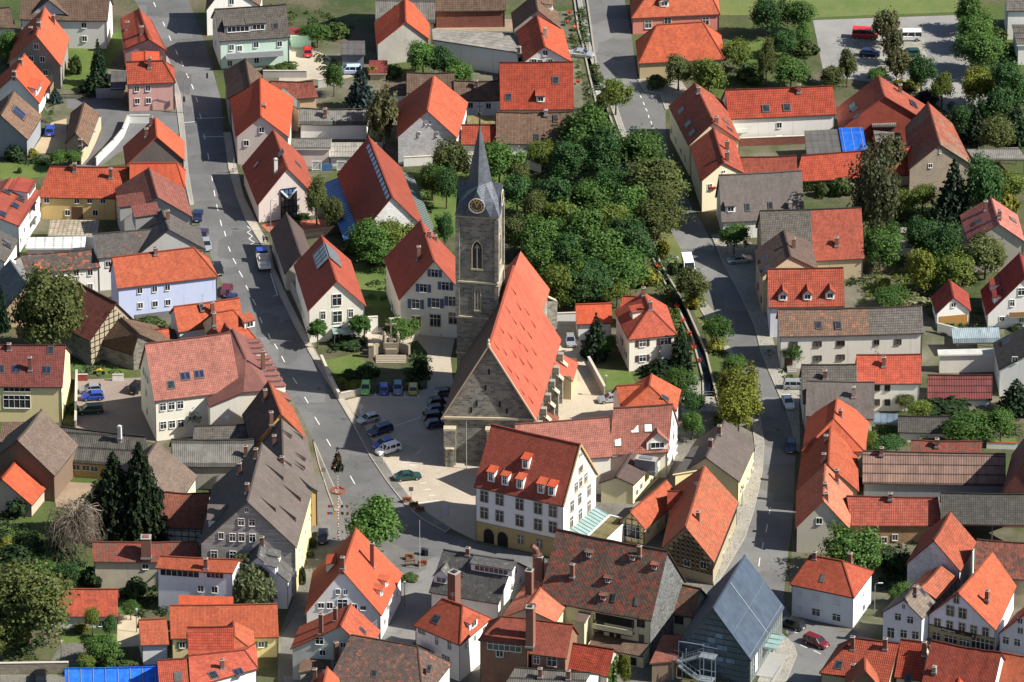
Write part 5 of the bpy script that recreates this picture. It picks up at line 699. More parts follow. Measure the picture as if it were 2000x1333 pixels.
# ---------------------------------------------------------------- materials
MC={}
class NT:
    def __init__(s,name):
        s.m=bpy.data.materials.new(name); s.m.use_nodes=True; s.t=s.m.node_tree
        s.b=s.t.nodes['Principled BSDF']; s.b.inputs['Roughness'].default_value=.85
        s.b.inputs['Specular IOR Level'].default_value=.25
    def n(s,ty,**k):
        x=s.t.nodes.new('ShaderNode'+ty)
        for a,v in k.items(): setattr(x,a,v)
        return x
    def l(s,a,b): s.t.links.new(a,b)
    def noise(s,vec,scale,detail=3,rough=.6):
        x=s.n('TexNoise'); x.inputs['Scale'].default_value=scale; x.inputs['Detail'].default_value=detail; x.inputs['Roughness'].default_value=rough
        s.l(vec,x.inputs['Vector']); return x.outputs['Fac']
    def ramp(s,f,a,b,ca=(0,0,0,1),cb=(1,1,1,1)):
        x=s.n('ValToRGB'); x.color_ramp.elements[0].position=a; x.color_ramp.elements[1].position=b
        x.color_ramp.elements[0].color=ca; x.color_ramp.elements[1].color=cb
        s.l(f,x.inputs[0]); return x.outputs[0]
    def mix(s,f,a,b,mode='MIX'):
        x=s.n('Mix',data_type='RGBA',blend_type=mode)
        for i,v in ((0,f),(6,a),(7,b)):
            if hasattr(v,'is_output') or isinstance(v,bpy.types.NodeSocket): s.l(v,x.inputs[i])
            else: x.inputs[i].default_value=v if i==0 else c4(v)
        return x.outputs[2]
    def math(s,op,a,b=0.,c=None):
        x=s.n('Math',operation=op)
        for i,v in enumerate((a,b) if c is None else (a,b,c)):
            if isinstance(v,bpy.types.NodeSocket): s.l(v,x.inputs[i])
            else: x.inputs[i].default_value=v
        return x.outputs[0]
    def bump(s,h,st,dist=.05):
        x=s.n('Bump'); x.inputs['Strength'].default_value=st; x.inputs['Distance'].default_value=dist
        s.l(h,x.inputs['Height']); s.l(x.outputs[0],s.b.inputs['Normal'])
    def gray(s,v):
        x=s.n('CombineColor'); 
        for i in range(3): s.l(v,x.inputs[i])
        return x.outputs[0]
def c4(c): return tuple(c) if len(c)==4 else (*c,1)
def simple(name,col,rough=.7,metal=0.,spec=.3,var=.12,vs=1.5):
    if name in MC: return MC[name]
    n=NT(name); tc=n.n('TexCoord'); f=n.noise(tc.outputs['Object'],vs,4)
    c=n.mix(f,[x*(1-var) for x in col],[min(1,x*(1+var)) for x in col]); n.l(c,n.b.inputs['Base Color'])
    n.b.inputs['Roughness'].default_value=rough; n.b.inputs['Metallic'].default_value=metal; n.b.inputs['Specular IOR Level'].default_value=spec
    MC[name]=n.m; return n.m
# roof kinds: colour a, colour b, blotch threshold, blotch scale, row period, column period, row strength, second patch colour/amount
RK=dict(
 new=((.63,.115,.042),(.56,.095,.038),.45,.6,.34,.22,.22), new2=((.58,.12,.05),(.5,.1,.04),.5,.4,.34,.22,.3),
 newdk=((.62,.112,.045),(.5,.085,.038),.5,.5,.34,.22,.3), neworange=((.58,.135,.055),(.47,.10,.045),.5,.8,.34,.22,.3),
 redseam=((.50,.075,.035),(.42,.062,.03),.5,.5,3,.42,.45), red=((.52,.088,.04),(.43,.065,.032),.5,.7,.42,.3,.5),
 red2=((.50,.085,.045),(.4,.068,.035),.5,.8,.34,.22,.35), redcourse=((.48,.085,.042),(.37,.058,.03),.5,.8,.46,.32,.62),
 redbright=((.58,.11,.06),(.46,.085,.045),.5,.6,.42,.3,.42), redorange=((.54,.115,.048),(.44,.085,.04),.5,.7,.44,.3,.45),
 redorange2=((.54,.105,.048),(.46,.085,.04),.5,.7,.34,.24,.32), redmetal=((.42,.075,.045),(.36,.06,.038),.5,.4,3,.5,.25),
 redflat=((.30,.05,.05),(.24,.04,.04),.5,.6,5,1,.15), redrosy=((.50,.125,.075),(.4,.10,.06),.5,.8,.5,.3,.45),
 redold=((.38,.07,.038),(.26,.05,.032),.5,1.2,.36,.24,.45), redworn=((.40,.09,.055),(.30,.075,.05),.5,1.0,.34,.24,.35),
 redstreak=((.52,.105,.052),(.16,.06,.045),.62,.7,.34,.22,.3),
 brown=((.13,.085,.06),(.095,.062,.045),.5,.8,.42,.3,.55), brownplain=((.085,.06,.055),(.07,.05,.045),.5,.5,.34,.22,.2),
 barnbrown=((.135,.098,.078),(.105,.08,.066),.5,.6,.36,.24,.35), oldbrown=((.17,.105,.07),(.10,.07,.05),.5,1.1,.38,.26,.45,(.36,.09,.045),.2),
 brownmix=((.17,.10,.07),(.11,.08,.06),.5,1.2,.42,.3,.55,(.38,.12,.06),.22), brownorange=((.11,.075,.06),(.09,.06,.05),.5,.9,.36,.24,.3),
 brownmott=((.11,.075,.06),(.07,.05,.045),.5,1.2,.34,.22,.35,(.34,.10,.06),.26), brownflat=((.11,.075,.06),(.08,.055,.05),.5,1,3,2,.1),
 greybrown=((.11,.098,.085),(.075,.068,.06),.5,1.2,.42,.3,.6), greybrown2=((.14,.12,.112),(.115,.1,.092),.5,.5,.34,.22,.25), greybrown3=((.118,.097,.088),(.095,.08,.073),.5,.35,.34,.22,.22),
 grey=((.13,.118,.105),(.09,.082,.072),.5,1.0,.46,.3,.75), greydk=((.085,.08,.072),(.065,.06,.055),.5,1.0,.42,.3,.5), oldgrey=((.085,.078,.072),(.065,.058,.055),.5,.9,.34,.24,.3,(.4,.1,.05),.07),
 mossred=((.075,.065,.056),(.06,.052,.046),.5,1.0,.36,.24,.3,(.42,.10,.05),.30), mosspatch=((.12,.10,.075),(.085,.05,.042),.5,1.6,.34,.24,.5,(.27,.062,.042),.40),
 maroon=((.20,.062,.05),(.14,.05,.042),.5,.8,.46,.3,.6), maroon2=((.24,.062,.052),(.185,.05,.043),.5,.9,.40,.28,.5), maroon3=((.21,.088,.075),(.18,.078,.066),.5,.5,.34,.22,.2),
 maroonred=((.42,.055,.04),(.34,.045,.034),.5,.6,.42,.3,.4), maroonstripe=((.27,.075,.07),(.22,.06,.055),.5,.8,1.2,.42,.75), maroonpink=((.40,.14,.11),(.3,.11,.09),.5,.9,.42,.3,.5), maroonplain=((.16,.07,.06),(.13,.055,.05),.5,.6,.36,.24,.25), maroonorange=((.50,.105,.055),(.40,.085,.048),.5,.5,.44,.3,.45),
 pinktile=((.30,.118,.09),(.24,.095,.073),.5,.5,.40,.3,.42), museum=((.42,.088,.05),(.36,.075,.043),.5,.6,.34,.22,.2), church=((.66,.15,.085),(.58,.125,.07),.5,.5,.34,.2,.15), townhall=((.46,.082,.05),(.37,.064,.04),.5,.7,.3,.2,.3),
 rust=((.44,.105,.06),(.34,.085,.05),.5,.7,.36,.24,.3), rust2=((.27,.08,.05),(.2,.065,.045),.5,.7,.36,.24,.3), oldred=((.36,.095,.055),(.22,.07,.05),.5,1.3,.38,.26,.45,(.10,.07,.055),.25), oldred2=((.15,.095,.065),(.11,.075,.055),.5,1,.36,.26,.4,(.42,.10,.05),.28),
 oldbarn=((.45,.105,.055),(.3,.085,.05),.5,.6,.40,.28,.5,(.17,.145,.11),.42), patch=((.36,.10,.06),(.27,.08,.052),.5,1.2,.40,.28,.45,(.13,.11,.085),.30), mottled=((.40,.085,.05),(.30,.07,.045),.5,1,.34,.24,.3,(.10,.07,.055),.45), mottleddk=((.28,.085,.055),(.16,.065,.05),.5,1.4,.34,.24,.4,(.08,.06,.05),.42),
 tileold=((.56,.135,.062),(.42,.105,.052),.5,1.0,.34,.22,.35,(.20,.095,.05),.40), tileold2=((.56,.14,.068),(.38,.11,.06),.5,1.1,.40,.28,.5,(.2,.1,.06),.16), tilefaded=((.47,.145,.082),(.39,.115,.068),.5,.9,.36,.24,.3,(.25,.11,.065),.22),
 corr=((.17,.165,.15),(.125,.12,.108),.5,.8,4,.34,.55), corrpale=((.29,.275,.245),(.21,.20,.18),.5,.9,1.6,.5,.3,(.20,.17,.15),.25), corrdark=((.10,.093,.082),(.075,.07,.062),.5,1,2.5,.36,.6), corrrust=((.20,.125,.10),(.15,.10,.082),.5,.8,1.6,.42,.65),
 darkflat=((.085,.082,.082),(.07,.067,.067),.5,.8,1.8,1.2,.2), moss=((.17,.14,.06),(.11,.10,.05),.5,1.2,4,1,.2), terrace=((.40,.34,.25),(.25,.21,.16),.5,1.6,.8,.8,.5), whiteflat=((.45,.45,.43),(.38,.38,.37),.5,.7,5,5,.05), pergola=((.62,.63,.6),(.5,.52,.5),.5,1,.9,1.6,.6),
 slate=((.16,.165,.17),(.12,.125,.135),.5,.9,.3,.3,.25), slatedk=((.085,.085,.083),(.06,.06,.06),.5,1.0,.34,.3,.25,(.17,.165,.15),.25), slatebrown=((.155,.122,.10),(.12,.095,.08),.5,.6,.5,.5,.3), zinc=((.055,.076,.108),(.047,.066,.095),.5,.8,6,.6,.06), metal=((.33,.40,.42),(.28,.34,.37),.5,.5,8,.33,.45),
 glass=((.12,.15,.19),(.09,.12,.16),.5,.5,3,1.1,.4), tarp=((.018,.15,.72),(.012,.09,.45),.5,1.1,6,3,.25), spire=((.10,.115,.14),(.08,.092,.115),.5,1.4,.35,.3,.3),  # tarp's darker second blue puts the shade of its creases into colour
)
def roof_mat(k):
    key='roof_'+k
    if key in MC: return MC[key]
    p=list(RK[k])
    if p[0][0]>p[0][1]*3.3:
        for i_ in (0,1): p[i_]=(p[i_][0]*.64,p[i_][1]*.62,p[i_][2]*.66)
    n=NT('roof '+k); uv=n.n('UVMap').outputs[0]; ob=n.n('TexCoord').outputs['Object']
    oi=n.n('ObjectInfo').outputs['Random']
    f=n.noise(ob,p[3],5,.65); f=n.ramp(f,p[2]-.13,p[2]+.15)
    col=n.mix(f,p[0],p[1])
    if len(p)>7:
        g=n.noise(ob,1.1 if k not in('patch','oldbarn') else .16,6,.72)
        th=.5+(.5-p[8])*.42
        g=n.ramp(g,th-.05,th+.05); col=n.mix(g,col,p[7])
    if p[0][0]>p[0][1]*3: col=n.mix(n.math('MULTIPLY',n.math('FRACT',n.math('MULTIPLY',oi,7.31)),.20),col,(.27,.135,.085))
    # single tiles differ a little
    sn=n.n('VectorMath',operation='SNAP'); n.l(uv,sn.inputs[0]); sn.inputs[1].default_value=(p[5]*2,p[4] if p[4]<2 else .9,1)
    wn=n.n('TexWhiteNoise',noise_dimensions='3D'); n.l(sn.outputs[0],wn.inputs['Vector'])
    amp=.30 if p[6]>.25 else .16
    v=n.math('MULTIPLY_ADD',wn.outputs['Value'],amp,1-amp/2)
    fine=n.noise(ob,3.2,5,.75); v=n.math('MULTIPLY',v,n.math('MULTIPLY_ADD',fine,.5,.75))
    mp=n.n('Mapping'); mp.inputs['Scale'].default_value=(1.1,.16,1); n.l(uv,mp.inputs[0]); sk_=n.ramp(n.noise(mp.outputs[0],1,5,.7),.50,.78)
    sp_=n.ramp(n.noise(ob,2.4,6,.8),.60,.70)
    v=n.math('MULTIPLY',v,n.math('SUBTRACT',1,n.math('ADD',n.math('MULTIPLY',sk_,.30),n.math('MULTIPLY',sp_,.22))))
    big=n.noise(ob,.12,2); v=n.math('MULTIPLY',v,n.math('MULTIPLY_ADD',big,.36,.82))
    v=n.math('MULTIPLY',v,n.math('MULTIPLY_ADD',oi,.26,.86))
    sx=n.n('SeparateXYZ'); n.l(uv,sx.inputs[0])
    rows=n.math('FRACT',n.math('DIVIDE',sx.outputs['Y'],p[4])); cols=n.math('FRACT',n.math('DIVIDE',sx.outputs['X'],p[5]))
    rl=n.math('LESS_THAN',rows,.16); cl=n.math('LESS_THAN',cols,.2)
    st=p[6]
    d=n.math('ADD',n.math('MULTIPLY',rl,st*1.0),n.math('MULTIPLY',cl,st*.55))
    v=n.math('MULTIPLY',v,n.math('SUBTRACT',1,n.math('MINIMUM',d,.75)))
    col=n.mix(1.,col,n.gray(v),'MULTIPLY'); n.l(col,n.b.inputs['Base Color'])
    h=n.math('ADD',rows,n.math('MULTIPLY',n.math('SINE',n.math('MULTIPLY',sx.outputs['X'],6.283/p[5])),.35))
    n.bump(h,min(.55,st+.1),.06)
    if k=='zinc': n.b.inputs['Specular IOR Level'].default_value=.12
    n.b.inputs['Roughness'].default_value={'zinc':.6,'metal':.45,'glass':.15,'tarp':.5,'redmetal':.45,'spire':.5}.get(k,.82)
    if k in('metal',): n.b.inputs['Metallic'].default_value=.35
    MC[key]=n.m; return n.m
WK=dict(white=(.74,.73,.70),creamwhite=(.76,.73,.64),offwhite=(.68,.65,.58),offwhite2=(.55,.52,.43),bluewhite=(.66,.68,.76),whitevio=(.66,.66,.68),whitebluish=(.64,.66,.68),white2=(.7,.7,.7),grey=(.24,.22,.19),greyblue=(.24,.26,.29),greyplain=(.40,.37,.32),greyblotch=(.42,.44,.41),
 pink=(.56,.33,.30),pink2=(.60,.22,.19),palepink=(.62,.54,.50),tan=(.45,.37,.25),sand=(.46,.37,.22),cream=(.68,.60,.42),creamy=(.66,.59,.42),creamyel=(.70,.60,.33),yellow=(.60,.43,.19),ochre=(.50,.33,.12),paleyellow=(.72,.66,.42),paleyel2=(.56,.53,.36),peach=(.60,.42,.28),mint=(.57,.72,.61),blue=(.50,.57,.78),concrete=(.40,.38,.34),concretew=(.42,.41,.38),conwhite=(.66,.66,.64),darkgable=(.10,.09,.085),stain=(.62,.62,.66),townhallw=(.76,.76,.78),ivycream=(.52,.47,.36),ivyc=(.4,.38,.33),ivy=(.05,.09,.03),stonepale=(.44,.35,.28),clap=(.44,.44,.42),glassy=(.05,.08,.12),halftim=(.33,.28,.20),halftimw=(.52,.50,.46),fachwerk=(.33,.28,.19),fachyel=(.70,.58,.32),open=(.2,.18,.15),wood=(.17,.12,.085),darkwood=(.06,.045,.04),stonegrey=(.34,.31,.26))
def wall_mat(k):
    key='wall_'+k
    if key in MC: return MC[key]
    n=NT('wall '+k); uv=n.n('UVMap').outputs[0]; ob=n.n('TexCoord').outputs['Object']
    BR=dict(brick=((.26,.10,.075),(.17,.07,.055),.26,.09),brickred=((.36,.085,.055),(.27,.065,.045),.26,.09),brickpale=((.30,.155,.10),(.22,.12,.085),.26,.09),brickyel=((.42,.27,.15),(.30,.17,.10),.26,.09),whitebrick=((.74,.73,.72),(.56,.55,.56),.5,.22),whitebrick2=((.74,.73,.72),(.66,.65,.64),.6,.3),roughbrick=((.40,.35,.28),(.33,.26,.2),.3,.1),stone=((.27,.25,.205),(.105,.105,.10),.85,.42),stonewall=((.30,.26,.2),(.2,.175,.14),.5,.28),slatewall=((.2,.21,.21),(.07,.07,.07),.3,.25),clapwall=((.40,.385,.36),(.27,.255,.235),6,.32))
    if k in BR:
        p=BR[k]; b=n.n('TexBrick'); n.l(uv,b.inputs['Vector']); b.inputs['Scale'].default_value=1
        b.inputs['Color1'].default_value=c4(p[0]); b.inputs['Color2'].default_value=c4(p[1]); b.inputs['Mortar'].default_value=c4([x*.62 for x in p[1]] if k!='stone' else (.33,.315,.27))
        b.inputs['Brick Width'].default_value=p[2]; b.inputs['Row Height'].default_value=p[3]; b.inputs['Mortar Size'].default_value=.014 if p[3]<.2 else .022; b.inputs['Bias'].default_value=-.1
        f=n.noise(ob,.6,5,.7); f=n.math('MULTIPLY_ADD',f,.9,.55)
        col=n.mix(1.,b.outputs['Color'],n.gray(f),'MULTIPLY')
        if k in('whitebrick','roughbrick'):
            g=n.ramp(n.noise(ob,1.2,6,.75),.56,.62); col=n.mix(n.math('MULTIPLY',g,.42),col,(.11,.11,.13) if k=='whitebrick' else (.30,.11,.07))
        n.l(col,n.b.inputs['Base Color']); n.bump(b.outputs['Fac'],.35,-.03)
    else:
        c=WK[k]; f=n.noise(ob,.35,4,.6); f2=n.noise(ob,3,4,.7)
        a=.10 if k not in('stain','greyblotch','concrete','darkgable','ivycream','grey') else .45
        v=n.math('ADD',n.math('MULTIPLY_ADD',f,a*1.4,1-a*.9),n.math('MULTIPLY',f2,a*.4))
        # rain streaks: stretched noise
        mp=n.n('Mapping'); mp.inputs['Scale'].default_value=(1.6,.10,1); n.l(uv,mp.inputs[0])
        s=n.ramp(n.noise(mp.outputs[0],1,4,.6),.55,.8); v=n.math('MULTIPLY',v,n.math('SUBTRACT',1,n.math('MULTIPLY',s,.26)))
        col=n.mix(1.,c,n.gray(v),'MULTIPLY')
        if k in('wood','darkwood','clap'):
            sx=n.n('SeparateXYZ'); n.l(uv,sx.inputs[0]); fr=n.math('FRACT',n.math('DIVIDE',sx.outputs['X' if k!='clap' else 'Y'],.24)); fr=n.math('LESS_THAN',fr,.18)
            col=n.mix(n.math('MULTIPLY',fr,.5),col,[x*.35 for x in c])
        n.l(col,n.b.inputs['Base Color']); n.bump(f2,.15,.02)
        if k=='glassy': n.b.inputs['Roughness'].default_value=.08; n.b.inputs['Specular IOR Level'].default_value=.7
    MC[key]=n.m; return n.m
def _glass():
    n=NT('window glass'); r=n.n('ObjectInfo').outputs['Random']; tc=n.n('TexCoord').outputs['Object']
    c=n.mix(n.ramp(r,.66,.72),(.014,.018,.026),(.10,.10,.10)); c=n.mix(n.math('MULTIPLY',n.ramp(n.noise(tc,2.2,3),.45,.55),.5),c,(.05,.055,.065))
    n.l(c,n.b.inputs['Base Color']); n.b.inputs['Roughness'].default_value=.1; n.b.inputs['Specular IOR Level'].default_value=.6; return n.m
GLASS=_glass(); FRAMEW=simple('white frame',(.72,.72,.70),.5); FRAMEB=simple('brown frame',(.10,.055,.03),.6)
FRAMES=simple('stone surround',(.30,.255,.18),.8); FRAMET=simple('timber dark',(.022,.018,.016),.8); SHUTW=simple('closed shutter',(.55,.56,.57),.6); METAL=simple('galvanised metal',(.36,.38,.40),.4,.6); DARK=simple('dark opening',(.012,.012,.014),.8)
SHBLUE=simple('blue shutter',(.075,.10,.18),.6); SHBROWN=simple('brown shutter',(.075,.04,.03),.6); SHGREEN=simple('green shutter',(.03,.12,.09),.6)
BRICKC=simple('chimney brick',(.17,.085,.065),.85,0,.2,.3,3); CHW=simple('chimney white',(.62,.61,.58),.8); CHM=simple('chimney metal',(.19,.22,.26),.45,.4); CAP=simple('chimney cap',(.28,.265,.245),.8); GUT=simple('gutter',(.10,.085,.075),.5,.3); SANDST=simple('sandstone',(.40,.31,.155),.85,0,.2,.2,2); SOOT=simple('soot',(.02,.02,.02),.9); GOLD=simple('gold',(.75,.50,.12),.35,.8); GLBLUE=simple('blue glass',(.06,.16,.36),.15,0,.6,.25,.8); GLGREEN=simple('pale green glass',(.22,.32,.30),.12,0,.6,.3,.8); WOODO=simple('orange wood',(.36,.19,.06),.7); REDP=simple('red paint',(.42,.045,.04),.5); SOLAR=simple('solar panel',(.012,.02,.06),.12,0,.7); LEADF=simple('lead flashing',(.24,.24,.25),.5,.3)

# ---------------------------------------------------------------- mesh helpers
class MB:
    def __init__(s): s.v=[];s.f=[];s.m=[];s.uv=[];s.mats=[]
    def mi(s,mat):
        if mat not in s.mats: s.mats.append(mat)
        return s.mats.index(mat)
    def poly(s,pts,mat,uv=None):
        i=len(s.v); s.v+= [tuple(p) for p in pts]; s.f.append(tuple(range(i,i+len(pts)))); s.m.append(s.mi(mat)); s.uv.append(uv or [(0,0)]*len(pts))
    def wallq(s,p0,p1,z0,z1,mat):
        L=(Vector(p1)-Vector(p0)).length
        s.poly([(p0[0],p0[1],z0),(p1[0],p1[1],z0),(p1[0],p1[1],z1),(p0[0],p0[1],z1)],mat,[(0,z0),(L,z0),(L,z1),(0,z1)])
    def box(s,c,sx,sy,sz,ang=0,mat=None,z0=None):
        # c: centre of the base (x,y,z)
        ca,sa=math.cos(ang),math.sin(ang)
        P=[]
        for z in (0,sz):
            for x,y in((-1,-1),(1,-1),(1,1),(-1,1)):
                X,Y=x*sx/2,y*sy/2; P.append((c[0]+X*ca-Y*sa,c[1]+X*sa+Y*ca,c[2]+z))
        for q in((3,2,1,0),(4,5,6,7),(0,1,5,4),(1,2,6,5),(2,3,7,6),(3,0,4,7)):
            pp=[P[i] for i in q]; a=(Vector(pp[1])-Vector(pp[0])).length; b=(Vector(pp[2])-Vector(pp[1])).length
            s.poly(pp,mat,[(0,0),(a,0),(a,b),(0,b)])
    def bar(s,p,q,w,mat,w2=None,up=(0,0,1)):
        p,q=Vector(p),Vector(q); d=q-p
        if d.length<1e-4: return
        d.normalize(); u=Vector(up); 
        if abs(d.dot(u))>.95: u=Vector((1,0,0))
        a=d.cross(u).normalized()*w/2; b=a.cross(d).normalized()*(w2 or w)/2
        P=[p-a-b,p+a-b,p+a+b,p-a+b,q-a-b,q+a-b,q+a+b,q-a+b]
        for k in((3,2,1,0),(4,5,6,7),(0,1,5,4),(1,2,6,5),(2,3,7,6),(3,0,4,7)): s.poly([P[i] for i in k],mat)
    def tube(s,pts,rs,mat,n=8,cap=True):
        pts=[Vector(p) for p in pts]; rings=[]
        for i,p in enumerate(pts):
            d=(pts[min(i+1,len(pts)-1)]-pts[max(i-1,0)]).normalized(); u=Vector((0,0,1)) if abs(d.z)<.9 else Vector((1,0,0))
            a=d.cross(u).normalized(); b=d.cross(a).normalized(); r=rs[i] if hasattr(rs,'__len__') else rs
            rings.append([p+(a*math.cos(t)+b*math.sin(t))*r for t in (2*math.pi*k/n for k in range(n))])
        for i in range(len(rings)-1):
            for k in range(n): s.poly([rings[i][k],rings[i+1][k],rings[i+1][(k+1)%n],rings[i][(k+1)%n]],mat)
        if cap: s.poly(rings[-1],mat); s.poly(rings[0][::-1],mat)
    def lathe(s,c,prof,mat,n=10):
        s.tube([(c[0],c[1],c[2]+z) for r,z in prof],[r for r,z in prof],mat,n)
    def slab(s,polys,mat,th,side=None,smooth=None):
        # polys: list of top polygons (with uv); closed underneath, thickness th straight down
        cnt={}
        K=lambda p:(round(p[0],3),round(p[1],3),round(p[2],3))
        for P,uv,*mm in polys:
            s.poly(P,mm[0] if mm else mat,uv)
            s.poly([(p[0],p[1],p[2]-th) for p in reversed(P)],side or mat,list(reversed(uv)))
            for i in range(len(P)):
                a,b=K(P[i]),K(P[(i+1)%len(P)])
                cnt.setdefault(frozenset((a,b)),[]).append((P[i],P[(i+1)%len(P)]))
        for e in cnt.values():
            if len(e)==1:
                a,b=e[0]; s.poly([(a[0],a[1],a[2]-th),(b[0],b[1],b[2]-th),b,a],side or mat)
    def build(s,name,parent=None,smooth=False):
        me=bpy.data.meshes.new(name); me.from_pydata([tuple(v) for v in s.v],[],s.f)
        for m in s.mats: me.materials.append(m)
        me.polygons.foreach_set('material_index',s.m)
        ul=me.uv_layers.new(name='UVMap'); flat=[c for u in s.uv for p in u for c in p]; ul.data.foreach_set('uv',flat)
        if smooth: me.polygons.foreach_set('use_smooth',[True]*len(s.f))
        me.update(); o=bpy.data.objects.new(name,me); COL.objects.link(o)
        if parent: o.parent=parent
        return o
def empty(name,loc,label,cat,group=None,rz=0):
    o=bpy.data.objects.new(name,None); COL.objects.link(o); o.location=loc; o.rotation_euler=(0,0,rz); o.empty_display_size=.5
    tag(o,label,cat,group); return o
def tag(o,label=None,cat=None,group=None,kind=None):
    if label:o['label']=label
    if cat:o['category']=cat
    if group:o['group']=group
    if kind:o['kind']=kind
    return o
def rel(o,root):      # child built in world coordinates under a root that has moved
    o.parent=root; o.matrix_parent_inverse=Matrix.Translation(-Vector(root.location))
    return o
def put(mesh,name,parent,loc,rz=0,scale=None):
    o=bpy.data.objects.new(name,mesh); COL.objects.link(o); o.parent=parent; o.location=loc; o.rotation_euler=(0,0,rz)
    if scale:o.scale=scale
    return o
# ---------------------------------------------------------------- windows (shared meshes, local: x along the wall, -y outwards, z up, origin at centre)
WCACHE={}
def window_meshes(w,h,style):
    k=(round(w,2),round(h,2),style)
    if k in WCACHE: return WCACHE[k]
    fm={'stone':FRAMES,'brown':FRAMEB}.get(style,FRAMEW)
    t=.15 if style=='stone' else .075
    f=MB()
    for sx in(-1,1): f.box((sx*(w/2+t/2),-.03,-h/2-t),t,.10,h+2*t,0,fm)
    f.box((0,-.03,h/2),w,.10,t,0,fm); f.box((0,-.07,-h/2-t),w,.20,t,0,fm if style!='stone' else FRAMES)
    if style in('blue','brownsh','green'):
        sm={'blue':SHBLUE,'brownsh':SHBROWN,'green':SHGREEN}[style]
        for sx in(-1,1): f.box((sx*(w/2+t+w*.27),-.045,-h/2),w*.5,.06,h,0,sm)
    p=MB()
    gm=SHUTW if style=='closed' else GLASS
    p.poly([(-w/2,-.02,-h/2),(w/2,-.02,-h/2),(w/2,-.02,h/2),(-w/2,-.02,h/2)],gm)
    if style!='closed':
        mm=FRAMEB if style=='brown' else FRAMEW
        nv=max(1,int(round(w/1.0))) if w>1.6 else 1
        for i in range(nv): 
            x=-w/2+w*(i+1)/(nv+1)
            p.box((x,-.045,-h/2),.06,.05,h,0,mm)
        if h>1.15: p.box((0,-.043,h*.16),w,.045,.06,0,mm)
    a=f.build('window').data; b=p.build('pane').data
    for o in list(COL.objects):
        if o.data in(a,b): bpy.data.objects.remove(o)
    WCACHE[k]=(a,b); return a,b
def add_window(root,pos,ang,w,h,style):
    a,b=window_meshes(w,h,style)
    o=put(a,'window',root,Vector(pos)-Vector(root.location),ang); p=put(b,'pane',o,(0,0,0)); return o
# ---------------------------------------------------------------- houses
ROOTS={}
GROUPS={'house':'houses of the old town','barn':'barns and sheds of the old town','shed':'barns and sheds of the old town','garage':'garages of the old town'}
class Unit: pass
def geom(d):
    cx,cy,th,L,W,he,hr,ha,hb,sh,tw,off=d[7]; t=d[4]
    u=Unit(); ca,sa=math.cos(th),math.sin(th)
    def X(a,v,z): return Vector((cx+a*ca-v*sa,cy+a*sa+v*ca,z))
    u.X=X; u.L,u.W,u.he,u.hr,u.ha,u.hb,u.sh,u.tw,u.off,u.th=L,W,he,hr,max(ha,0),max(hb,0),sh,tw,off,th
    def corner(sg,vv,ins,z): 
        v=vv*(W/2*(1+sg*tw)-ins); return X(sg*(L/2-ins)+sh*v,v,z)
    u.corner=corner
    u.ridge=lambda sg,z=None,ins=None: X(sg*(L/2-((u.ha if sg<0 else u.hb) if ins is None else ins))+sh*off,off,hr if z is None else z)
    return u
def fuv(P,e0,e1,rr):
    ex=(e1-e0).normalized(); n=ex.cross((rr-e0)).normalized(); ey=n.cross(ex)
    return [((p-e0).dot(ex),(p-e0).dot(ey)) for p in P]
TH=.2
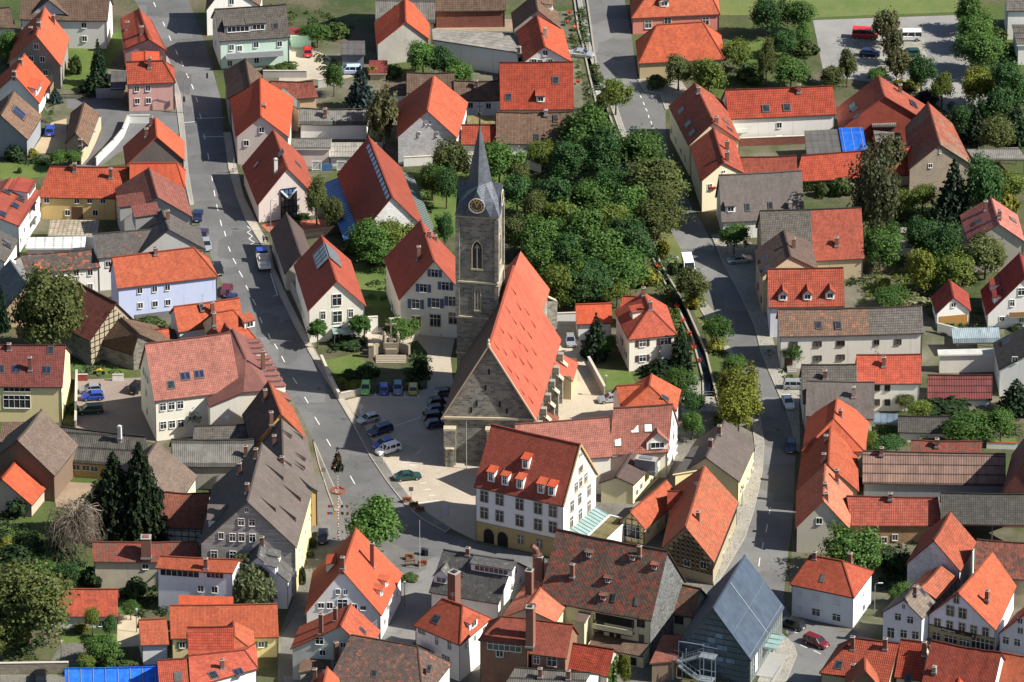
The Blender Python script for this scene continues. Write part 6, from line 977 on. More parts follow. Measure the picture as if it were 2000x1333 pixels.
def make_unit(d):
    id_,par,kn,label,t,roof,wall,q,hh,wins,chs,sks,dms,ex=d
    u=geom(d); L,W,he,hr=u.L,u.W,u.he,u.hr
    if par: root=ROOTS[par]
    else:
        nm=kn.replace(' ','_'); root=empty(nm,(q[0],q[1],0),label,kn.replace('_',' '),GROUPS.get(kn)); ROOTS[id_]=root
    rm=roof_mat(roof); ov=.3
    # roof ------------------------------------------------------------------
    rb=MB(); ea=lambda sg,vv,z=he: u.corner(sg,vv,0,z)
    a1,a2,b1,b2=ea(-1,1),ea(-1,-1),ea(1,1),ea(1,-1); polys=[]
    def add(P,e0,e1,rr): polys.append(([Vector(p) for p in P],fuv([Vector(p) for p in P],e0,e1,rr)))
    if t=='flat':
        add([a2,b2,b1,a1],a2,b2,b1)
        rb.slab(polys,rm,.25,wall_mat(wall) if wall not in('open','ivy') else None)
    elif t=='shed':
        ah,bh=ea(-1,1,hr),ea(1,1,hr); add([a2,b2,bh,ah],a2,b2,bh); rb.slab(polys,rm,.16)
    else:
        ra,rbb=u.ridge(-1),u.ridge(1)
        half=hh.startswith('h'); fr=.30
        if half:
            f=1-fr
            v2=a2.lerp(u.ridge(-1,hr,0),f); v1=a1.lerp(u.ridge(-1,hr,0),f)
            add([a2,b2,rbb,ra,v2],a2,b2,rbb); add([b1,a1,v1,ra,rbb],b1,a1,ra); add([v1,v2,ra],v1,v2,ra); u.half=(v1,v2)
        else:
            if u.ha<.3 and u.hb<.3 and L>7:
                # old roofs sag a little between their gables
                sr=random.Random(sum(map(ord,id_))*7); am=.20 if len(RK[roof])>7 or roof in('oldbrown','brown','barnbrown','redold','rust','corr') else .07
                n_=8; E2=[];RR=[];E1=[]
                for k in range(n_+1):
                    f=k/n_; sg_=am*math.sin(math.pi*f)+(sr.uniform(-.3,.3)*am if 0<k<n_ else 0)
                    E2.append(a2.lerp(b2,f)-Vector((0,0,sg_*.5))); RR.append(ra.lerp(rbb,f)-Vector((0,0,sg_))); E1.append(a1.lerp(b1,f)-Vector((0,0,sg_*.5)))
                for k in range(n_):
                    for P,o0,o1,o2,sd in(([E2[k],E2[k+1],RR[k+1],RR[k]],a2,b2,rbb,2),([E1[k+1],E1[k],RR[k],RR[k+1]],b1,a1,ra,1)):
                        m2=roof_mat(ex['split'][1]) if ex.get('split') and k/n_>=ex['split'][0] else roof_mat(ex['r1']) if ex.get('r1') and sd==1 else rm  # r1: darker kind for the left slope, its shade put into the colour
                        polys.append((P,fuv(P,o0,o1,o2),m2))
                    rb.bar(RR[k]+Vector((0,0,.03)),RR[k+1]+Vector((0,0,.03)),.28,rm,.16)
                u.sag=True
            else:
                add([a2,b2,rbb,ra],a2,b2,rbb); add([b1,a1,ra,rbb],b1,a1,ra)
            if u.ha>.3: add([a1,a2,ra],a1,a2,ra)
            if u.hb>.3: add([b2,b1,rbb],b2,b1,rbb)
        rb.slab(polys,rm,TH)
        if not hasattr(u,'sag'): rb.bar(ra+Vector((0,0,.03)),rbb+Vector((0,0,.03)),.28,rm,.16)
        for P,Qc in ((ra,(a1,a2)) if u.ha>.3 and not half else (None,()),(rbb,(b1,b2)) if u.hb>.3 else (None,())):
            for c in Qc: rb.bar(P+Vector((0,0,.02)),c+Vector((0,0,.02)),.22,rm,.12)
    if roof=='tarp':
        nb=int(L/2.1)
        for k in range(nb+1):
            f=(k+.3)/(nb+.6); p_,q_=(a2.lerp(b2,f),(ea(-1,1,hr).lerp(ea(1,1,hr),f) if t=='shed' else u.ridge(-1).lerp(u.ridge(1),f))); rb.bar(p_+Vector((0,0,.03)),q_+Vector((0,0,.03)),.10,LEADF,.06)
    ro=rel(rb.build('roof'),root)
    # gutters -----------------------------------------------------------------
    if t!='flat':
        for p,r_ in ((a2,b2),(a1,b1)) if t=='gable' else ((a2,b2),):
            g=MB()
            o=((p-r_).normalized().cross(Vector((0,0,1))))*(.06 if p is a2 else -.06)
            g.bar(p-o*-1+Vector((0,0,-.14)),r_-o*-1+Vector((0,0,-.14)),.13,GUT); rel(g.build('gutter'),root)
    # walls -------------------------------------------------------------------
    if wall=='open':
        for sg in(-1,0,1):
            for vv in(-1,1):
                pb=MB(); c=u.corner(sg if sg else 1,vv,.4,0) if sg else (u.corner(-1,vv,.4,0)+u.corner(1,vv,.4,0))/2
                pb.box((c.x,c.y,0),.2,.2,(he if vv<0 or t!='shed' else hr)-.2,u.th,wall_mat('wood')); rel(pb.build('post'),root)
        if L>14: 
            wb=MB(); wb.wallq(u.corner(1,1,.5,0),u.corner(-1,1,.5,0),0,he,wall_mat('brick')); rel(wb.build('wall'),root)
    else:
        wm=wall_mat(wall); wa=wm
        if ex.get('ga'): wa=wall_mat(ex['ga'])
        if wall in('clapwall',): wside=wall_mat('creamyel')
        else: wside=wm
        if wall=='halftim' : wside=wall_mat('stone')
        wb=MB(); A1,A2,B1,B2=[u.corner(s,v,ov,0) for s,v in((-1,1),(-1,-1),(1,1),(1,-1))]
        s2=(hr-he)/(W/2) if t=='gable' else 0
        zt=he+s2*ov-TH-.02 if t=='gable' else he-.2
        def gw(P0,P1,sg,hip,mat,half=False):
            if t=='gable' and not hip:
                ap=u.ridge(sg,hr-TH-.06,ov); Lw=(P1-P0).length; s_=(Vector((ap.x,ap.y,0))-P0).length
                if half:
                    zz=he+(hr-he)*.70-TH-.05; k=.70
                    m0=P0.lerp(Vector((ap.x,ap.y,0)),k); m1=P1.lerp(Vector((ap.x,ap.y,0)),k)
                    pts=[(P0.x,P0.y,0),(P1.x,P1.y,0),(P1.x,P1.y,zt),(m1.x,m1.y,zz),(m0.x,m0.y,zz),(P0.x,P0.y,zt)]
                else: pts=[(P0.x,P0.y,0),(P1.x,P1.y,0),(P1.x,P1.y,zt),ap,(P0.x,P0.y,zt)]
                dr=(P1-P0).normalized(); wb.poly(pts,mat,[((Vector((p[0],p[1],0))-P0).dot(dr),p[2]) for p in pts])
            elif t=='shed':
                z0=zt if (sg<0 and P0 is A2) or P0 is B2 else hr-.16
                zs=lambda P: zt if P in (A2,B2) else hr-.16
                pts=[(P0.x,P0.y,0),(P1.x,P1.y,0),(P1.x,P1.y,zs(P1)),(P0.x,P0.y,zs(P0))]; Lw=(P1-P0).length
                wb.poly(pts,mat,[(0,0),(Lw,0),(Lw,pts[2][2]),(0,pts[3][2])])
            else: wb.wallq(P0,P1,0,zt,mat)
        wb.wallq(A2,B2,0,zt,wside); 
        if t=='shed': wb.wallq(B1,A1,0,hr-.16,wm)
        else: wb.wallq(B1,A1,0,zt,wside)
        gw(B2,B1,1,u.hb>.3,wa); gw(A1,A2,-1,u.ha>.3 and not hh.startswith('h'),wm if wall!='bluewhite' or id_!='125' else wm,hh.startswith('h'))
        rel(wb.build('wall'),root)
        WP={'2':(A2,B2),'b':(B2,B1),'1':(B1,A1),'a':(A1,A2)}
        u.WP=WP
        if t=='gable' and kn not in('shed',) and not par:
            for c_ in (A2,B2):
                g=MB(); o_=(c_-Vector((q[0],q[1],0))).normalized()*.05; g.bar((c_.x+o_.x,c_.y+o_.y,0),(c_.x+o_.x,c_.y+o_.y,zt-.1),.09,GUT); rel(g.build('downpipe'),root)
        stw={'83':'blue','86':'brownsh','126':'green','170':'stone','163':'stone'}.get(id_)
        for k,s_,z,w_,h_ in wins:
            kd,wl=k[0],k[1]; P0,P1=WP[wl]; dr=(P1-P0).normalized(); ang=math.atan2(dr.y,dr.x); p=P0+dr*s_+Vector((0,0,z))
            if kd=='w':
                st=stw or ('brown' if wall in('tan','wood','offwhite','paleyel2') else 'plain')
                if ex.get('shutc') and int(s_*10)%3: st='closed'
                if id_=='83' and wl=='a' and z<4: st='stone'
                add_window(root,p,ang,w_,h_,st)
            elif kd in 'dgA':
                b=MB(); n=Vector((dr.y,-dr.x,0)); q0=p-Vector((0,0,h_/2))
                if kd=='d':
                    b.box((q0+n*.02)[:],w_,.12,h_,ang,WOODO if id_=='95' else (METAL if w_>4 else FRAMEB)); rel(b.build('door'),root)
                elif kd=='A':
                    cc=q0+n*.04; m=12; pts=[cc-dr*w_/2,cc+dr*w_/2]; r_=w_/2; hs=h_-r_
                    for i in range(m+1): a=math.pi*i/m; pts.append(cc+dr*math.cos(a)*r_+Vector((0,0,hs+math.sin(a)*r_)))
                    b.poly(pts,DARK)
                    out=pts[2:]
                    for i in range(m): b.bar(out[i],out[i+1],.22,SANDST,.12)
                    rel(b.build('archway'),root)
                else:
                    b.box((q0+n*.03)[:],w_,.14,h_,ang,GLASS)
                    f0=q0+n*.12
                    for i in range(5):
                        x=dr*(-w_/2+w_*i/4); b.bar(f0+x,f0+x+Vector((0,0,h_)),.14,DARK)
                    for i in range(6): z=Vector((0,0,h_*i/5)); b.bar(f0-dr*w_/2+z,f0+dr*w_/2+z,.12,DARK)
                    for sx in(-1,1): b.bar(f0+n*.05+dr*sx*w_/2+Vector((0,0,h_*.97)),f0+n*.05+Vector((0,0,h_*.68)),.3,FRAMEW)
                    b.poly([f0+n*.03-dr*w_*.45+Vector((0,0,h_*.97)),f0+n*.03+Vector((0,0,h_*.68)),f0+n*.03+dr*w_*.45+Vector((0,0,h_*.97))],GLBLUE)
                    rel(b.build('glass_entrance'),root)
        if wall in('fachwerk','fachyel','halftim','halftimw'): timber(u,WP,root,wall,he,hr,t,s2)
        if ex.get('plinth'):
            b=MB(); P0,P1=WP['2']; dr=(P1-P0).normalized(); n=Vector((dr.y,-dr.x,0)); c=P0.lerp(P1,.52)+n*.02; b.box(c[:],(P1-P0).length*.72,.14,1.3,math.atan2(dr.y,dr.x),simple('grey plinth',(.16,.16,.17),.8)); rel(b.build('plinth'),root)
    # chimneys ----------------------------------------------------------------
    for x,y,z0,z1,w_,col in chs:
        b=MB(); cm={'brick':BRICKC,'white':CHW,'metal':CHM}[col]; dp=w_ if col!='metal' else w_*2.2
        if col=='brick' and wall in('white','creamwhite') and (x*7)%3<1: cm=simple('chimney grey',(.26,.235,.2),.85,0,.2,.3,3)
        b.box((x,y,z0),w_,dp,z1-z0,u.th,cm); b.box((x,y,z1),w_+.12,dp+.12,.10,u.th,CAP); b.box((x,y,z1+.10),w_*.6,dp*.6,.14,u.th,cm if z1-z0<5 else SOOT)
        b.box((x,y,z0+.55),w_+.25,dp+.25,.30,u.th,LEADF)
        rel(b.build('chimney'),root)
    # roof windows --------------------------------------------------------------
    for f,X,w_,n_ in sks:
        face=f[-1]; white='w' in f
        e0,e1,rr=(a2,b2,u.ridge(1)) if face=='2' else (b1,a1,u.ridge(-1))
        if t=='shed': rr=ea(1,1,hr)
        exv=(e1-e0).normalized(); nn=exv.cross(rr-e0).normalized(); ey=nn.cross(exv); h_=1.5 if n_<3 else 2
        if id_=='5': h_=3
        b=MB(); c=Vector(X)
        pw=w_/n_
        for i in range(n_):
            cc=c+exv*(pw*(i-(n_-1)/2))
            P=[cc+exv*sx*(pw/2-.04)+ey*sy*h_/2 for sx,sy in((-1,-1),(1,-1),(1,1),(-1,1))]
            b.slab([([p+nn*.10 for p in P],[(0,0)]*4)],GUT,.2)
            b.poly([cc+(p-cc)*.78+nn*.115 for p in P],simple('white blind',(.75,.75,.72),.6) if white else (SOLAR if n_>1 or id_=='5' else GLASS))
        rel(b.build('skylight'),root)
    for f,X,ty,w_ in dms: dormer(u,root,f,Vector(X),ty,w_,rm,wall,a1,a2,b1,b2,t)
    u.a1,u.a2,u.b1,u.b2,u.root,u.rm=a1,a2,b1,b2,root,rm
    return u
def timber(u,WP,root,wall,he,hr,t,s2):
    b=MB()
    for k,(P0,P1) in WP.items():
        if k in('1',) or (wall in('halftim',) and k not in('a',)) or (wall=='halftimw' and k!='2') or (wall=='fachyel' and k!='a'): continue
        dr=(P1-P0).normalized(); n=Vector((dr.y,-dr.x,0))*.035; Lw=(P1-P0).length
        gab=k in('a','b'); z0=1.9 if wall=='fachwerk' and gab else (.2 if wall!='fachwerk' else he-1.5)
        zt=lambda s: he-.2 if not gab else he-.2+(hr-he)*(1-abs(s-Lw/2)/(Lw/2))-.2
        zmax=hr-.3 if gab else he-.25
        P=lambda s,z: P0+dr*s+n+Vector((0,0,z))
        stp=1.05 if wall!='fachwerk' else .82
        z=z0; lv=[]
        while z<zmax:
            s0=0 if z<he-.2 or not gab else Lw/2*(z-he+.2)/(hr-he)+.15
            if Lw-2*s0>.3: b.bar(P(s0,z),P(Lw-s0,z),.17,FRAMET,.07)
            lv.append(z); z+=stp
        m=max(3,int(Lw/(1.1 if wall!='fachwerk' else .85)))
        for i in range(m+1):
            s=Lw*i/m; s=min(max(s,.1),Lw-.1); zz=min(zt(s),zmax)
            if zz>z0: b.bar(P(s,z0),P(s,zz),.16,FRAMET,.07)
            if i<m and wall=='fachwerk' or i in(0,m-1):
                for j in range(len(lv)-1):
                    sa_,sb=Lw*i/m,Lw*(i+1)/m
                    if min(zt(sa_),zt(sb))<lv[j+1]: continue
                    if (j+i)%2==0 or wall=='fachwerk': b.bar(P(sa_,lv[j]),P(sb,lv[j+1]),.11,FRAMET,.06) if wall!='fachwerk' else b.bar(P(sa_,lv[j]),P(sb,lv[j+1]),.15,FRAMET,.06)
                    if wall=='fachwerk': b.bar(P(sa_,lv[j+1]),P(sb,lv[j]),.11,FRAMET,.06)
    rel(b.build('timber_frame'),root)
def dormer(u,root,f,X,ty,w_,rm,wall,a1,a2,b1,b2,t):
    face=f[-1]
    if ty=='wedge': u.a2,u.b2,u.root,u.rm=a2,b2,root,rm; wedge(u,X,2.7*w_+.3,.55,.62*w_,roof_mat('new') if w_>.9 else GUT); return
    e0,e1={'2':(a2,b2),'1':(b1,a1),'b':(b2,b1)}[face]
    ev=(e1-e0).normalized(); ev.z=0; n=Vector((ev.y,-ev.x,0)); ts=(u.hr-u.he)/(u.W/2) if face!='b' else (u.hr-u.he)/max(u.hb,1)
    ts=max(ts,.45)
    hf=1.25 if w_<3 else 1.45
    if rm.name=='roof townhall': hf=1.75
    if wall=='clap': hf=2.7
    zr=u.hr-X.z-.25
    s2=.22 if ts>.75 else .08
    wmn={'townhall':'white','slatedk':'bluewhite','greybrown':'greyblue'}.get(rm.name[5:],'white' if wall in('white','mint','bluewhite') else 'creamwhite')
    if wall in('clap',): wmn='clap'
    if wall=='paleyel2' and w_<1.5: wmn='wood'; hf=.75
    wm=wall_mat(wmn); b=MB(); up=Vector((0,0,1))
    if ty=='shed':
        d=hf/(ts-s2)
        if hf+s2*d>zr: hf=max(.5,zr*(ts-s2)/ts); d=hf/(ts-s2)
        L0,R0=X-ev*w_/2,X+ev*w_/2
        b.poly([L0-up*.05,R0-up*.05,R0+up*hf,L0+up*hf],wm); bk=-n*d+up*(hf+s2*d)
        b.poly([R0-up*.05,R0+bk,R0+up*hf],wm); b.poly([L0-up*.05,L0+up*hf,L0+bk],wm)
        o=.18; F0=L0-ev*o+n*.25+up*(hf-s2*.25+.14); F1=R0+ev*o+n*.25+up*(hf-s2*.25+.14); B1=R0+ev*o+bk+up*.14-n*.05; B0=L0-ev*o+bk+up*.14-n*.05
        P=[F0,F1,B1,B0]; b.slab([(P,fuv(P,F0,F1,B1))],rm if rm.name!='roof townhall' else roof_mat('new'),.12)
        do=rel(b.build('dormer'),root); ww=w_*.55 if w_<3 else w_*.8; pos=X+up*(hf*.5)+n*.03
    else:
        g=.75*w_/2*1.3; d=(hf+g)/ts
        L0,R0=X-ev*w_/2,X+ev*w_/2; ap=X+up*(hf+g)
        b.poly([L0-up*.05,R0-up*.05,R0+up*hf,ap,L0+up*hf],wm)
        dd=hf/ts; b.poly([R0-up*.05,R0-n*dd+up*hf,R0+up*hf],wm); b.poly([L0-up*.05,L0+up*hf,L0-n*dd+up*hf],wm)
        ra,rb_=ap+n*.3+up*.14,ap-n*d+up*.14
        for s,C0 in((1,R0),(-1,L0)):
            e_=C0+ev*s*.18+up*(hf-.05); P=[e_+n*.3,ra,rb_,e_-n*dd]
            if s<0: P=[P[0],P[3],P[2],P[1]]
            b.slab([(P,fuv(P,P[0],P[3] if s>0 else P[1],ra))],rm,.1)
        do=rel(b.build('dormer'),root); ww=w_*.6; pos=X+up*(hf*.55)+n*.03
    a,p_=window_meshes(ww,min(1.3,hf*.7),'plain')
    o=put(a,'window',do,(0,0,0)); o.location=pos-Vector(root.location); o.matrix_parent_inverse=Matrix.Identity(4); o.rotation_euler=(0,0,math.atan2(ev.y,ev.x))
    # dormer keeps world coordinates through its parent inverse, so undo it for the window
    o.location=pos; put(p_,'pane',o,(0,0,0))

up=Vector((0,0,1))
# wedge dormers
def wedge(u,X,L_,w_,h_,frontmat):
    e0,e1=u.a2,u.b2; ev=(e1-e0).normalized(); ev.z=0; n=Vector((ev.y,-ev.x,0)); ts=(u.hr-u.he)/(u.W/2); b=MB()
    ap=X+up*h_; bk=X-n*(h_/ (ts*.62))*1.0+up*(h_/(ts*.62))*ts
    bk=X-n*L_+up*L_*ts
    b.poly([X-ev*w_/2,X+ev*w_/2,X+ev*w_*.4+up*h_,X-ev*w_*.4+up*h_],frontmat)
    for s in(-1,1):
        q=[X+ev*s*w_/2,bk,X+ev*s*w_*.4+up*h_]; b.poly(q if s>0 else q[::-1],u.rm)
    b.poly([X-ev*w_*.45+up*(h_+.04)+n*.12,X+ev*w_*.45+up*(h_+.04)+n*.12,bk+up*.04],u.rm)
    rel(b.build('dormer'),u.root)

# ---------------------------------------------------------------- setting
def ground_mat():
    n=NT('garden ground'); ob=n.n('TexCoord').outputs['Object']
    f=n.noise(ob,.09,6,.65); g=n.noise(ob,1.4,5,.7); h=n.noise(ob,.035,3,.5)
    c=n.mix(n.ramp(f,.40,.62),(.035,.055,.016),(.105,.088,.058))
    c=n.mix(n.ramp(h,.5,.6),c,(.06,.085,.022))
    c=n.mix(1.,c,n.gray(n.math('MULTIPLY_ADD',g,1.0,.5)),'MULTIPLY'); n.l(c,n.b.inputs['Base Color']); n.bump(g,.6,.2); return n.m
def sheet_mat(k):
    key='sheet_'+k
    if key in MC: return MC[key]
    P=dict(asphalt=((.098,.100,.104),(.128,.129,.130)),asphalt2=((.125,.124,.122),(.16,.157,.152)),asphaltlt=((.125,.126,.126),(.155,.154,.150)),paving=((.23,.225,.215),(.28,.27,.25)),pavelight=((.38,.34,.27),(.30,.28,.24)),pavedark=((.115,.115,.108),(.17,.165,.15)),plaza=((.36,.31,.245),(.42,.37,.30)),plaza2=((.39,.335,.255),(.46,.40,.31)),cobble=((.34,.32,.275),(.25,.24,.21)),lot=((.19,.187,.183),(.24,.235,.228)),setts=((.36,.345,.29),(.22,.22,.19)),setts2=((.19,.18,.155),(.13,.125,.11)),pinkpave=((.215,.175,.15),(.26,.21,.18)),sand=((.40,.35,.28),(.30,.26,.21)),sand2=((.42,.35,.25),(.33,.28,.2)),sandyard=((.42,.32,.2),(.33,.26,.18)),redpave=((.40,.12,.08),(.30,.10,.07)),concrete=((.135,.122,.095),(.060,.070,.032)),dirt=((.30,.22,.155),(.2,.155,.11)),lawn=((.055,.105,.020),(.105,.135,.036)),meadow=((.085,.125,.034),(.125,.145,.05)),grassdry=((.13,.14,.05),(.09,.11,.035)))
    a,b=P[k]; n=NT('ground '+k); ob=n.n('TexCoord').outputs['Object']
    f=n.noise(ob,.16,6,.65); g=n.noise(ob,2.6,5,.75); big=n.noise(ob,.055,3,.5)
    c=n.mix(n.ramp(f,.36,.64),a,b)
    amt=.35 if k not in('lawn','meadow','grassdry') else .9
    v=n.math('MULTIPLY_ADD',g,amt,1-amt/2); v=n.math('MULTIPLY',v,n.math('MULTIPLY_ADD',big,.3,.85))
    if k in('cobble','setts','setts2','pinkpave','plaza','plaza2','paving'):
        vo=n.n('TexVoronoi'); vo.feature='DISTANCE_TO_EDGE' if k!='plaza' else 'DISTANCE_TO_EDGE'; vo.inputs['Scale'].default_value={'cobble':2.2,'setts':2.4,'setts2':2.6,'plaza':2.0,'plaza2':2.0,'paving':1.5,'pinkpave':2.2}[k]; n.l(ob,vo.inputs['Vector'])
        e=n.ramp(vo.outputs[0],.0,.14); st=.45 if k in('cobble','setts','setts2') else .16
        v=n.math('MULTIPLY',v,n.math('ADD',n.math('MULTIPLY',e,st),1-st))
    if k.startswith('asphalt') or k=='pavedark':
        # repair patches and oil-dark wheel tracks
        vo=n.n('TexVoronoi'); vo.inputs['Scale'].default_value=.11; vo.distance='CHEBYCHEV'; n.l(ob,vo.inputs['Vector'])
        sc=n.n('SeparateColor'); n.l(vo.outputs['Color'],sc.inputs[0])
        v=n.math('MULTIPLY',v,n.math('MULTIPLY_ADD',sc.outputs[0],.34,.83))
        vc=n.n('TexVoronoi'); vc.feature='DISTANCE_TO_EDGE'; vc.inputs['Scale'].default_value=.16; n.l(n.n('VectorMath',operation='ADD').outputs[0],vc.inputs['Vector']); ad=vc.inputs['Vector'].links[0].from_node; n.l(ob,ad.inputs[0]); nc=n.n('TexNoise'); nc.inputs['Scale'].default_value=.5; n.l(ob,nc.inputs['Vector']); n.l(nc.outputs['Color'],ad.inputs[1])
        v=n.math('MULTIPLY',v,n.math('SUBTRACT',1,n.math('MULTIPLY',n.math('LESS_THAN',vc.outputs[0],.008),.16)))
    c=n.mix(1.,c,n.gray(v),'MULTIPLY'); n.l(c,n.b.inputs['Base Color']); n.bump(g,.3 if amt<.5 else .7,.04 if amt<.5 else .12)
    n.b.inputs['Roughness'].default_value=.9
    MC[key]=n.m; return n.m
KERB=simple('kerb stone',(.29,.275,.24),.85,0,.2,.3,1.2)
canal=[Vector((x,y)) for x,y in CANL]+[Vector((x,y)) for x,y in reversed(CANR)]
B_=2500.
outer=[Vector(p) for p in((-B_,-B_),(B_,-B_),(B_,B_),(-B_,B_))]
nv=4; verts=outer+canal; edges=[(0,1),(1,2),(2,3),(3,0)]+[(nv+i,nv+(i+1)%len(canal)) for i in range(len(canal))]
ov_,oe,of,_,_,_=geometry.delaunay_2d_cdt(verts,edges,[],0,1e-5)
def inside(p,poly):
    r=False;j=len(poly)-1
    for i in range(len(poly)):
        a,b=poly[i],poly[j]
        if (a[1]>p[1])!=(b[1]>p[1]) and p[0]<(b[0]-a[0])*(p[1]-a[1])/(b[1]-a[1])+a[0]: r=not r
        j=i
    return r
gm=MB(); gmat=ground_mat()
for fc in of:
    c=sum((ov_[i] for i in fc),Vector((0,0)))/len(fc)
    if inside(c,canal): continue
    gm.poly([(ov_[i].x,ov_[i].y,0) for i in fc],gmat)
tag(gm.build('ground'),kind='structure')
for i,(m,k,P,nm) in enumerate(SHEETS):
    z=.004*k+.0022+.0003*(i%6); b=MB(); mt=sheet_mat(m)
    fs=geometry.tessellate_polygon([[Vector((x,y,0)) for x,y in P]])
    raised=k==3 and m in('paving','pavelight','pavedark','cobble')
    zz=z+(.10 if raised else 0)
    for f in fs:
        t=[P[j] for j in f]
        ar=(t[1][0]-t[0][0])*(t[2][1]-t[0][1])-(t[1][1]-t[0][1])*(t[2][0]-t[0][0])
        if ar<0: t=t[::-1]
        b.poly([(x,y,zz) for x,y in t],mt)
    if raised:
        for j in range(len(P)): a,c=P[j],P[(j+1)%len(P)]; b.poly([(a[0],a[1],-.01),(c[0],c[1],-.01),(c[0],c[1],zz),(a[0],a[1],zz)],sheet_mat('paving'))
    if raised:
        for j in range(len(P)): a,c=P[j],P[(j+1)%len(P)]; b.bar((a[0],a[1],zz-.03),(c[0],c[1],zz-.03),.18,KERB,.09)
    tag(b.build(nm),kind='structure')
# road markings (one sheet)
b=MB(); mk=simple('road paint',(.62,.62,.60),.7,0,.2,.25,3)
for x0,y0,x1,y1 in MARKS:
    d=Vector((x1-x0,y1-y0)); 
    if d.length<.1: continue
    n_=Vector((-d.y,d.x)).normalized()*.075
    b.poly([(x0-n_.x,y0-n_.y,.024),(x1-n_.x,y1-n_.y,.024),(x1+n_.x,y1+n_.y,.024),(x0+n_.x,y0+n_.y,.024)],mk)
tag(b.build('road_markings'),kind='structure')
# manholes
b=MB()
for x,y in((-8.6,5),(-47,48),(-40,-20),(20,40),(33,8),(-50,100),(45,-33),(-33,-18)):
    b.tube([(x,y,.0),(x,y,.026)],.36,simple('manhole iron',(.07,.055,.045),.7),12)
tag(b.build('manhole_covers'),kind='structure')
# canal: bed water and side walls
b=MB(); wt=NT('canal water'); wt.b.inputs['Base Color'].default_value=(.012,.018,.03,1); wt.b.inputs['Roughness'].default_value=.06; wt.b.inputs['Specular IOR Level'].default_value=.5
tc=wt.n('TexCoord'); wt.bump(wt.noise(tc.outputs['Object'],2.2,3),.25,.05)
for i in range(len(CANL)-1):
    b.poly([(*CANL[i],-.9),(*CANR[i],-.9),(*CANR[i+1],-.9),(*CANL[i+1],-.9)],wt.m)
tag(b.build('canal_water'),kind='structure')
b=MB(); cwm=wall_mat('stonegrey'); cop=simple('canal coping',(.27,.25,.20),.85,0,.2,.25,2)
for Pl,sg in((CANL,1),(CANR,-1)):
    for i in range(len(Pl)-1):
        p,q=Vector((*Pl[i],0)),Vector((*Pl[i+1],0)); d=(q-p).normalized(); n_=Vector((-d.y,d.x,0))*sg*.15
        pts=[p,q] if sg<0 else [q,p]
        b.wallq(pts[0],pts[1],-1.7,.20,cwm)
        b.slab([([p+n_*-.0+Vector((0,0,.26)),q+Vector((0,0,.26)),q+n_*2+Vector((0,0,.26)),p+n_*2+Vector((0,0,.26))][::(-1 if sg<0 else 1)],[(0,0)]*4)],cop,.28)
tag(b.build('canal_wall'),'pale stone walls along both sides of the sunken canal','canal wall')
# ---------------------------------------------------------------- walls and fences
for nm,m,h,th,P,label,ct in FWALLS:
    b=MB(); wm=wall_mat(m)
    for i in range(len(P)-1):
        p,q=Vector((*P[i],0)),Vector((*P[i+1],0)); d=q-p; c=(p+q)/2
        if m=='darkwood':
            n=int(d.length/(.16 if 'wooden' in nm else .3)); an=math.atan2(d.y,d.x)
            for k in range(n): x=p+d*((k+.5)/n); b.box((x.x,x.y,0),.11 if 'wooden' in nm else .06,th,h*(1+.03*((k*7)%3)),an,wm)
            for z in(.3,h*.8): b.bar(p+Vector((0,0,z)),q+Vector((0,0,z)),.08,wm)
        else:
            b.box((c.x,c.y,0),d.length+th*.9,th,h,math.atan2(d.y,d.x),wm); b.box((c.x,c.y,h),d.length+th,th+.12,.08,math.atan2(d.y,d.x),simple('wall coping',(.42,.39,.34),.85) if 'red coping' not in label else roof_mat('new'))
    c=P[0]; o=b.build(nm); o.data.transform(Matrix.Translation((-c[0],-c[1],0))); o.location=(c[0],c[1],0); tag(o,label,ct,'walls and fences of the town')
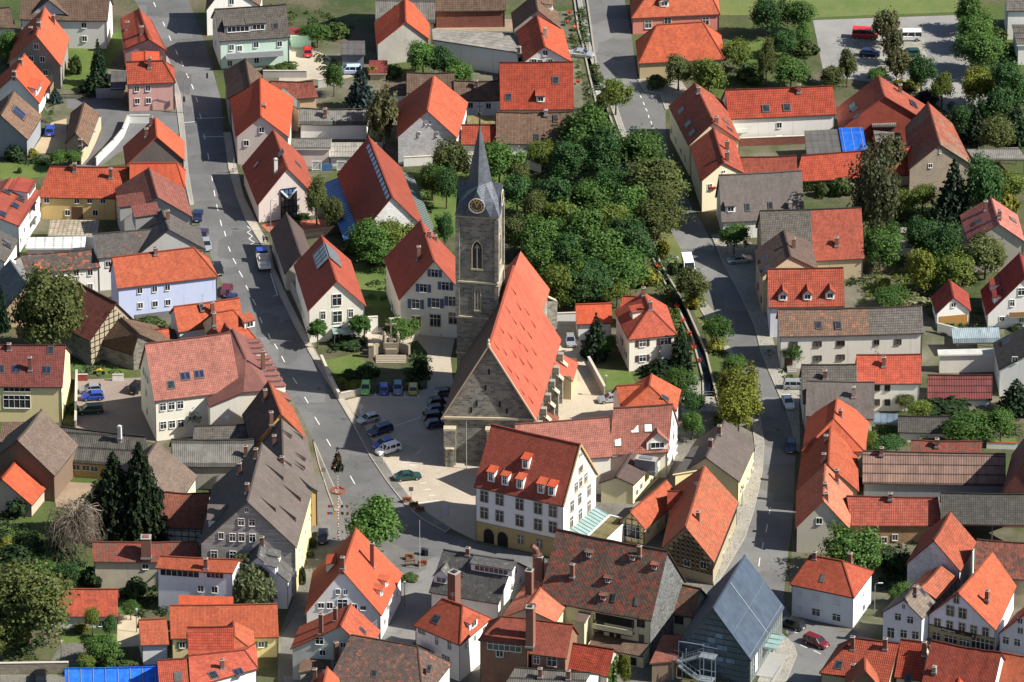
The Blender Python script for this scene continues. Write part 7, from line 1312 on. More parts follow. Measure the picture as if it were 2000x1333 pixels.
# ---------------------------------------------------------------- vegetation
LEAF={}
def leaf_mat(k):
    if k in LEAF: return LEAF[k]
    P=dict(dec=((.045,.115,.022),(.095,.165,.036)),decdark=((.028,.082,.024),(.060,.125,.034)),decyel=((.085,.135,.022),(.15,.185,.036)),decyel2=((.115,.15,.02),(.19,.20,.03)),decbr=((.068,.098,.028),(.118,.13,.042)),decbr2=((.055,.092,.024),(.118,.122,.036)),birch=((.080,.088,.035),(.12,.115,.05)),birch2=((.065,.080,.035),(.10,.105,.05)),spr=((.012,.034,.018),(.028,.055,.026)),spr2=((.018,.036,.015),(.034,.056,.02)),sprblue=((.030,.062,.058),(.062,.10,.095)),sprdark=((.014,.036,.016),(.03,.055,.022)),cypress=((.02,.055,.028),(.04,.08,.04)),ball=((.03,.095,.018),(.06,.13,.025)),bush=((.045,.080,.022),(.08,.115,.03)),bushdk=((.02,.048,.018),(.04,.07,.022)),yel=((.12,.14,.022),(.24,.22,.035)),pale=((.14,.16,.06),(.28,.28,.16)),grass2=((.09,.13,.06),(.15,.19,.1)),purple=((.035,.018,.032),(.06,.028,.045)),willow=((.065,.085,.035),(.105,.125,.055)),bare=((.12,.095,.07),(.2,.165,.13)),ivy=((.03,.075,.014),(.11,.17,.03)),flower=((.45,.03,.02),(.6,.10,.05)))
    a,b_=P[k]; n=NT('leaves '+k); ob=n.n('TexCoord').outputs['Object']; ge=n.n('NewGeometry')
    oi=n.n('ObjectInfo').outputs['Random']
    f=n.noise(ob,2.2,3,.6); f=n.math('ADD',n.math('MULTIPLY',n.ramp(f,.35,.65),.55),n.math('MULTIPLY',ge.outputs['Random Per Island'],.45))
    c=n.mix(f,a,b_); v=n.math('MULTIPLY',n.math('MULTIPLY_ADD',ge.outputs['Random Per Island'],.5,.75),n.math('MULTIPLY_ADD',oi,.42,.80))
    c=n.mix(1.,c,n.gray(v),'MULTIPLY'); n.l(c,n.b.inputs['Base Color']); n.b.inputs['Roughness'].default_value=.6; n.b.inputs['Specular IOR Level'].default_value=.25
    tr=n.n('BsdfTranslucent'); n.l(c,tr.inputs[0]); mx=n.n('MixShader'); mx.inputs[0].default_value=.4 if k not in('bare',) else 0
    out=n.t.nodes['Material Output']; n.l(n.b.outputs[0],mx.inputs[1]); n.l(tr.outputs[0],mx.inputs[2]); n.l(mx.outputs[0],out.inputs[0])
    LEAF[k]=n.m; return n.m
bark=simple('bark',(.09,.07,.05),.9,0,.2,.4,4); barkb=simple('birch bark',(.5,.48,.44),.8,0,.2,.35,6)
def rv(r): 
    while True:
        v=Vector((r.uniform(-1,1),r.uniform(-1,1),r.uniform(-1,1)))
        if .05<v.length<1: return v.normalized()
def leafq(b,c,n,s,r,mat,el=1.4):
    n=(n+rv(r)*.75).normalized(); a=n.cross(rv(r)).normalized(); d=n.cross(a); a*=s*el*r.uniform(.7,1.2); d*=s*r.uniform(.7,1.2)
    b.poly([c-a*.9-d*.25,c-a*.1-d,c+a,c+a*.05+d*.9],mat)
PM=simple('leaf slot',(.05,.08,.02))
def crown_dec(seed,ncl,npq,size,rough=.26,sparse=False):
    r=random.Random(seed); b=MB()
    for i in range(ncl):
        v=rv(r); 
        if v.z<-.55: v.z*=-1
        rad=r.uniform(.50,.92) if r.random()<.85 else r.uniform(.15,.5)
        c=Vector((v.x*rad,v.y*rad,v.z*rad))*(1+ .14*math.sin(4.1*v.x+seed)+.14*math.cos(3.7*v.y-seed)+.08*math.sin(7*v.z+seed))
        cr=r.choice((.45,.7,.9,1.1,1.45))*rough
        for j in range(npq):
            w_=rv(r); p=c+(w_*r.uniform(.5,1.0)+Vector((r.gauss(0,.30),r.gauss(0,.30),r.gauss(0,.30))))*cr; p.z=max(p.z,-1.0)
            leafq(b,p,(w_*.6+v*.7+Vector((0,0,.25))).normalized(),size,r,PM)
    return b
def crown_con(seed,tiers=15,size=.09,droop=.35,per=16,nl=20):
    r=random.Random(seed); b=MB()
    for t in range(tiers):
        f=t/(tiers-1); z=-1+1.94*f; R_=min(1,(1-f)**.75*1.15)+.04; m=max(5,int(per*(1-f*.75)))
        for k in range(m):
            a=6.283*(k+r.random()*.8)/m; L=R_*r.uniform(.72,1.12)
            for q in range(max(4,int(nl*(1-f*.6)))):
                s=r.uniform(.15,1)**.7*L; p=Vector((math.cos(a)*s,math.sin(a)*s,z+.10*(1-f)-droop*.25*s*s+r.uniform(-.035,.035)))
                p+=Vector((r.uniform(-1,1),r.uniform(-1,1),0))*.05*(.4+s)
                leafq(b,p,Vector((math.cos(a)*.45,math.sin(a)*.45,.8)),size*(.6+.5*(1-f)),r,PM,1.7)
    return b
def crown_bush(seed,ncl=26,npq=34,size=.13):
    r=random.Random(seed); b=MB()
    for i in range(ncl):
        v=rv(r); v.z=abs(v.z)*.9-.25 if r.random()<.8 else -.5
        c=Vector((v.x,v.y,v.z))*r.uniform(.5,.86); cr=r.uniform(.18,.40)
        for j in range(npq):
            w_=rv(r); p=c+w_*cr; p.z=max(p.z,-.75); leafq(b,p,(w_+v+Vector((0,0,.2))).normalized(),size,r,PM)
    return b
def crown_hang(seed,n=340,bare=False):
    r=random.Random(seed); b=MB()
    for i in range(n):
        a=r.uniform(0,6.283); rad=math.sqrt(r.uniform(.02,1))*.98; top=math.sqrt(max(0,1-rad*rad))*r.uniform(.75,1); ln=r.uniform(.35,.95)*(1.0 if rad>.5 else .5)
        if bare:
            L_=r.uniform(.35,1.1); g1,g2=r.gauss(0,.25),r.gauss(0,.5)
            p0=Vector((math.cos(a)*.05,math.sin(a)*.05,-.5+.9*r.random())); p1=Vector((math.cos(a+g1*.5)*L_*.5,math.sin(a+g1*.5)*L_*.5,p0.z+r.uniform(.1,.5))); p2=Vector((math.cos(a+g1)*L_*.85,math.sin(a+g1)*L_*.85,p1.z+r.uniform(-.25,.2))); p3=p2+Vector((math.cos(a+g2)*.18,math.sin(a+g2)*.18,r.uniform(-.75,.0)))
            w0=.008 if i%6 else .022
            b.tube([p0,p1,p2,p3],[w0*1.3,w0*.8,w0*.5,w0*.25],PM,3,False)
            for k in range(3):
                q=p1.lerp(p3,r.random()); b.tube([q,q+rv(r)*.12-Vector((0,0,.12)),q+rv(r)*.16-Vector((0,0,.3))],[.007,.005,.003],PM,3,False)
        else:
            for k in range(15):
                f=k/15; p=Vector((math.cos(a)*rad*(1+.05*f),math.sin(a)*rad*(1+.05*f),top-ln*f*1.3))+Vector((r.uniform(-.05,.05),r.uniform(-.05,.05),0))
                leafq(b,p,Vector((math.cos(a),math.sin(a),.4)),.05,r,PM,2.0)
    return b
def crown_birch(seed,n=90,npq=34,size=.075):
    r=random.Random(seed); b=MB()
    for i in range(n):
        v=rv(r); rad=r.uniform(.3,.95); c=Vector((v.x*rad,v.y*rad,v.z*rad)); 
        for j in range(npq):
            p=c+Vector((r.gauss(0,.10),r.gauss(0,.10),r.gauss(-.05,.16))); leafq(b,p,(v+Vector((0,0,.3))).normalized(),size,r,PM,1.3)
    return b
def tmesh(b,name): 
    o=b.build(name); m=o.data; bpy.data.objects.remove(o); return m
PROTO=dict(big=[tmesh(crown_dec(s,200,105,.038,.235),'crown') for s in(1,2,3)],dec=[tmesh(crown_dec(s,105,92,.050,.28),'crown') for s in(4,5,6)],con=[tmesh(crown_con(s),'crown') for s in(7,8)],conbig=[tmesh(crown_con(s,30,.055,.5,26,30),'crown') for s in(9,10)],bush=[tmesh(crown_bush(s),'crown') for s in(11,12,13)],ball=[tmesh(crown_dec(14,90,50,.075,.16),'crown')],willow=[tmesh(crown_hang(15,420),'crown')],bare=[tmesh(crown_hang(16,330,True),'crown')],birch=[tmesh(crown_birch(s),'crown') for s in(17,18)],birchbig=[tmesh(crown_birch(19,170,34,.05),'crown')])
def trunk_mesh(limbs,mat,seed):
    r=random.Random(seed); b=MB(); b.tube([(0,0,-.02),(0,0,.3),(.012,.01,.6),(0,0,1.05)],[.055,.04,.032,.012],mat,7)
    for i in range(limbs):
        a=r.uniform(0,6.28); z=r.uniform(.42,.8); L=r.uniform(.22,.4); b.tube([(0,0,z),(math.cos(a)*L*.6,math.sin(a)*L*.6,z+.12),(math.cos(a)*L,math.sin(a)*L,z+.34)],[.022,.014,.005],mat,5)
    return tmesh(b,'trunk')
TR={'n':[trunk_mesh(6,bark,s) for s in(1,2)],'b':[trunk_mesh(8,barkb,3)],'c':[trunk_mesh(0,bark,4)]}
for i,(x,y,rx,rz,hc,kind,label) in enumerate(TREES):
    r=random.Random(i*13+5)
    con=kind in('spr','spr2','sprblue','sprdark','cypress'); bu=kind in('bush','bushdk','yel','pale','grass2','purple')
    nm={'ball':'ball_tree','willow':'weeping_willow','bare':'bare_tree','birch':'birch_tree','birch2':'birch_tree','cypress':'conifer_tree'}.get(kind,'spruce_tree' if con else 'bush' if bu else 'leafy_tree')
    if 'flower' in label: nm='flower_bed'
    root=empty(nm,(x,y,0),label,'flowers' if 'flower' in label else 'bush' if bu else 'tree','bushes and hedges' if bu else 'conifers' if con else 'leafy trees')
    pk='conbig' if kind=='spr2' else 'con' if con else 'bush' if bu else kind if kind in PROTO else 'birchbig' if kind=='birch2' else 'big' if rx>3.3 else 'dec'
    me=PROTO[pk][i%len(PROTO[pk])]
    cr=put(me,'crown',root,(0,0,hc),r.uniform(0,6.28),(rx*(1.13 if not con else 1.12),rx*(1.13 if not con else 1.12),rz*(1.08 if not con else 1.03)))
    sl_=cr.material_slots[0]; sl_.link='OBJECT'; sl_.material=leaf_mat(kind)
    if not bu:
        tk=TR['c' if con else 'b' if kind.startswith('birch') else 'n']; H_=hc+(.0 if not con else rz*.7)
        k_=max(min(H_,rx*2.2),2.0)
        put(tk[i%len(tk)],'trunk',root,(0,0,0),r.uniform(0,6),(k_*(.9 if not con else .6),k_*(.9 if not con else .6),H_*1.05))
# undergrowth nobody could count
def scatter(name,poly,n,k,hmax,seed):
    r=random.Random(seed); b=MB(); lm=leaf_mat(k); xs=[p[0] for p in poly]; ys=[p[1] for p in poly]; c=0;tries=0
    while c<n and tries<n*30:
        tries+=1; p=(r.uniform(min(xs),max(xs)),r.uniform(min(ys),max(ys)))
        if not inside(p,poly): continue
        c+=1; R_=r.uniform(.35,1.0); h=r.uniform(.25,1)*hmax
        for j in range(26):
            w_=rv(r); leafq(b,Vector((p[0]+w_.x*R_,p[1]+w_.y*R_,max(.05,abs(w_.z)*h))),(w_+Vector((0,0,.5))).normalized(),.16,r,lm)
    tag(b.build(name),kind='stuff')
for i,(nm,P,n,k,h) in enumerate(UNDER): scatter(nm,P,n,k,h,50+i)
# ---------------------------------------------------------------- cars
PAINT={}
def paint(k):
    if k in PAINT: return PAINT[k]
    c=dict(red=(.50,.02,.02),white=(.74,.74,.74),navy=(.012,.02,.07),dgreen=(.01,.045,.035),silver=(.42,.44,.47),ltblue=(.45,.55,.75),blue=(.025,.06,.36),purple=(.04,.02,.06),black=(.012,.012,.014),maroon=(.12,.012,.02),lime=(.20,.55,.08),steel=(.16,.21,.30),olive=(.42,.38,.06),grey=(.10,.11,.12))[k]
    n=NT('car paint '+k); n.b.inputs['Base Color'].default_value=c4(c); n.b.inputs['Roughness'].default_value=.28; n.b.inputs['Coat Weight'].default_value=.6; n.b.inputs['Specular IOR Level'].default_value=.5
    if k in('silver','steel','grey'): n.b.inputs['Metallic'].default_value=.5
    PAINT[k]=n.m; return n.m
TYRE=simple('tyre',(.012,.012,.012),.9); RIM=simple('wheel rim',(.36,.37,.38),.35,.6); LAMPW=simple('headlight',(.6,.6,.6),.15); LAMPR=simple('tail light',(.35,.01,.01),.2); PLATE=simple('number plate',(.7,.7,.68),.5); CGL=simple('car glass',(.012,.016,.022),.06,0,.7,.1)
# stations along x (front +): (x, zbot, zbelt, halfwidth) and greenhouse profile
CAR=dict(hatch=dict(L=3.9,w=.84,belt=.92,hood=[(1.95,.62),(1.75,.78),(.85,.93)],tail=[(-1.75,.93),(-1.95,.72)],gh=[(1.0,.92),(.25,1.40),(-1.35,1.43),(-1.80,.95)]),
 sedan=dict(L=4.6,w=.88,belt=.90,hood=[(2.3,.58),(2.05,.76),(.95,.92)],tail=[(-1.45,.96),(-2.15,.90),(-2.3,.68)],gh=[(1.05,.90),(.3,1.38),(-.85,1.40),(-1.62,.95)]),
 wagon=dict(L=4.5,w=.89,belt=.96,hood=[(2.25,.62),(2.0,.82),(1.05,.98)],tail=[(-2.05,.98),(-2.25,.76)],gh=[(1.2,.96),(.55,1.55),(-1.85,1.60),(-2.15,.98)]),
 van=dict(L=4.9,w=.95,belt=1.12,hood=[(2.45,.72),(2.3,.98),(1.85,1.15)],tail=[(-2.42,1.12),(-2.45,.8)],gh=[(1.95,1.12),(1.15,1.92),(-2.30,1.95),(-2.42,1.12)]),
 bigvan=dict(L=5.4,w=1.0,belt=1.25,hood=[(2.7,.75),(2.5,1.05),(2.0,1.28)],tail=[(-2.68,1.25),(-2.7,.8)],gh=[(2.05,1.25),(1.35,2.45),(-2.62,2.50),(-2.68,1.25)]))
CMESH={}
def car_meshes(ty):
    if ty in CMESH: return CMESH[ty]
    p=CAR[ty]; w=p['w']; body=MB(); PT_=PM
    prof=[(p['L']/2,.32)]+p['hood']+[(p['hood'][-1][0],p['belt'])]+p['tail']+[(-p['L']/2,.32)]
    prof=[q for i,q in enumerate(prof) if i==0 or (abs(q[0]-prof[i-1][0])+abs(q[1]-prof[i-1][1]))>.02]
    # cross sections: bottom narrower, shoulder wide, top narrower
    def hw(x): e=min(1,(p['L']/2-abs(x))/.5); return w*(.84+.16*math.sqrt(max(e,0)))
    top=[q for q in prof[1:-1]]
    for i in range(len(top)-1):
        (x0,z0),(x1,z1)=top[i],top[i+1]; a,b=hw(x0),hw(x1)
        body.poly([(x0,-a*.9,z0),(x0,a*.9,z0),(x1,b*.9,z1),(x1,-b*.9,z1)],PT_)
        for s in(-1,1):
            A=[(x0,s*a*.9,z0),(x1,s*b*.9,z1),(x1,s*b,z1-.16),(x0,s*a,z0-.16)]; Bq=[(x0,s*a,z0-.16),(x1,s*b,z1-.16),(x1,s*b*.95,.26),(x0,s*a*.95,.26)]
            for q in(A,Bq): body.poly(q if s<0 else q[::-1],PT_)
    for (x,z),s in((top[0],1),(top[-1],-1)):
        a=hw(x); body.poly([(x,-a*.9,z),(x,a*.9,z),(x,a,z-.16),(x,-a,z-.16)][::-s],PT_); body.poly([(x,-a,z-.16),(x,a,z-.16),(x,a*.95,.26),(x,-a*.95,.26)][::-s],PT_)
    gh=p['gh']; wt=w*.74 if ty not in('van','bigvan') else w*.88; wb=w*.89; (x0,z0),(x1,z1),(x2,z2),(x3,z3)=gh
    # roof panel + pillars
    zt=.03
    body.poly([(x1,-wt,z1+zt),(x1,wt,z1+zt),(x2,wt,z2+zt),(x2,-wt,z2+zt)],PT_)
    xm=(x1+x2)/2
    body.poly([(x1,-wt,z1+zt),(x2,-wt,z2+zt),(x2,-wt-.03,z2-.05),(x1,-wt-.03,z1-.05)],PT_); body.poly([(x2,wt,z2+zt),(x1,wt,z1+zt),(x1,wt+.03,z1-.05),(x2,wt+.03,z2-.05)],PT_)
    body.poly([(x1,wt,z1+zt),(x1,-wt,z1+zt),(x1+.04,-wt,z1-.05),(x1+.04,wt,z1-.05)],PT_); body.poly([(x2,-wt,z2+zt),(x2,wt,z2+zt),(x2-.04,wt,z2-.05),(x2-.04,-wt,z2-.05)],PT_)
    for s in(-1,1):
        for (xa,za),(xb,zb) in(((x0,z0),(x1,z1)),((x3,z3),(x2,z2)),((.05 if ty!='van' else .4,p['belt']),(.0,z1))): body.bar((xa,s*(wb+.005),za),(xb,s*(wt+.015),zb),.10,PT_)
        if ty in('van','wagon','bigvan'): body.bar((-1.1,s*(wb+.005),p['belt']),(-1.1,s*(wt+.015),z2),.12,PT_)
        if ty=='bigvan':
            q=[(.9,s*(wb+.01),p['belt']),(x3,s*(wb+.01),p['belt']),(x2,s*(wt+.02),z2),(.9,s*(wt+.02),z1)]; body.poly(q if s>0 else q[::-1],PT_)
        body.box((x0-.35,s*(w+.06),p['belt']+.02),.14,.16,.14,0,PT_)
    gl=MB()
    gl.poly([(x0,-wb,z0),(x0,wb,z0),(x1,wt,z1),(x1,-wt,z1)],CGL); gl.poly([(x3,wb,z3),(x3,-wb,z3),(x2,-wt,z2),(x2,wt,z2)],CGL)
    for s in(-1,1):
        q=[(x0,s*wb,z0),(x1,s*wt,z1),(x2,s*wt,z2),(x3,s*wb,z3)]; gl.poly(q if s<0 else q[::-1],CGL)
    rw=.31 if ty not in('van','bigvan') else .34
    wh=MB(); wh.tube([(0,-.1,0),(0,.1,0)],rw,TYRE,14); rim=MB(); rim.tube([(0,-.112,0),(0,.112,0)],rw*.62,RIM,10)
    hl=MB(); hl.box((0,0,0),.10,.34,.15,0,LAMPW); tl=MB(); tl.box((0,0,0),.10,.22,.24,0,LAMPR); pl_=MB(); pl_.box((0,0,0),.04,.5,.12,0,PLATE)
    CMESH[ty]=[tmesh(x,n) for x,n in((body,'body'),(gl,'window'),(wh,'wheel'),(rim,'rim'),(hl,'headlight'),(tl,'tail_light'),(pl_,'number_plate'))]
    return CMESH[ty]
def make_car(x,y,a,ty,col,label):
    p=CAR[ty]; M=car_meshes(ty); nm={'van':'parked_van','bigvan':'delivery_van'}.get(ty,'parked_car')
    root=empty(nm,(x,y,.02),label,'van' if 'van' in nm else 'car','parked cars and vans',a)
    o=put(M[0],'body',root,(0,0,0)); o.material_slots[0].link='OBJECT'; o.material_slots[0].material=paint(col)
    put(M[1],'window',root,(0,0,0)); L=p['L']
    for sx in(L*.31,-L*.30):
        for sy in(-1,1): q=put(M[2],'wheel',root,(sx,sy*(p['w']-.08),.31)); put(M[3],'rim',q,(0,0,0))
    zf=top_z=p['hood'][0][1]
    for sy in(-1,1):
        put(M[4],'headlight',root,(L/2-.05,sy*p['w']*.62,zf-.2)); put(M[5],'tail_light',root,(-L/2+.06,sy*p['w']*.72,p['tail'][-1][1]-.28))
    for sx in(L/2-.01,-L/2+.01): put(M[6],'number_plate',root,(sx,0,.42))
for x,y,a,ty,col,label in CARS:
    if ty!='truck': make_car(x,y,a,ty,col,label)

# ---------------------------------------------------------------- build all houses
UNITS={}; SPECIAL={'C1','C2'}
for d in HOUSES:
    if d[0] not in SPECIAL: UNITS[d[0]]=make_unit(d)
HD={d[0]:d for d in HOUSES}
up=Vector((0,0,1))
def wpt(u,wl,s,z,o=0.):
    P0,P1=u.WP[wl]; dr=(P1-P0).normalized(); n=Vector((dr.y,-dr.x,0)); return P0+dr*s+n*o+up*z
def wang(u,wl): P0,P1=u.WP[wl]; return math.atan2(P1.y-P0.y,P1.x-P0.x)
def rpt(u,f,s,t,o=0.):       # point on a roof face: s metres along the eave, t 0 eave..1 ridge
    e0,e1=(u.a2,u.b2) if f=='2' else (u.b1,u.a1); r0,r1=(u.ridge(-1),u.ridge(1)) if f=='2' else (u.ridge(1),u.ridge(-1))
    L=(e1-e0).length; p=e0.lerp(e1,s/L).lerp(r0.lerp(r1,s/L),t)
    n=(e1-e0).cross(r1-e0).normalized(); return p+n*o
def rpt0(u,f,t): return u.a2.lerp(u.b2,f).lerp(u.ridge(-1).lerp(u.ridge(1),f),t)
# aerials and dishes on some ridges
for i_,(k_,u) in enumerate(list(UNITS.items())):
    d=HD[k_]
    if d[4]!='gable' or d[1] or i_%5 or d[2]!='house': continue
    p=u.ridge(-1).lerp(u.ridge(1),.3+.07*(i_%6)); b=MB(); b.bar(p-up*.3,p+up*1.7,.04,METAL)
    for z,l_ in((1.65,.9),(1.4,.7),(1.15,.5)): b.bar(p+up*z-Vector((l_/2,.1,0)),p+up*z+Vector((l_/2,.1,0)),.025,METAL)
    rel(b.build('aerial'),u.root)
# mint house balcony
u=UNITS['20']; b=MB(); q=wpt(u,'2',6.2,2.55,.75); b.box(q[:],10.6,1.5,.18,wang(u,'2'),simple('balcony slab',(.30,.30,.33),.8))
q=wpt(u,'2',6.2,2.73,1.45); b.box(q[:],10.6,.09,.95,wang(u,'2'),simple('balcony slab',(.30,.30,.33),.8)); rel(b.build('balcony'),u.root)
b=MB(); q=wpt(u,'2',3.4,2.8,.7)
b.box(q[:],1.2,.6,.06,wang(u,'2'),FRAMEW); b.box((q-up*.05)[:],.1,.1,.5,0,FRAMEW)
t=b.build('garden_table'); t.data.transform(Matrix.Translation(-q)); t.location=q; tag(t,'white garden table on the mint house balcony','table')
# museum hall: glazed strip, blue lean-to, dark glass lean-to
u=UNITS['61']
for i in range(13):
    s=1.5+i*1.72; b=MB(); Lx=(u.b1-u.a1).length; s1=Lx-s
    P=[rpt(u,'1',s1-.62,.86,.06),rpt(u,'1',s1+.62,.86,.06),rpt(u,'1',s1+.62,.955,.06),rpt(u,'1',s1-.62,.955,.06)]
    b.slab([(P,[(0,0)]*4)],GLBLUE,.1); rel(b.build('skylight'),u.root)
b=MB(); P=[]
for s in (0,1):
    P0,P1=u.WP['1']
p0=wpt(u,'1',.3,3.0); p1=wpt(u,'1',(u.WP['1'][1]-u.WP['1'][0]).length-1,3.0); n=Vector((math.sin(wang(u,'1')),-math.cos(wang(u,'1')),0))*3.0
b.slab([([p0,p0+n-up*1.0,p1+n-up*1.0,p1][::-1],[(0,0)]*4)],GLBLUE,.08)
for i in range(26): a=p0.lerp(p1,i/25)+up*.06; b.bar(a,a+n-up*1.0,.09,simple('blue frame',(.10,.20,.42),.5))
rel(b.build('glass_lean_to'),u.root)
b=MB(); p0=wpt(u,'2',.5,3.0); p1=wpt(u,'2',(u.WP['2'][1]-u.WP['2'][0]).length-.3,3.0); n=Vector((math.sin(wang(u,'2')),-math.cos(wang(u,'2')),0))*2.4
b.slab([([p0,p0+n-up*1.2,p1+n-up*1.2,p1],[(0,0)]*4)],simple('dark glass',(.05,.075,.07),.15,0,.6),.08)
for i in range(30): a=p0.lerp(p1,i/29)+up*.06; b.bar(a,a+n-up*1.2,.10,simple('lean-to bar',(.26,.30,.29),.5))
rel(b.build('glass_lean_to'),u.root)
# office ridge glazing
u=UNITS['80']; Lx=(u.b2-u.a2).length
for f in('1','2'):
    b=MB(); s0,s1=(Lx*.50,Lx*.80) if f=='2' else (Lx*.20,Lx*.50)
    P=[rpt(u,f,s0,.60,.16),rpt(u,f,s1,.60,.16),rpt(u,f,s1,1.0,.22),rpt(u,f,s0,1.0,.22)]; b.slab([(P,[(0,0)]*4)],simple('ridge glass',(.13,.20,.25),.1,0,.7),.16)
    for i in range(5 if f=='1' else 9): k=i/(4 if f=='1' else 8); b.bar(P[0].lerp(P[1],k)+up*.08,P[3].lerp(P[2],k)+up*.08,.11,METAL)
    for k in(0,.5,1): b.bar(P[0].lerp(P[3],k)+up*.07,P[1].lerp(P[2],k)+up*.07,.09,METAL)
    rel(b.build('skylight'),u.root)
b=MB(); q=wpt(u,'a',5.6,2.4,1.1); b.box(q[:],3.6,2.2,.08,wang(u,'a'),GLGREEN)
for sx in(-1.6,1.6): p=wpt(u,'a',5.6+sx,0,2.0); b.bar(p,p+up*2.4,.09,METAL)
rel(b.build('canopy'),u.root)
# long row of slab dormers on the brown wing
u=UNITS['82b']; Lx=(u.b2-u.a2).length; rm=u.rm
for i in range(9):
    s=Lx*(.10+.80*i/8); X=rpt(u,'2',s,.10 if i<6 else .14)
    if .28<i/8<.30: continue
    dormer(u,u.root,'r2',X,'shed',1.0,rm,'creamwhite',u.a1,u.a2,u.b1,u.b2,'gable')
# town hall: sandstone base, cornices, canopy and green roof
u=UNITS['170']
for wl in('2','b'):
    P0,P1=u.WP[wl]; d=P1-P0; c=(P0+P1)/2; n=Vector((d.y,-d.x,0)).normalized(); b=MB()
    b.box(c[:],d.length+.03,.03,3.55,wang(u,wl),SANDST); b.box((c+n*.03+up*3.55)[:],d.length+.1,.14,.16,wang(u,wl),FRAMES); rel(b.build('sandstone_base'),u.root)
P0,P1=u.WP['b']; Lb=(P1-P0).length; b=MB(); s2=(u.hr-u.he)/(u.W/2)
for z in(u.he+.1,u.he+2.9,u.he+5.2):
    ins=max(0,(z-u.he)/s2)+.1; b=MB(); b.bar(wpt(u,'b',ins,z,.05),wpt(u,'b',Lb-ins,z,.05),.16,SANDST,.16); rel(b.build('cornice'),u.root)
for e in(0,1):
    for sgn in(1,): 
        p=u.b2 if e==0 else u.b1; b=MB(); b.bar(p+up*-.05,u.ridge(1)+up*-.05,.2,SANDST,.25); rel(b.build('verge_trim'),u.root)
b=MB(); n=Vector((math.sin(wang(u,'b')),-math.cos(wang(u,'b')),0)); p0,p1=wpt(u,'b',1.0,4.3,.1),wpt(u,'b',Lb-.5,4.3,.1)
b.slab([([p0,p0+n*2.6-up*.9,p1+n*2.6-up*.9,p1],[(0,0)]*4)],GLGREEN,.06)
for i in range(12): k=i/11; a=p0.lerp(p1,k)+up*.07; b.bar(a,a+n*2.6-up*.9,.10,METAL)
b.bar(p0+n*2.6-up*.86,p1+n*2.6-up*.86,.16,METAL); rel(b.build('glass_canopy'),u.root)
b=MB(); q0,q1=p0+n*2.7-up*1.0,p1+n*2.7-up*1.0
P=[q0,q0+n*3.4,q1+n*3.4,q1]; b.slab([(P,fuv(P,P[0],P[1],P[2]))],roof_mat('moss'),.35,FRAMEW)
for k in range(4): a,c=P[k],P[(k+1)%4]; b.bar(a+up*.1,c+up*.1,.22,FRAMEW,.25)
for A,C in((P[0],P[1]),(P[1],P[2]),(P[2],P[3])): b.wallq((A.x,A.y),(C.x,C.y),0,A.z-.3,wall_mat('white'))
rel(b.build('green_roof'),u.root)
# butcher's shop: ground floor band and sign with lettering
u=UNITS['163']; P0,P1=u.WP['a']; d=P1-P0; c=(P0+P1)/2; b=MB(); n=Vector((d.y,-d.x,0)).normalized()
b.box(c[:],d.length+.03,.03,2.55,wang(u,'a'),simple('shop plaster',(.33,.28,.18),.8)); b.box((c+n*.03+up*2.55)[:],d.length+.04,.12,.12,wang(u,'a'),DARK); rel(b.build('shop_front'),u.root)
b=MB(); q=wpt(u,'a',5.0,2.02,.12); b.box(q[:],6.2,.16,.58,wang(u,'a'),simple('sign black',(.012,.012,.016),.4)); sg=rel(b.build('sign'),u.root)
def text(s,size,loc,ang,mat,parent,name):
    cu=bpy.data.curves.new(name,'FONT'); cu.body=s; cu.size=size; cu.extrude=.012; cu.align_x='LEFT'; cu.align_y='CENTER'; cu.materials.append(mat); cu.resolution_u=2
    o=bpy.data.objects.new(name,cu); COL.objects.link(o); o.rotation_euler=(R(90),0,ang); o.location=loc; me=bpy.data.meshes.new_from_object(o); bpy.data.objects.remove(o); o=bpy.data.objects.new(name,me); COL.objects.link(o); o.rotation_euler=(R(90),0,ang); o.location=loc; o.parent=parent; return o
text('Metzgerei',.56,wpt(u,'a',2.35,2.33,.22),wang(u,'a'),FRAMEW,sg,'lettering'); text('•••',.6,wpt(u,'a',5.55,2.30,.22),wang(u,'a'),simple('sign orange',(.6,.22,.03),.5),sg,'lettering')
for s_ in(2.05,7.7):
    b=MB(); q=wpt(u,'a',s_,2.30,.215); b.lathe((q.x,q.y,q.z-.14),[(.02,0),(.13,.08),(.13,.2),(.02,.28)],FRAMEW,8); o=b.build('emblem'); o.parent=sg
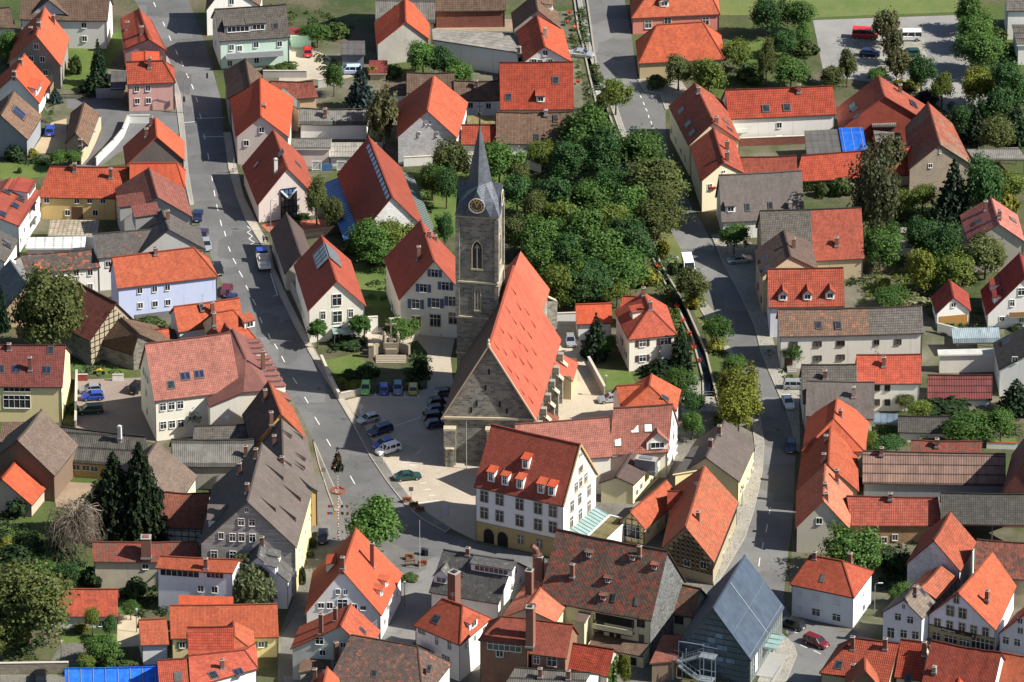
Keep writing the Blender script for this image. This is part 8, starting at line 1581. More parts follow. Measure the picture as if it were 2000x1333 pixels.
# arched gateway surround
# glass building
u=UNITS['190']; P0,P1=u.WP['a']; d=(P1-P0); Lw=d.length; b=MB()
fm=simple('steel blue frame',(.12,.15,.19),.4,.4)
zt=lambda s:u.he+(u.hr-u.he)*(1-abs(s-Lw/2)/(Lw/2))-.5
for i in range(9):
    s=Lw*i/8; s=min(max(s,.1),Lw-.1); b.bar(wpt(u,'a',s,0,.05),wpt(u,'a',s,max(zt(s),u.he-.6),.05),.11,fm)
for k in range(11):
    z=1.0+k*1.05; ins=0 if z<u.he-.3 else Lw/2*(z-u.he+.5)/(u.hr-u.he); 
    if Lw-2*ins>.6: b.bar(wpt(u,'a',ins+.1,z,.10),wpt(u,'a',Lw-ins-.1,z,.10),.16,fm,.10)
rel(b.build('facade_frame'),u.root)
for k,(s,z,w_,h_) in enumerate(((5.2,3.1,1.4,.9),(6.8,3.1,1.4,.9),(5.0,4.2,1.6,.9),(7.2,5.2,1.6,.9),(5.4,6.3,1.4,.9),(6.6,7.4,1.2,.8),(4.4,5.2,1.3,.9),(8.6,3.2,1.3,.9))):
    b=MB(); q=wpt(u,'a',s,z,.04); a_=wang(u,'a'); dv=Vector((math.cos(a_),math.sin(a_),0)); b.poly([q-dv*w_/2,q+dv*w_/2,q+dv*w_/2+up*h_,q-dv*w_/2+up*h_],simple('light blue panel',(.16,.22,.34),.25)); rel(b.build('glass_panel'),u.root)
P0,P1=u.WP['2']; L2=(P1-P0).length; b=MB()
b.poly([wpt(u,'2',0.1,.1,.03),wpt(u,'2',L2-.1,.1,.03),wpt(u,'2',L2-.1,u.he-.2,.03),wpt(u,'2',.1,u.he-.2,.03)],simple('curtain glass',(.16,.20,.19),.12,.0,.6,.4,.5))
for i in range(17): s=.1+(L2-.2)*i/16; b.bar(wpt(u,'2',s,0,.06),wpt(u,'2',s,u.he-.1,.06),.12,METAL)
for z in(.1,u.he*.55): b.bar(wpt(u,'2',.1,z,.06),wpt(u,'2',L2-.1,z,.06),.10,METAL)
q=wpt(u,'2',3.2,.9,.12); b.box(q[:],1.3,.05,3.0,wang(u,'2'),simple('banner',(.66,.68,.78),.6)); rel(b.build('curtain_wall'),u.root)
b=MB(); q=wpt(u,'2',9.5,3.0,1.2); b.box(q[:],5.0,2.2,.07,wang(u,'2'),GLGREEN)
for i in range(4): s=7.2+i*1.55; b.bar(wpt(u,'2',s,3.1,.1),wpt(u,'2',s,3.0,2.3),.14,fm)
rel(b.build('canopy'),u.root)
b=MB(); q=wpt(u,'2',7.0,.0,1.6); b.box(q[:],8,3.0,.18,wang(u,'2'),simple('grey stone steps',(.27,.27,.26),.8)); q=wpt(u,'2',3.5,-.05,3.2); b.box(q[:],.35+7,.35,.35,wang(u,'2'),simple('grey stone steps',(.27,.27,.26),.8)); rel(b.build('entrance_platform'),u.root)
# roof seams
b=MB(); Lx=(u.b2-u.a2).length
for s in(.5,): b.bar(rpt(u,'2',Lx*.5,.02,.03),rpt(u,'2',Lx*.5,.98,.03),.14,METAL,.08)
b.bar(rpt(u,'2',Lx*.02,.5,.02),rpt(u,'2',Lx*.98,.5,.02),.06,METAL,.04); b.bar(rpt(u,'2',.1,.06,.04),rpt(u,'2',Lx-.1,.06,.04),.12,METAL,.06)
rel(b.build('roof_seam'),u.root)
# outdoor steel stair before the glass gable
sm=simple('stair steel',(.30,.34,.38),.4,.5); b=MB()
def flight(s0,z0,s1,z1,o):
    for oo in(o-.55,o+.55):
        b.bar(wpt(u,'a',s0,z0,oo),wpt(u,'a',s1,z1,oo),.12,sm,.26); b.bar(wpt(u,'a',s0,z0+1,oo),wpt(u,'a',s1,z1+1,oo),.07,sm)
        for k in range(5): f=k/4; p=wpt(u,'a',s0+(s1-s0)*f,z0+(z1-z0)*f,oo); b.bar(p,p+up,.06,sm)
    for k in range(12): f=(k+.5)/12; q=wpt(u,'a',s0+(s1-s0)*f,z0+(z1-z0)*f,o); b.box(q[:],.28,1.1,.05,wang(u,'a'),sm)
def land(s,z,w_,o):
    q=wpt(u,'a',s,z,o); b.box(q[:],w_,1.8,.16,wang(u,'a'),sm)
    for oo in(o-1,o+1): b.bar(wpt(u,'a',s-w_/2,z+1.1,oo),wpt(u,'a',s+w_/2,z+1.1,oo),.07,sm)
    for k in range(4): p=wpt(u,'a',s-w_/2+w_*k/3,z,o+1); b.bar(p,p+up*1.1,.06,sm)
flight(1.2,3.2,4.6,5.0,2.2); land(5.6,5.0,2.6,2.2); land(.3,3.2,1.8,2.2); flight(1.2,3.2,4.6,1.2,3.4); land(5.6,1.2,2.6,3.0)
for s in(.0,1.6,4.6,6.6):
    for o in(1.4,3.1): p=wpt(u,'a',s,0,o); b.bar(p,p+up*(5.2 if s>1 else 3.4),.13,sm)
b.bar(wpt(u,'a',.3,6.2,1.4),wpt(u,'a',4.6,6.4,1.4),.14,sm); b.bar(wpt(u,'a',.3,3.2,1.4),wpt(u,'a',.3,6.2,1.4),.14,sm)
rel(b.build('steel_stair'),u.root)
# tall round chimney with cowl between the brick chimneys
def at(x,y): return x,y
u=UNITS['173']; b=MB(); e=rpt(u,'1',(u.b1-u.a1).length*.36,.55); cx,cy=e.x,e.y
rb=simple('round brick',(.25,.10,.07),.85,0,.2,.35,4)
b.lathe((cx,cy,e.z-1),[(.78,0),(.72,3.2),(.70,5.6)],rb,14); b.lathe((cx,cy,e.z+4.6),[(.82,0),(.82,.22),(.6,.3)],simple('rust cowl',(.14,.07,.05),.6,.3),12)
b.tube([(cx,cy,e.z+4.8),(cx-.2,cy,e.z+5.6),(cx-.9,cy-.1,e.z+6.3)],[.55,.52,.46],simple('rust cowl',(.14,.07,.05),.6,.3),12); rel(b.build('round_chimney'),u.root)
u=UNITS['174']; e=u.ridge(1); b=MB(); b.lathe((e.x-.3,e.y-2.2,e.z-3),[(.5,0),(.46,4),(.44,6.6)],rb,12); b.lathe((e.x-.3,e.y-2.2,e.z+3.6),[(.55,0),(.55,.2),(.3,.25)],SOOT,10); rel(b.build('round_chimney'),u.root)
# ivy on walls
def ivy(u,wl,s0,s1,z1,k='ivy',seed=1):
    r=random.Random(seed); b=MB(); lm=leaf_mat(k); a=wang(u,wl); n=Vector((math.sin(a),-math.cos(a),0))
    for i in range(900): leafq(b,wpt(u,wl,r.uniform(s0,s1),r.uniform(0,z1),r.uniform(.03,.22)),n,.16,r,lm)
    rel(tag(b.build('ivy'),kind='stuff'),u.root)
u=UNITS['171']; b=MB(); aw=wang(u,'2'); nn=Vector((math.sin(aw),-math.cos(aw),0)); p0,p1=wpt(u,'2',9.2,3.0,0),wpt(u,'2',18.6,3.0,0)
P=[p0+nn*3-up*.8,p1+nn*3-up*.8,p1,p0]; b.slab([(P,fuv(P,P[0],P[1],P[2]))],roof_mat('brown'),.14); b.wallq(p0+nn*2.8,p1+nn*2.8,0,2.1,wall_mat('paleyel2')); b.wallq(p1+nn*2.8,p1,0,2.6,wall_mat('paleyel2')); b.wallq(p0,p0+nn*2.8,0,2.6,wall_mat('paleyel2'))
for k in range(4):
    q=p0.lerp(p1,.16+.22*k)+nn*2.83; q.z=.2; b.box(q[:],1.0,.06,1.4,aw,DARK)
rel(b.build('lean_to'),u.root)
b=MB(); q=wpt(u,'2',12.6,4.3,.55); b.box(q[:],6.8,1.1,.16,aw,FRAMET); q=wpt(u,'2',12.6,4.46,1.06); b.box(q[:],6.8,.08,.9,aw,wall_mat('paleyel2')); b.box((wpt(u,'2',12.6,5.3,.03))[:],6.6,.06,1.5,aw,DARK)
for s_ in(9.3,16): p=wpt(u,'2',s_,0,1.0); b.bar(p+up*4.3,p+up*7.0,.14,FRAMET)
rel(b.build('balcony'),u.root)
ivy(UNITS['175'],'b',1,7,5.6,'ivy',3); ivy(UNITS['155'],'2',.2,3.9,2.3,'bushdk',4); ivy(UNITS['51b'],'2',1,6,2,'bush',5)
# ---------------------------------------------------------------- church
d1,d2=HD['C1'],HD['C2']; g=geom(d1); g2=geom(d2); L,W,he,hr=g.L,g.W,g.he,g.hr
church=empty('church',(d1[7][0],d1[7][1],0),'gothic stone church with orange nave roof and slate spired tower','church'); ROOTS['C']=church
rm=roof_mat('church'); stone=wall_mat('stone'); lt=simple('pale sandstone trim',(.40,.35,.25),.85,0,.2,.25,2)
a1,a2,b1,b2=[g.corner(s,v,0,he) for s,v in((-1,1),(-1,-1),(1,1),(1,-1))]; ra,rb_=g.ridge(-1),g.ridge(1)
ufr=.675; e_t=a1.lerp(b1,ufr); r_t=ra.lerp(rb_,ufr)
b=MB(); P=[a2,b2,rb_,ra]; polys=[(P,fuv(P,a2,b2,rb_))]; P=[e_t,a1,ra,r_t]; polys.append((P,fuv(P,e_t,a1,ra),roof_mat('barnbrown')))  # left slope in darker old-tile brown, its shade also put into the colour
e2=e_t.lerp(r_t,.86); e3=b1.lerp(rb_,.86); e4=b1.lerp(rb_,.25); e5=e_t.lerp(r_t,.25)
P=[b1,e_t,r_t,rb_]; polys.append((P,fuv(P,b1,e_t,r_t)))
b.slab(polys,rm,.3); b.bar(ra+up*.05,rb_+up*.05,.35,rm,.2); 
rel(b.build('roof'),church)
A1,A2,B1,B2=[g.corner(s,v,.5,0) for s,v in((-1,1),(-1,-1),(1,1),(1,-1))]
b=MB(); zt=he+.4
for p,q in((A2,B2),(B1,A1)): b.wallq(p,q,0,zt,stone)
for p,q,ap in((B2,B1,g.ridge(1,hr-.5,.5)),(A1,A2,g.ridge(-1,hr-.5,.5))):
    dr=(q-p).normalized(); pts=[(p.x,p.y,0),(q.x,q.y,0),(q.x,q.y,zt),tuple(ap),(p.x,p.y,zt)]; b.poly(pts,stone,[((Vector((x,y,0))-p).dot(dr),z) for x,y,z in pts])
rel(b.build('wall'),church)
class CU: pass
cu=CU(); cu.WP={'2':(A2,B2),'b':(B2,B1),'1':(B1,A1),'a':(A1,A2)}
Lw=(A2-A1).length; aa=wang(cu,'a')
b=MB(); b.bar(wpt(cu,'a',-.3,he+.15,.08),wpt(cu,'a',Lw+.3,he+.15,.08),.5,lt,.4)
for s in(0,1): 
    p=(a1 if s==0 else a2); b.bar(p+up*.06,ra+up*.1,.30,lt,.22)
b.lathe((ra.x,ra.y,ra.z),[(.25,0),(.3,.5),(.12,.8),(.25,1.1),(.05,1.5)],lt,8); rel(b.build('gable_coping'),church)
for s in(.9,Lw*.53,Lw-.9):
    b=MB(); q=wpt(cu,'a',s,0,.7); b.box(q[:],2.0 if s<2 else 1.6,1.6,he-1.6,aa,stone); b.box((q+up*(he-1.6))[:],2.1,1.4,.25,aa,lt); 
    q2=wpt(cu,'a',s,0,1.3); b.box(q2[:],1.4,1.6,3.2,aa,stone); b.box((q2+up*3.2)[:],1.5,1.7,.2,aa,lt); rel(b.build('buttress'),church)
b=MB(); q=wpt(cu,'a',Lw*.74,0,.05); r_=1.5
pts=[q+Vector((math.cos(aa),math.sin(aa),0))*x+up*z for x,z in [(-r_,0),(r_,0)]+[(r_*math.cos(t),4.2+r_*1.2*math.sin(t)) for t in [math.pi*k/10 for k in range(11)]]]
b.poly(pts,DARK); 
for k in range(2,len(pts)-1): b.bar(pts[k],pts[k+1],.3,lt,.2)
rel(b.build('portal'),church)
for s,z in((Lw*.36,10.5),(Lw*.62,10.5),(Lw*.3,9.3),(Lw*.7,9.2),(Lw*.5,16.5),(Lw*.46,13.5)):
    b=MB(); q=wpt(cu,'a',s,z,.02); b.box(q[:],.32,.1,1.0,aa,DARK); rel(b.build('slit_window'),church)
# south side: buttresses, lancet windows, lean-to
L2=(B2-A2).length; a2n=wang(cu,'2')
for k in range(6):
    s=2+ (L2-4)*k/5; b=MB(); q=wpt(cu,'2',s,0,.9); b.box(q[:],1.0,1.9,4.6,a2n,stone); q=wpt(cu,'2',s,4.6,.6); b.box(q[:],1.0,1.2,2.2,a2n,stone)
    p=wpt(cu,'2',s,4.6,1.9); b.slab([([wpt(cu,'2',s-.6,4.5,2.0),wpt(cu,'2',s+.6,4.5,2.0),wpt(cu,'2',s+.6,5.6,.8),wpt(cu,'2',s-.6,5.6,.8)],[(0,0)]*4)],lt,.2); rel(b.build('buttress'),church)
    if k<5:
        b=MB(); q=wpt(cu,'2',s+(L2-4)/10,2.4,.02); b.box(q[:],1.4,.1,4.2,a2n,GLASS); b.box((q-up*.1)[:],1.7,.2,.16,a2n,lt); rel(b.build('lancet_window'),church)
b=MB(); p0,p1=wpt(cu,'2',.5,4.2,0),wpt(cu,'2',L2*.42,4.2,0); n=Vector((math.sin(a2n),-math.cos(a2n),0))*2.6
P=[p0+n-up*1.7,p1+n-up*1.7,p1,p0]; b.slab([(P,fuv(P,P[0],P[1],P[2]))],roof_mat('oldred'),.2)
b.wallq(p0+n*.92,p1+n*.92,0,2.5,wall_mat('sand')); b.wallq(p1+n*.92,p1,0,3.0,stone); b.wallq(p0,p0+n*.92,0,3.0,stone); rel(b.build('side_chapel'),church)
b=MB(); p0,p1=wpt(cu,'2',L2*.80,5.4,0),wpt(cu,'2',L2+1.0,5.4,0); n=Vector((math.sin(a2n),-math.cos(a2n),0))*3.4
P=[p0+n-up*1.8,p1+n-up*1.8,p1,p0]; b.slab([(P,fuv(P,P[0],P[1],P[2]))],roof_mat('church'),.2)
b.wallq(p0+n*.92,p1+n*.92,0,3.5,wall_mat('sand')); b.wallq(p1+n*.92,p1,0,4.5,wall_mat('sand')); b.wallq(p0,p0+n*.92,0,4.5,wall_mat('sand')); rel(b.build('porch'),church)
# roof hatches on the nave
g.a1,g.a2,g.b1,g.b2,g.root,g.rm=a1,a2,b1,b2,church,rm
Lx=(b2-a2).length
for t,row in((.12,(.10,.26)),(.28,(.06,.22,.38,.54)),(.42,(.12,.30,.46,.62,.76)),(.56,(.08,.26,.43,.60,.78)),(.70,(.16,.36,.54,.72)),(.84,(.1,.30,.55,.78))):
    for s in row: wedge(g,rpt(g,'2',Lx*s,t),1.0,.28,.16,SOOT)
# choir
he2,hr2=g2.he,g2.hr; c1,c2,f1,f2=[g2.corner(s,v,0,he2) for s,v in((-1,1),(-1,-1),(1,1),(1,-1))]; ca,cb=g2.ridge(-1),g2.ridge(1)
dv=(cb-ca).normalized(); apse=cb+dv*3; 
b=MB(); ext=dv*-3.0
P=[c2+ext,f2,cb,ca+ext]; polys=[(P,fuv(P,P[0],P[1],P[2]))]; P=[f1,c1+ext,ca+ext,cb]; polys.append((P,fuv(P,P[0],P[1],P[2])))
t1=f2.lerp(f1,.25)+dv*3.2; t2=f2.lerp(f1,.75)+dv*3.2
for p,q in((f2,t1),(t1,t2),(t2,f1)): polys.append(([p,q,cb],fuv([p,q,cb],p,q,cb)))
b.slab(polys,rm,.3); b.tube([cb,cb+up*2.2],[.05,.03],SOOT,6); rel(b.build('choir_roof'),church)
b=MB(); W_=[c2+ext,f2,t1,t2,f1,c1+ext]; cen=sum(W_,Vector())/6; W_=[p+(cen-p).normalized()*.4 for p in W_]
for i in range(5): b.wallq((W_[i].x,W_[i].y),(W_[i+1].x,W_[i+1].y),0,he2,stone)
rel(b.build('choir_wall'),church)
for i in range(1,5):
    p=W_[i]; o=(Vector((p.x,p.y,0))-Vector((cen.x,cen.y,0))).normalized(); b=MB(); q=Vector((p.x,p.y,0))+o*.7; b.box(q[:],1.8,.9,6.8,math.atan2(o.y,o.x),stone); b.slab([([q+up*6.7+o*.9+o.cross(up)*.5,q+up*6.7+o*.9-o.cross(up)*.5,q+up*7.8-o*.8-o.cross(up)*.5,q+up*7.8-o*.8+o.cross(up)*.5][::-1],[(0,0)]*4)],lt,.15); rel(b.build('buttress'),church)
# tower
th=g.th; ca_,sa_=math.cos(th),math.sin(th); ex=Vector((ca_,sa_,0)); vx=Vector((-sa_,ca_,0))
P0=e_t.copy(); P0.z=0; TW=7.0
ctr=P0+vx*.25-vx*TW/2+ex*TW/2
def tc(sx,sv,w_=TW,z=0): return ctr+ex*sx*w_/2+vx*sv*w_/2+up*z
TH_=36.2; b=MB()
lev=[(0,17.0,TW),(17.0,23.6,TW-.16),(23.6,TH_,TW-.32)]
for z0,z1,w_ in lev:
    C_=[tc(-1,1,w_),tc(-1,-1,w_),tc(1,-1,w_),tc(1,1,w_)]
    for i in range(4): b.wallq(C_[i],C_[(i+1)%4],z0,z1,stone)
    b.poly([C_[i]+up*z1 for i in range(4)],stone)
rel(b.build('tower'),church)
b=MB(); ang=math.atan2(-vx.y,-vx.x)
for z,w_ in((10.2,TW+.3),(17.0,TW+.34),(23.6,TW+.28),(TH_-.25,TW+.3)): b=MB(); b.box((ctr+up*z)[:],w_,w_,.32,ang,lt); rel(b.build('cornice'),church)
for sx,sv in((-1,1),(-1,-1),(1,-1)):
    for z0,z1 in((17.5,23.3),(24.2,TH_-.4)): b=MB(); q=tc(sx,sv,TW-.35,z0); b.box(q[:],.7,.7,z1-z0,ang,stone); rel(b.build('corner_pier'),church)
def face(kf,s,z,o): # kf 0 front (-ex), 1 right (-vx)
    n,dr=((-ex),(-vx)) if kf==0 else ((-vx),(ex))
    return ctr+n*(TW/2-.16+o)+dr*s+up*z, n, dr
def lancet(kf,s,z,w_,h_,name='tower_window'):
    q,n,dr=face(kf,s,z,.03); b=MB(); pts=[q-dr*w_/2,q+dr*w_/2]; hs=h_-w_*.85
    arc=[(w_/2,hs),(w_*.40,hs+w_*.42),(w_*.2,hs+w_*.70),(0,h_),(-w_*.2,hs+w_*.70),(-w_*.40,hs+w_*.42),(-w_/2,hs)]
    pts+=[q+dr*x+up*y for x,y in arc]; b.poly(pts,GLASS)
    for k in range(1,len(pts)): b.bar(pts[k]+n*.04,pts[(k+1)%len(pts)]+n*.04,.16,lt,.16)
    b.bar(q+n*.05,q+up*(h_*.8)+n*.05,.12,lt); 
    for sx in(-.25,.25): b.bar(q+dr*w_*sx+n*.04+up*hs,q+up*(hs+w_*.45)+n*.04,.09,lt)
    b.bar(q-dr*(w_/2+.2)+n*.1,q+dr*(w_/2+.2)+n*.1,.22,lt,.3); rel(b.build(name),church)
lancet(0,0,26.2,1.75,5.4); lancet(0,.1,18.4,1.0,4.6); lancet(0,.1,11.6,.5,2.6); lancet(1,0,26.2,1.75,5.4); lancet(1,0,18.4,.7,4)
sp=roof_mat('spire'); b=MB(); HE=TH_+.1; HG=41.0; E=TW/2+.28
def tp(x,v,z): return ctr+ex*x+vx*v+up*z
apx=tp(0,0,51.8); m=2.0; zm=43.2
D4=[(-1,0),(0,-1),(1,0),(0,1)]; C4=[(-1,-1),(1,-1),(1,1),(-1,1)]
# gable dormers on the four sides (ridge to the middle) and concave spire skirt
for i in range(4):
    dx,dv_=D4[i]; px,pv=-dv_,dx
    Lf=tp(dx*E-px*E*.62,dv_*E-pv*E*.62,HE); Rf=tp(dx*E+px*E*.62,dv_*E+pv*E*.62,HE); ap=tp(dx*E,dv_*E,HG)
    ml=tp(dx*E-px*E*.36,dv_*E-pv*E*.36,HE+2.0); mr=tp(dx*E+px*E*.36,dv_*E+pv*E*.36,HE+2.0)
    nrm=(ex*dx+vx*dv_)
    b.poly([Lf,Rf,mr,ap,ml] if (Rf-Lf).cross(up).dot(nrm)>0 else [Rf,Lf,ml,ap,mr],sp,[((p-Lf).length*.7,p.z) for p in [Lf,Rf,mr,ap,ml]])
    inn=tp(0,0,HG+.2)
    for a_,c_ in((Lf,ml),(Rf,mr)):
        base=a_-nrm*E*.75; mid=c_-nrm*E*.75
        for q in([a_,c_,mid,base],[c_,ap,inn,mid]): b.poly(q,sp,[(0,0),(0,2),(2,2),(2,0)]); b.poly(q[::-1],sp,[(0,0),(0,2),(2,2),(2,0)])
for i in range(4):
    cx_,cv_=C4[i]
    n1,n2=[d for d in D4 if d[0]==cx_ or d[1]==cv_]
    prof=[(1.0,HE),(.72,HE+2.4),(.50,HE+4.9),(.36,HE+8.4),(0.0,51.8)]
    prev=None
    for k,(f,z) in enumerate(prof):
        cc=tp(cx_*E*f,cv_*E*f,z); w_=[.36,.60,.54,.37,0][k]*E
        # edge points towards the two gables
        e1_=tp(n1[0]*w_*1.0+ (cx_ if n1[0]==0 else 0)*E*f*(.55 if k==0 else .18)*0+ (cx_*E*f if n1[0]!=0 and k==0 else 0)*0, n1[1]*w_,z) if k>=2 else None
        if k==0: e1_=tp(cx_*E if n1[0] else cx_*E*.62, cv_*E if n1[1] else cv_*E*.62, z); e2_=tp(cx_*E if n2[0] else cx_*E*.62, cv_*E if n2[1] else cv_*E*.62, z)
        elif k==1: e1_=tp(cx_*E*.86 if n1[0] else cx_*E*.30, cv_*E*.86 if n1[1] else cv_*E*.30, z); e2_=tp(cx_*E*.86 if n2[0] else cx_*E*.30, cv_*E*.86 if n2[1] else cv_*E*.30, z)
        else:
            e1_=tp(n1[0]*w_,n1[1]*w_,z); e2_=tp(n2[0]*w_,n2[1]*w_,z)
        row=(e1_,cc if k<2 else (e1_+e2_)/2+(ex*cx_+vx*cv_)*.10*(1 if k<4 else 0),e2_)
        if prev:
            for j in range(2):
                q=[prev[j],prev[j+1],row[j+1],row[j]]
                if k==4: q=q[:3]
                nr=(q[1]-q[0]).cross(q[2]-q[0])
                if nr.dot(ex*cx_+vx*cv_)<0: q=q[::-1]
                b.poly(q,sp,[((p-prev[1]).length,p.z) for p in q])
        prev=row
b.poly([tp(-E,-E,HE-.05),tp(E,-E,HE-.05),tp(E,E,HE-.05),tp(-E,E,HE-.05)],sp)
rel(b.build('spire'),church)
b=MB(); b.tube([apx-up*.3,apx+up*1.6],[.16,.06],SOOT,8); b.lathe((apx.x,apx.y,apx.z+1.5),[(.05,0),(.3,.15),(.36,.35),(.3,.55),(.05,.7)],SOOT,10); b.bar(apx+up*2.0,apx+up*4.0,.09,SOOT); b.bar(apx+up*3.2-vx*.5,apx+up*3.2+vx*.5,.09,SOOT); rel(b.build('finial'),church)
for kf in(0,1):
    n,dr=((-ex),(-vx)) if kf==0 else ((-vx),(ex)); q=ctr+n*(E+.06)+up*(HE+2.0); b=MB()
    for r_,t_ in((1.32,.14),(.86,.08)):
        pr=None
        for k in range(33):
            a=6.2832*k/32; p=q+dr*math.cos(a)*r_+up*math.sin(a)*r_
            if pr is not None: b.bar(pr,p,t_,FRAMEW if r_>1 else GOLD,.06,up=n)
            pr=p
    for k in range(12):
        a=6.2832*k/12; v=dr*math.sin(a)+up*math.cos(a); b.bar(q+v*.95,q+v*1.22,.13 if k%3 else .2,GOLD,.05,up=n)
    for ang_,l_,w_ in((-.42,1.15,.13),(.5,.75,.16)): v=dr*math.sin(ang_)+up*math.cos(ang_); b.bar(q-v*.25+n*.05,q+v*l_+n*.05,w_,GOLD,.05,up=n)
    rel(b.build('clock'),church)
# ---------------------------------------------------------------- street things
def lampm(kind,h):
    b=MB(); gr=simple('lamp post',(.10,.105,.11),.5,.4)
    if kind=='arm':
        b.tube([(0,0,0),(0,0,h-.4),(.1,0,h-.1),(.5,0,h)],[.07,.055,.05,.04],METAL,7); 
    elif kind=='lantern': b.tube([(0,0,0),(0,0,.5),(0,0,h-.6)],[.09,.06,.045],gr,7)
    elif kind=='pole': b.tube([(0,0,0),(0,0,h)],[.06,.04],simple('white pole',(.45,.46,.46),.5,.2),7)
    elif kind=='sign': b.tube([(0,0,0),(0,0,h)],[.04,.04],METAL,6)
    elif kind=='signal': b.tube([(0,0,0),(0,0,h-1.4),(.4,0,h-.5),(1.4,0,h),(4.4,0,h+.2)],[.10,.08,.07,.06,.05],METAL,8)
    return b
for x,y,h,kind,label in LAMPS:
    root=empty({'arm':'street_lamp','lantern':'lantern','pole':'flagpole','sign':'sign_post','signal':'traffic_light'}[kind],(x,y,0),label,{'arm':'street lamp','lantern':'street lamp','pole':'pole','sign':'sign','signal':'traffic light'}[kind],'street lamps' if kind in('arm','lantern') else 'poles and signs')
    lampm(kind,h).build('post',root); b=MB()
    if kind=='arm': b.box((.85,0,h-.04),.8,.22,.12,0,simple('lamp housing',(.55,.56,.56),.4)); b.build('lamp_head',root)
    elif kind=='lantern': b.lathe((0,0,h-.6),[(.08,0),(.2,.1),(.24,.42),(.28,.46),(.05,.62)],simple('lantern glass',(.30,.30,.27),.2),8); b.build('lamp_head',root)
    elif kind=='sign': b.box((0,0,h-.75),.75,.06,.75,0,simple('sign back',(.16,.17,.18),.5)); b.build('sign_plate',root)
    elif kind=='signal':
        b.box((4.3,0,h-.85),.32,.3,1.0,0,DARK); b.box((0,0,2.4),.34,.3,1.0,.4,DARK); b.build('signal_head',root)
# maypole
x,y=PT['maypole']; root=empty('maypole',(x,y,0),'tall striped maypole with fir top and wreath on the street','maypole'); b=MB(); H_=15.4
for k in range(52):
    z0,z1=k*.26,(k+1)*.26
    if z1>13.6: break
    b.tube([(0,0,z0),(0,0,z1)],[.13-.0035*k/2,.13-.0035*(k+1)/2],REDP if k%2 else FRAMEW,8,False)
b.build('pole',root); b=MB(); pr=None
gw=simple('wreath',(.16,.08,.04),.8,0,.2,.8,8)
for k in range(21): 
    a=6.283*k/20; p=Vector((math.cos(a)*1.15,math.sin(a)*1.15,9.4)); 
    if pr is not None: b.bar(pr,p,.26,REDP if k%3==0 else gw)
    pr=p
for k in range(4): a=1.57*k; b.bar((0,0,9.9),(math.cos(a)*1.1,math.sin(a)*1.1,9.45),.06,REDP)
b.build('wreath',root)
cols=[(.35,.02,.03),(.05,.12,.4),(.5,.35,.04),(.02,.02,.03),(.4,.4,.42),(.25,.05,.04)]; i=0
for z,L_ in((6.4,3.2),(5.1,3.4)):
    b=MB(); b.bar((-L_/2,0,z+.35),(L_/2,0,z+.35),.05,METAL); b.build('crossbar',root)
    for s in(-.46,-.33,-.2,.2,.33,.46):
        b=MB(); m_=simple('guild shield %d'%(i%6),cols[i%6],.5); b.poly([(s*L_-.2,-.05,z+.3),(s*L_-.2,-.05,z-.05),(s*L_,-.05,z-.25),(s*L_+.2,-.05,z-.05),(s*L_+.2,-.05,z+.3)],m_); b.box((s*L_,.0,z-.0),.42,.06,.33,0,m_); b.build('shield',root); i+=1
cr=put(PROTO['con'][0],'fir_top',root,(0,0,H_+.0),0,(.95,.95,2.1)); cr.material_slots[0].link='OBJECT'; cr.material_slots[0].material=leaf_mat('spr2')
b=MB(); r=random.Random(3)
for k in range(40): a=r.uniform(0,6.28); z=r.uniform(-1.6,1.5); q=.95*(1-(z+2)/4.2); b.box((math.cos(a)*q,math.sin(a)*q,H_+z),.14,.14,.14,0,REDP if k%2 else FRAMEW)
b.build('ribbons',root)
# crucifix group on its wall
x,y=PT['crucifix']; root=empty('crucifix_monument',(x,y,0),'stone crucifixion group on a curved wall with steps','monument'); st=simple('monument stone',(.27,.235,.18),.9,0,.2,.3,3); b=MB()
for k in range(9):
    a=math.pi*(k/8-.5)*.9; a2_=math.pi*((k+1)/8-.5)*.9
    if k<8: b.bar((math.sin(a)*3.2,math.cos(a)*1.6-.9,1.0),(math.sin(a2_)*3.2,math.cos(a2_)*1.6-.9,1.0),.4,st,2.0)
b.box((0,.3,0),2.6,1.0,2.2,0,st); b.box((0,-.35,0),2.0,.5,1.2,0,st); b.build('wall',root)
b=MB(); b.box((0,.3,2.2),.7,.5,.7,0,st); b.bar((0,.3,2.6),(0,.3,6.6),.28,st); b.bar((-1.0,.3,5.6),(1.0,.3,5.6),.26,st); b.build('cross',root)
for sx in(-1.15,1.15):
    b=MB(); b.lathe((sx,.3,2.2),[(.36,0),(.38,.6),(.30,1.2),(.34,1.5),(.16,1.72),(.17,1.9),(.02,2.06)],st,10); b.build('stone_figure',root)
b=MB()
for k in range(5): b.box((0,-1.6-k*.42,0),5.2,.45,.55-.11*k,0,st)
b.build('steps',root); b=MB(); b.box((-3.5,-1.2,0),.7,.7,2.3,0,st); b.box((-3.5,-1.2,2.3),.85,.85,.2,0,lt); b.build('pillar',root)
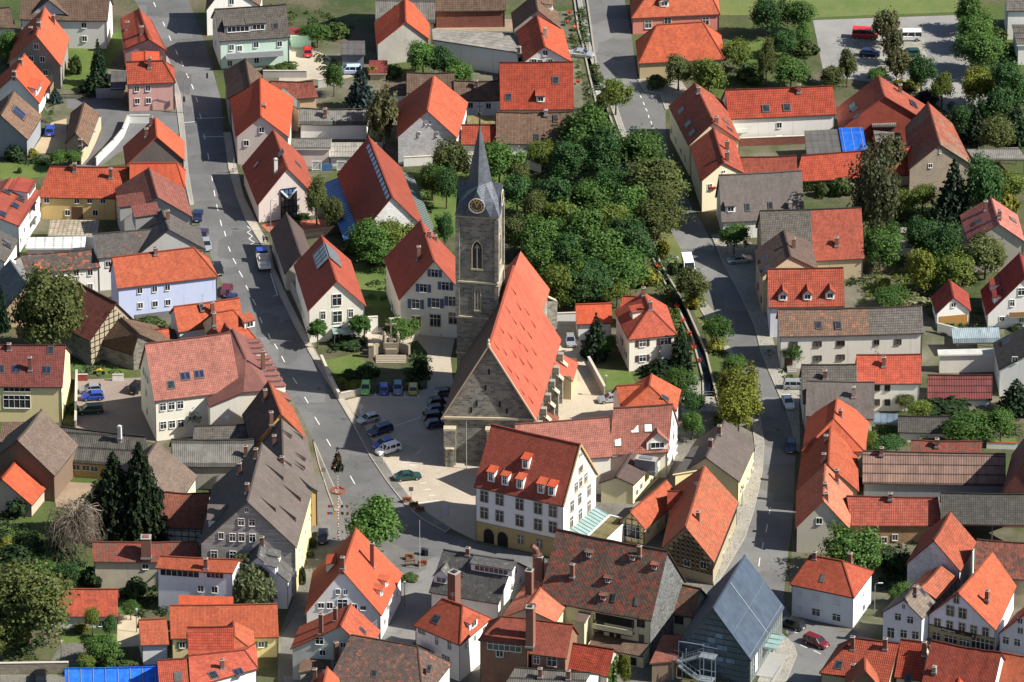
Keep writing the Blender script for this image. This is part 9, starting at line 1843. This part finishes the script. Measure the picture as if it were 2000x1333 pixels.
# flatbed truck
for x,y,a,ty,col,label in CARS:
    if ty!='truck': continue
    root=empty('flatbed_truck',(x,y,.02),label,'truck',None,a); wp=simple('truck white',(.62,.62,.60),.5)
    b=MB(); b.box((2.1,0,.55),1.7,2.0,1.0,0,paint('white')); b.box((2.0,0,1.55),1.45,1.85,.75,0,CGL); b.box((1.95,0,2.3),1.5,1.9,.12,0,paint('blue')); b.build('cab',root)
    b=MB(); b.box((-.9,0,.85),4.2,2.1,.15,0,wp); 
    for sy in(-1,1): b.box((-.9,sy*1.03,1.0),4.2,.06,.42,0,wp)
    b.box((-3.0,0,1.0),.06,2.1,.42,0,wp); b.box((1.15,0,1.0),.08,2.1,.9,0,wp); b.build('load_bed',root)
    b=MB(); b.box((0,0,1.0),1.2,1.5,.7,0,simple('load tan',(.5,.43,.33),.8)); b.box((-1.6,.2,1.0),1.0,1.2,.5,0,simple('load white',(.6,.6,.58),.8)); b.build('cargo',root)
    for sx in(2.0,-1.8):
        for sy in(-1,1): b=MB(); b.tube([(sx,sy*.95-.13,.42),(sx,sy*.95+.13,.42)],.42,TYRE,14); b.build('wheel',root)
# two pedestrians: one skinned body each
def person(x,y,rz,label,shirt,trous,lean):
    bm_v=[(0,0,.95),(0,0,1.15),(0,0,1.38),(0,0,1.52),(0,0,1.62),(0,.02,1.72),(-.10,0,.9),(-.12,.06*lean,.5),(-.12,-.08*lean,.08),(-.12,.10-.08*lean,.04),(.10,0,.9),(.12,-.05*lean,.5),(.12,.10*lean,.08),(.12,.22*lean,.04),(-.19,0,1.42),(-.25,-.03,1.15),(-.24,.08,.90),(-.23,.12,.80),(.19,0,1.42),(.25,.05,1.15),(.24,.12,.92),(.23,.16,.82)]
    ed=[(0,1),(1,2),(2,3),(3,4),(4,5),(0,6),(6,7),(7,8),(8,9),(0,10),(10,11),(11,12),(12,13),(2,14),(14,15),(15,16),(16,17),(2,18),(18,19),(19,20),(20,21)]
    rad=[.15,.14,.17,.07,.10,.095,.10,.075,.05,.04,.10,.075,.05,.04,.075,.05,.04,.035,.075,.05,.04,.035]
    me=bpy.data.meshes.new('person'); me.from_pydata(bm_v,ed,[]); o=bpy.data.objects.new('person',me); COL.objects.link(o); o.location=(x,y,.10); o.rotation_euler=(0,0,rz)
    sk=o.modifiers.new('skin','SKIN'); sd=o.modifiers.new('sub','SUBSURF'); sd.levels=sd.render_levels=1
    for i,v in enumerate(me.skin_vertices[0].data): v.radius=(rad[i],rad[i]*.85); v.use_root=(i==0)
    n=NT('clothes '+label[:12]); ob=n.n('TexCoord').outputs['Object']; sx=n.n('SeparateXYZ'); n.l(ob,sx.inputs[0]); z=sx.outputs['Z']
    c=n.mix(n.math('GREATER_THAN',z,.96),trous,shirt); c=n.mix(n.math('GREATER_THAN',z,1.5),c,(.45,.28,.20)); c=n.mix(n.math('GREATER_THAN',z,1.70),c,(.05,.035,.025)); c=n.mix(n.math('LESS_THAN',z,.07),c,(.02,.02,.02)); n.l(c,n.b.inputs['Base Color'])
    me.materials.append(n.m); tag(o,label,'person','pedestrians')
person(*PT['people1'],2.6,'pedestrian in pale jacket walking beside another by the brown barn',(.35,.35,.38),(.03,.03,.05),1)
person(*PT['people2'],2.9,'pedestrian in dark clothes nearest the brown barn wall',(.04,.04,.06),(.02,.02,.03),-1)
# bicycle leaning at the crossing, benches, planters, bins, motorbike, hoop
def bike(x,y,rz,label):
    root=empty('bicycle',(x,y,0),label,'bicycle',None,rz); b=MB(); fr=simple('bike frame',(.03,.03,.035),.4,.4)
    for p,q in(((-.5,0,.34),(-.1,0,.3)),((-.1,0,.3),(-.22,0,.85)),((-.1,0,.3),(.36,0,.8)),((-.2,0,.8),(.36,0,.82)),((.36,0,.95),(.52,0,.34)),((-.5,0,.34),(-.2,0,.8))): b.bar(p,q,.04,fr)
    b.build('frame',root)
    for xx in(-.5,.52):
        b=MB(); pr=None
        for k in range(17):
            a=6.283*k/16; p=Vector((xx+math.cos(a)*.33,0,.34+math.sin(a)*.33))
            if pr is not None: b.bar(pr,p,.04,TYRE)
            pr=p
        b.build('wheel',root)
    b=MB(); b.box((-.24,0,.86),.26,.14,.06,0,SOOT); b.build('saddle',root); b=MB(); b.bar((.36,-.28,1.0),(.36,.28,1.0),.04,fr); b.build('handlebar',root)
bike(*PT['bike'],.3,'dark bicycle parked at the pole before the museum')
bike(37.5*0+UNITS['190'].b2.x+1.0,UNITS['190'].b2.y-1.0,.9,'bicycle leaning at the corner of the glass building')
def bench(x,y,rz,label):
    root=empty('park_bench',(x,y,0),label,'bench',None,rz); wd=simple('bench wood',(.12,.08,.05),.7)
    b=MB(); 
    for k in range(3): b.box((0,-.14+.14*k,.42),1.8,.11,.05,0,wd)
    b.build('seat',root); b=MB()
    for k in range(2): b.box((0,.24,.6+.16*k),1.8,.05,.12,0,wd)
    b.build('backrest',root)
    for sx in(-.75,.75): b=MB(); b.box((sx,0,0),.08,.5,.42,0,SOOT); b.box((sx,.24,.42),.06,.06,.45,0,SOOT); b.build('leg',root)
bench(*PT['bench1'],.2,'dark bench beside the planted bed on the street island')
def planter(x,y,label,k='flower'):
    root=empty('flower_planter',(x,y,0),label,'planter','flower planters'); b=MB(); b.box((0,0,.03),1.5,.55,.5,.4,simple('planter wood',(.14,.09,.06),.8)); b.build('box',root); b=MB(); r=random.Random(int(x*10)); 
    for j in range(120): leafq(b,Vector((r.uniform(-.7,.7),r.uniform(-.3,.3),.5+r.random()*.4)),Vector((0,0,1)),.12,r,leaf_mat('flower' if j%3==0 else 'dec'))
    b.build('flowers',root)
for k,l in(('flower1','left flower planter at the square corner'),('flower2','middle flower planter at the square corner'),('flower3','shaded flower planter at the square corner'),('pot1','flower planter left of the tall flagpole'),('pot2','flower planter right of the tall flagpole')): planter(*PT[k],l)
FL=['by the top photo edge','above the silver car on the bridge','beside the orange house eave','beside the large red tiled roof','opposite the white delivery van','just above the villa chimney','right of the upper villa roof','right of the villa roof middle','at the lower villa eave','beside the dark villa pine','above the railing of the stone bridge']
for i,(x,y) in enumerate(FLOW):
    root=empty('flower_box',(x,y,0),'red geranium box on the canal wall '+FL[i],'flower box','geranium boxes along the canal'); b=MB(); b.box((0,0,.40),.8,.25,.2,1.9,simple('planter wood',(.14,.09,.06),.8)); b.build('box',root); b=MB(); r=random.Random(i)
    for j in range(70): leafq(b,Vector((r.uniform(-.35,.35),r.uniform(-.4,.4),.6+r.random()*.25)),Vector((0,0,1)),.13,r,leaf_mat('flower'))
    b.build('flowers',root)
for k,l in(('trash1','left dark wheeled bin beside the tall flagpole'),('trash2','right dark wheeled bin beside the tall flagpole')):
    x,y=PT[k]; root=empty('wheeled_bin',(x,y,0),l,'bin','wheeled bins'); b=MB(); b.box((0,0,.05),.58,.7,.95,0,simple('bin dark',(.02,.025,.035),.6)); b.build('body',root); b=MB(); b.box((0,0,1.0),.62,.76,.08,0,simple('bin dark',(.02,.025,.035),.6)); b.build('lid',root)
x,y=PT['board1']; root=empty('notice_board',(x,y,0),'pale notice board leaning in the shade of the square','sign'); b=MB(); b.box((0,0,.4),1.3,.08,2.0,.5,simple('board face',(.5,.48,.56),.6)); b.build('board',root); b=MB(); b.box((-.6,-.3,0),.08,.08,2.4,0,METAL); b.box((.6,.3,0),.08,.08,2.4,0,METAL); b.build('post',root)
x,y=PT['moto']; root=empty('motorcycle',(x,y,0),'yellow motorcycle behind the courtyard gate','motorcycle'); b=MB(); ym=simple('yellow tank',(.6,.45,.03),.4); b.tube([(-.8,0,.75),(-.2,0,.85),(.3,0,1.0),(.6,0,.8)],[.12,.2,.22,.1],ym,8); b.build('body',root)
for xx in(-.7,.75): b=MB(); b.tube([(xx,-.08,.33),(xx,.08,.33)],.33,TYRE,12); b.build('wheel',root)
b=MB(); b.box((-.35,0,.88),.6,.26,.1,0,SOOT); b.build('saddle',root); b=MB(); b.bar((.55,-.35,1.12),(.55,.35,1.12),.05,SOOT); b.build('handlebar',root)
x,y=PT['hoop']; root=empty('basketball_hoop',(x,y,0),'white basketball backboard before the garden garage','basketball hoop'); b=MB(); b.box((0,-.6,2.6),1.5,.06,1.0,0,FRAMEW); b.build('backboard',root); b=MB(); b.bar((0,-.4,0),(0,-.4,2.9),.09,METAL); b.build('post',root)
b=MB(); pr=None
for k in range(13):
    a=6.283*k/12; p=Vector((math.cos(a)*.23,-.9+math.sin(a)*.23,2.8))
    if pr is not None: b.bar(pr,p,.03,REDP)
    pr=p
b.build('rim',root)
# bridges over the canal
for k,(lx,ly,l) in dict(bridge=(7.5,5.5,'stone bridge with plaza over the canal by the yellow tree'),bridge2=(3.0,2.0,'small wooden footbridge over the upper canal'),bridge0=(5.0,3.2,'narrow concrete bridge under the silver car')).items():
    x,y=PT[k]; root=empty('canal_bridge',(x,y,0),l,'bridge','bridges over the canal'); b=MB(); b.box((0,0,-.35),lx,ly,.42,-.1,sheet_mat('cobble') if k=='bridge' else wall_mat('concrete')); b.build('deck',root); b=MB()
    for s in(-1,1):
        for z in(.5,1.0): b.bar((-lx/2,s*ly/2+.05,z),(lx/2,s*ly/2-.05-.1*lx*0,z),.06,METAL)
        for j in range(6): xx=-lx/2+lx*j/5; b.bar((xx,s*ly/2,.05),(xx,s*ly/2,1.0),.05,METAL)
    b.build('railing',root)
# courtyard gate, garden gates of the museum
x,y=PT['gates']
for j,(dx,l) in enumerate(((-.6,'left white gate panel before the grey flat roof'),(3.9,'right white gate panel before the grey flat roof'))):
    root=empty('gate_panel',(x+dx,y,0),l,'gate','museum yard gates'); b=MB()
    for sx in(-.8,.8): b.box((sx,0,0),.12,.12,2.0,0,FRAMEW)
    for z in(.2,1.9): b.bar((-.8,0,z),(.8,0,z),.1,FRAMEW)
    b.bar((-.8,0,.2),(.8,0,1.9),.08,FRAMEW); b.build('frame',root); b=MB(); b.box((0,.02,.2),1.5,.04,1.7,0,simple('gate infill',(.35,.37,.38),.6)); b.build('panel',root)
    b=MB(); b.box((1.9,0,.1),1.9,.06,1.3,0,GLBLUE); b.build('blue_panel',root)
# steps at the double house door
x,y=PT['yardstair']; u=UNITS['91']; q=wpt(u,'2',1.6,0,.8); b=MB()
for k in range(4): p=wpt(u,'2',1.9,0,.5+.32*k); b.box(p[:],1.6,.35,.75-.18*k,wang(u,'2'),CAP)
rel(b.build('doorstep'),u.root)
# balcony of the house with red roof; flower box of the cream house
for id_,wl,s,z,l_ in(('96','a',6.0,2.5,5.0),('44','2',1.6,2.6,3.0),('16','2',8.5,2.4,3.2),('16','2',8.5,5.2,3.2),('4','2',6.0,2.6,3.0),('179','2',2.2,3.3,3.6)):
    u=UNITS[id_]; b=MB(); q=wpt(u,wl,s,z,.6); b.box(q[:],l_,1.2,.15,wang(u,wl),CAP); q=wpt(u,wl,s,z+.15,1.17); b.box(q[:],l_,.07,.9,wang(u,wl),simple('balcony wood',(.26,.15,.07),.7) if id_ in('4','96') else DARK if id_=='179' else FRAMEW); rel(b.build('balcony'),u.root)
u=UNITS['43']; b=MB(); q=wpt(u,'a',2.0,4.2,.25); b.box(q[:],1.3,.3,.2,wang(u,'a'),FRAMEB); r=random.Random(5)
for j in range(80): leafq(b,q+Vector((r.uniform(-.6,.6),r.uniform(-.2,.1),.2+r.random()*.3)),up,.1,r,leaf_mat('flower'))
rel(b.build('flower_box'),u.root)
# statue niche on the villa, porch of the church wall
u=UNITS['86']; b=MB(); q=wpt(u,'a',5.2,2.6,.3); b.lathe((q.x,q.y,q.z),[(.2,0),(.18,.5),(.24,.9),(.1,1.15),(.12,1.3),(.02,1.42)],st,8); b.box((q-up*.2)[:],.6,.5,.2,wang(u,'a'),lt); b.box((q+up*1.5)[:],.7,.5,.12,wang(u,'a'),GUT); rel(b.build('statue_niche'),u.root)
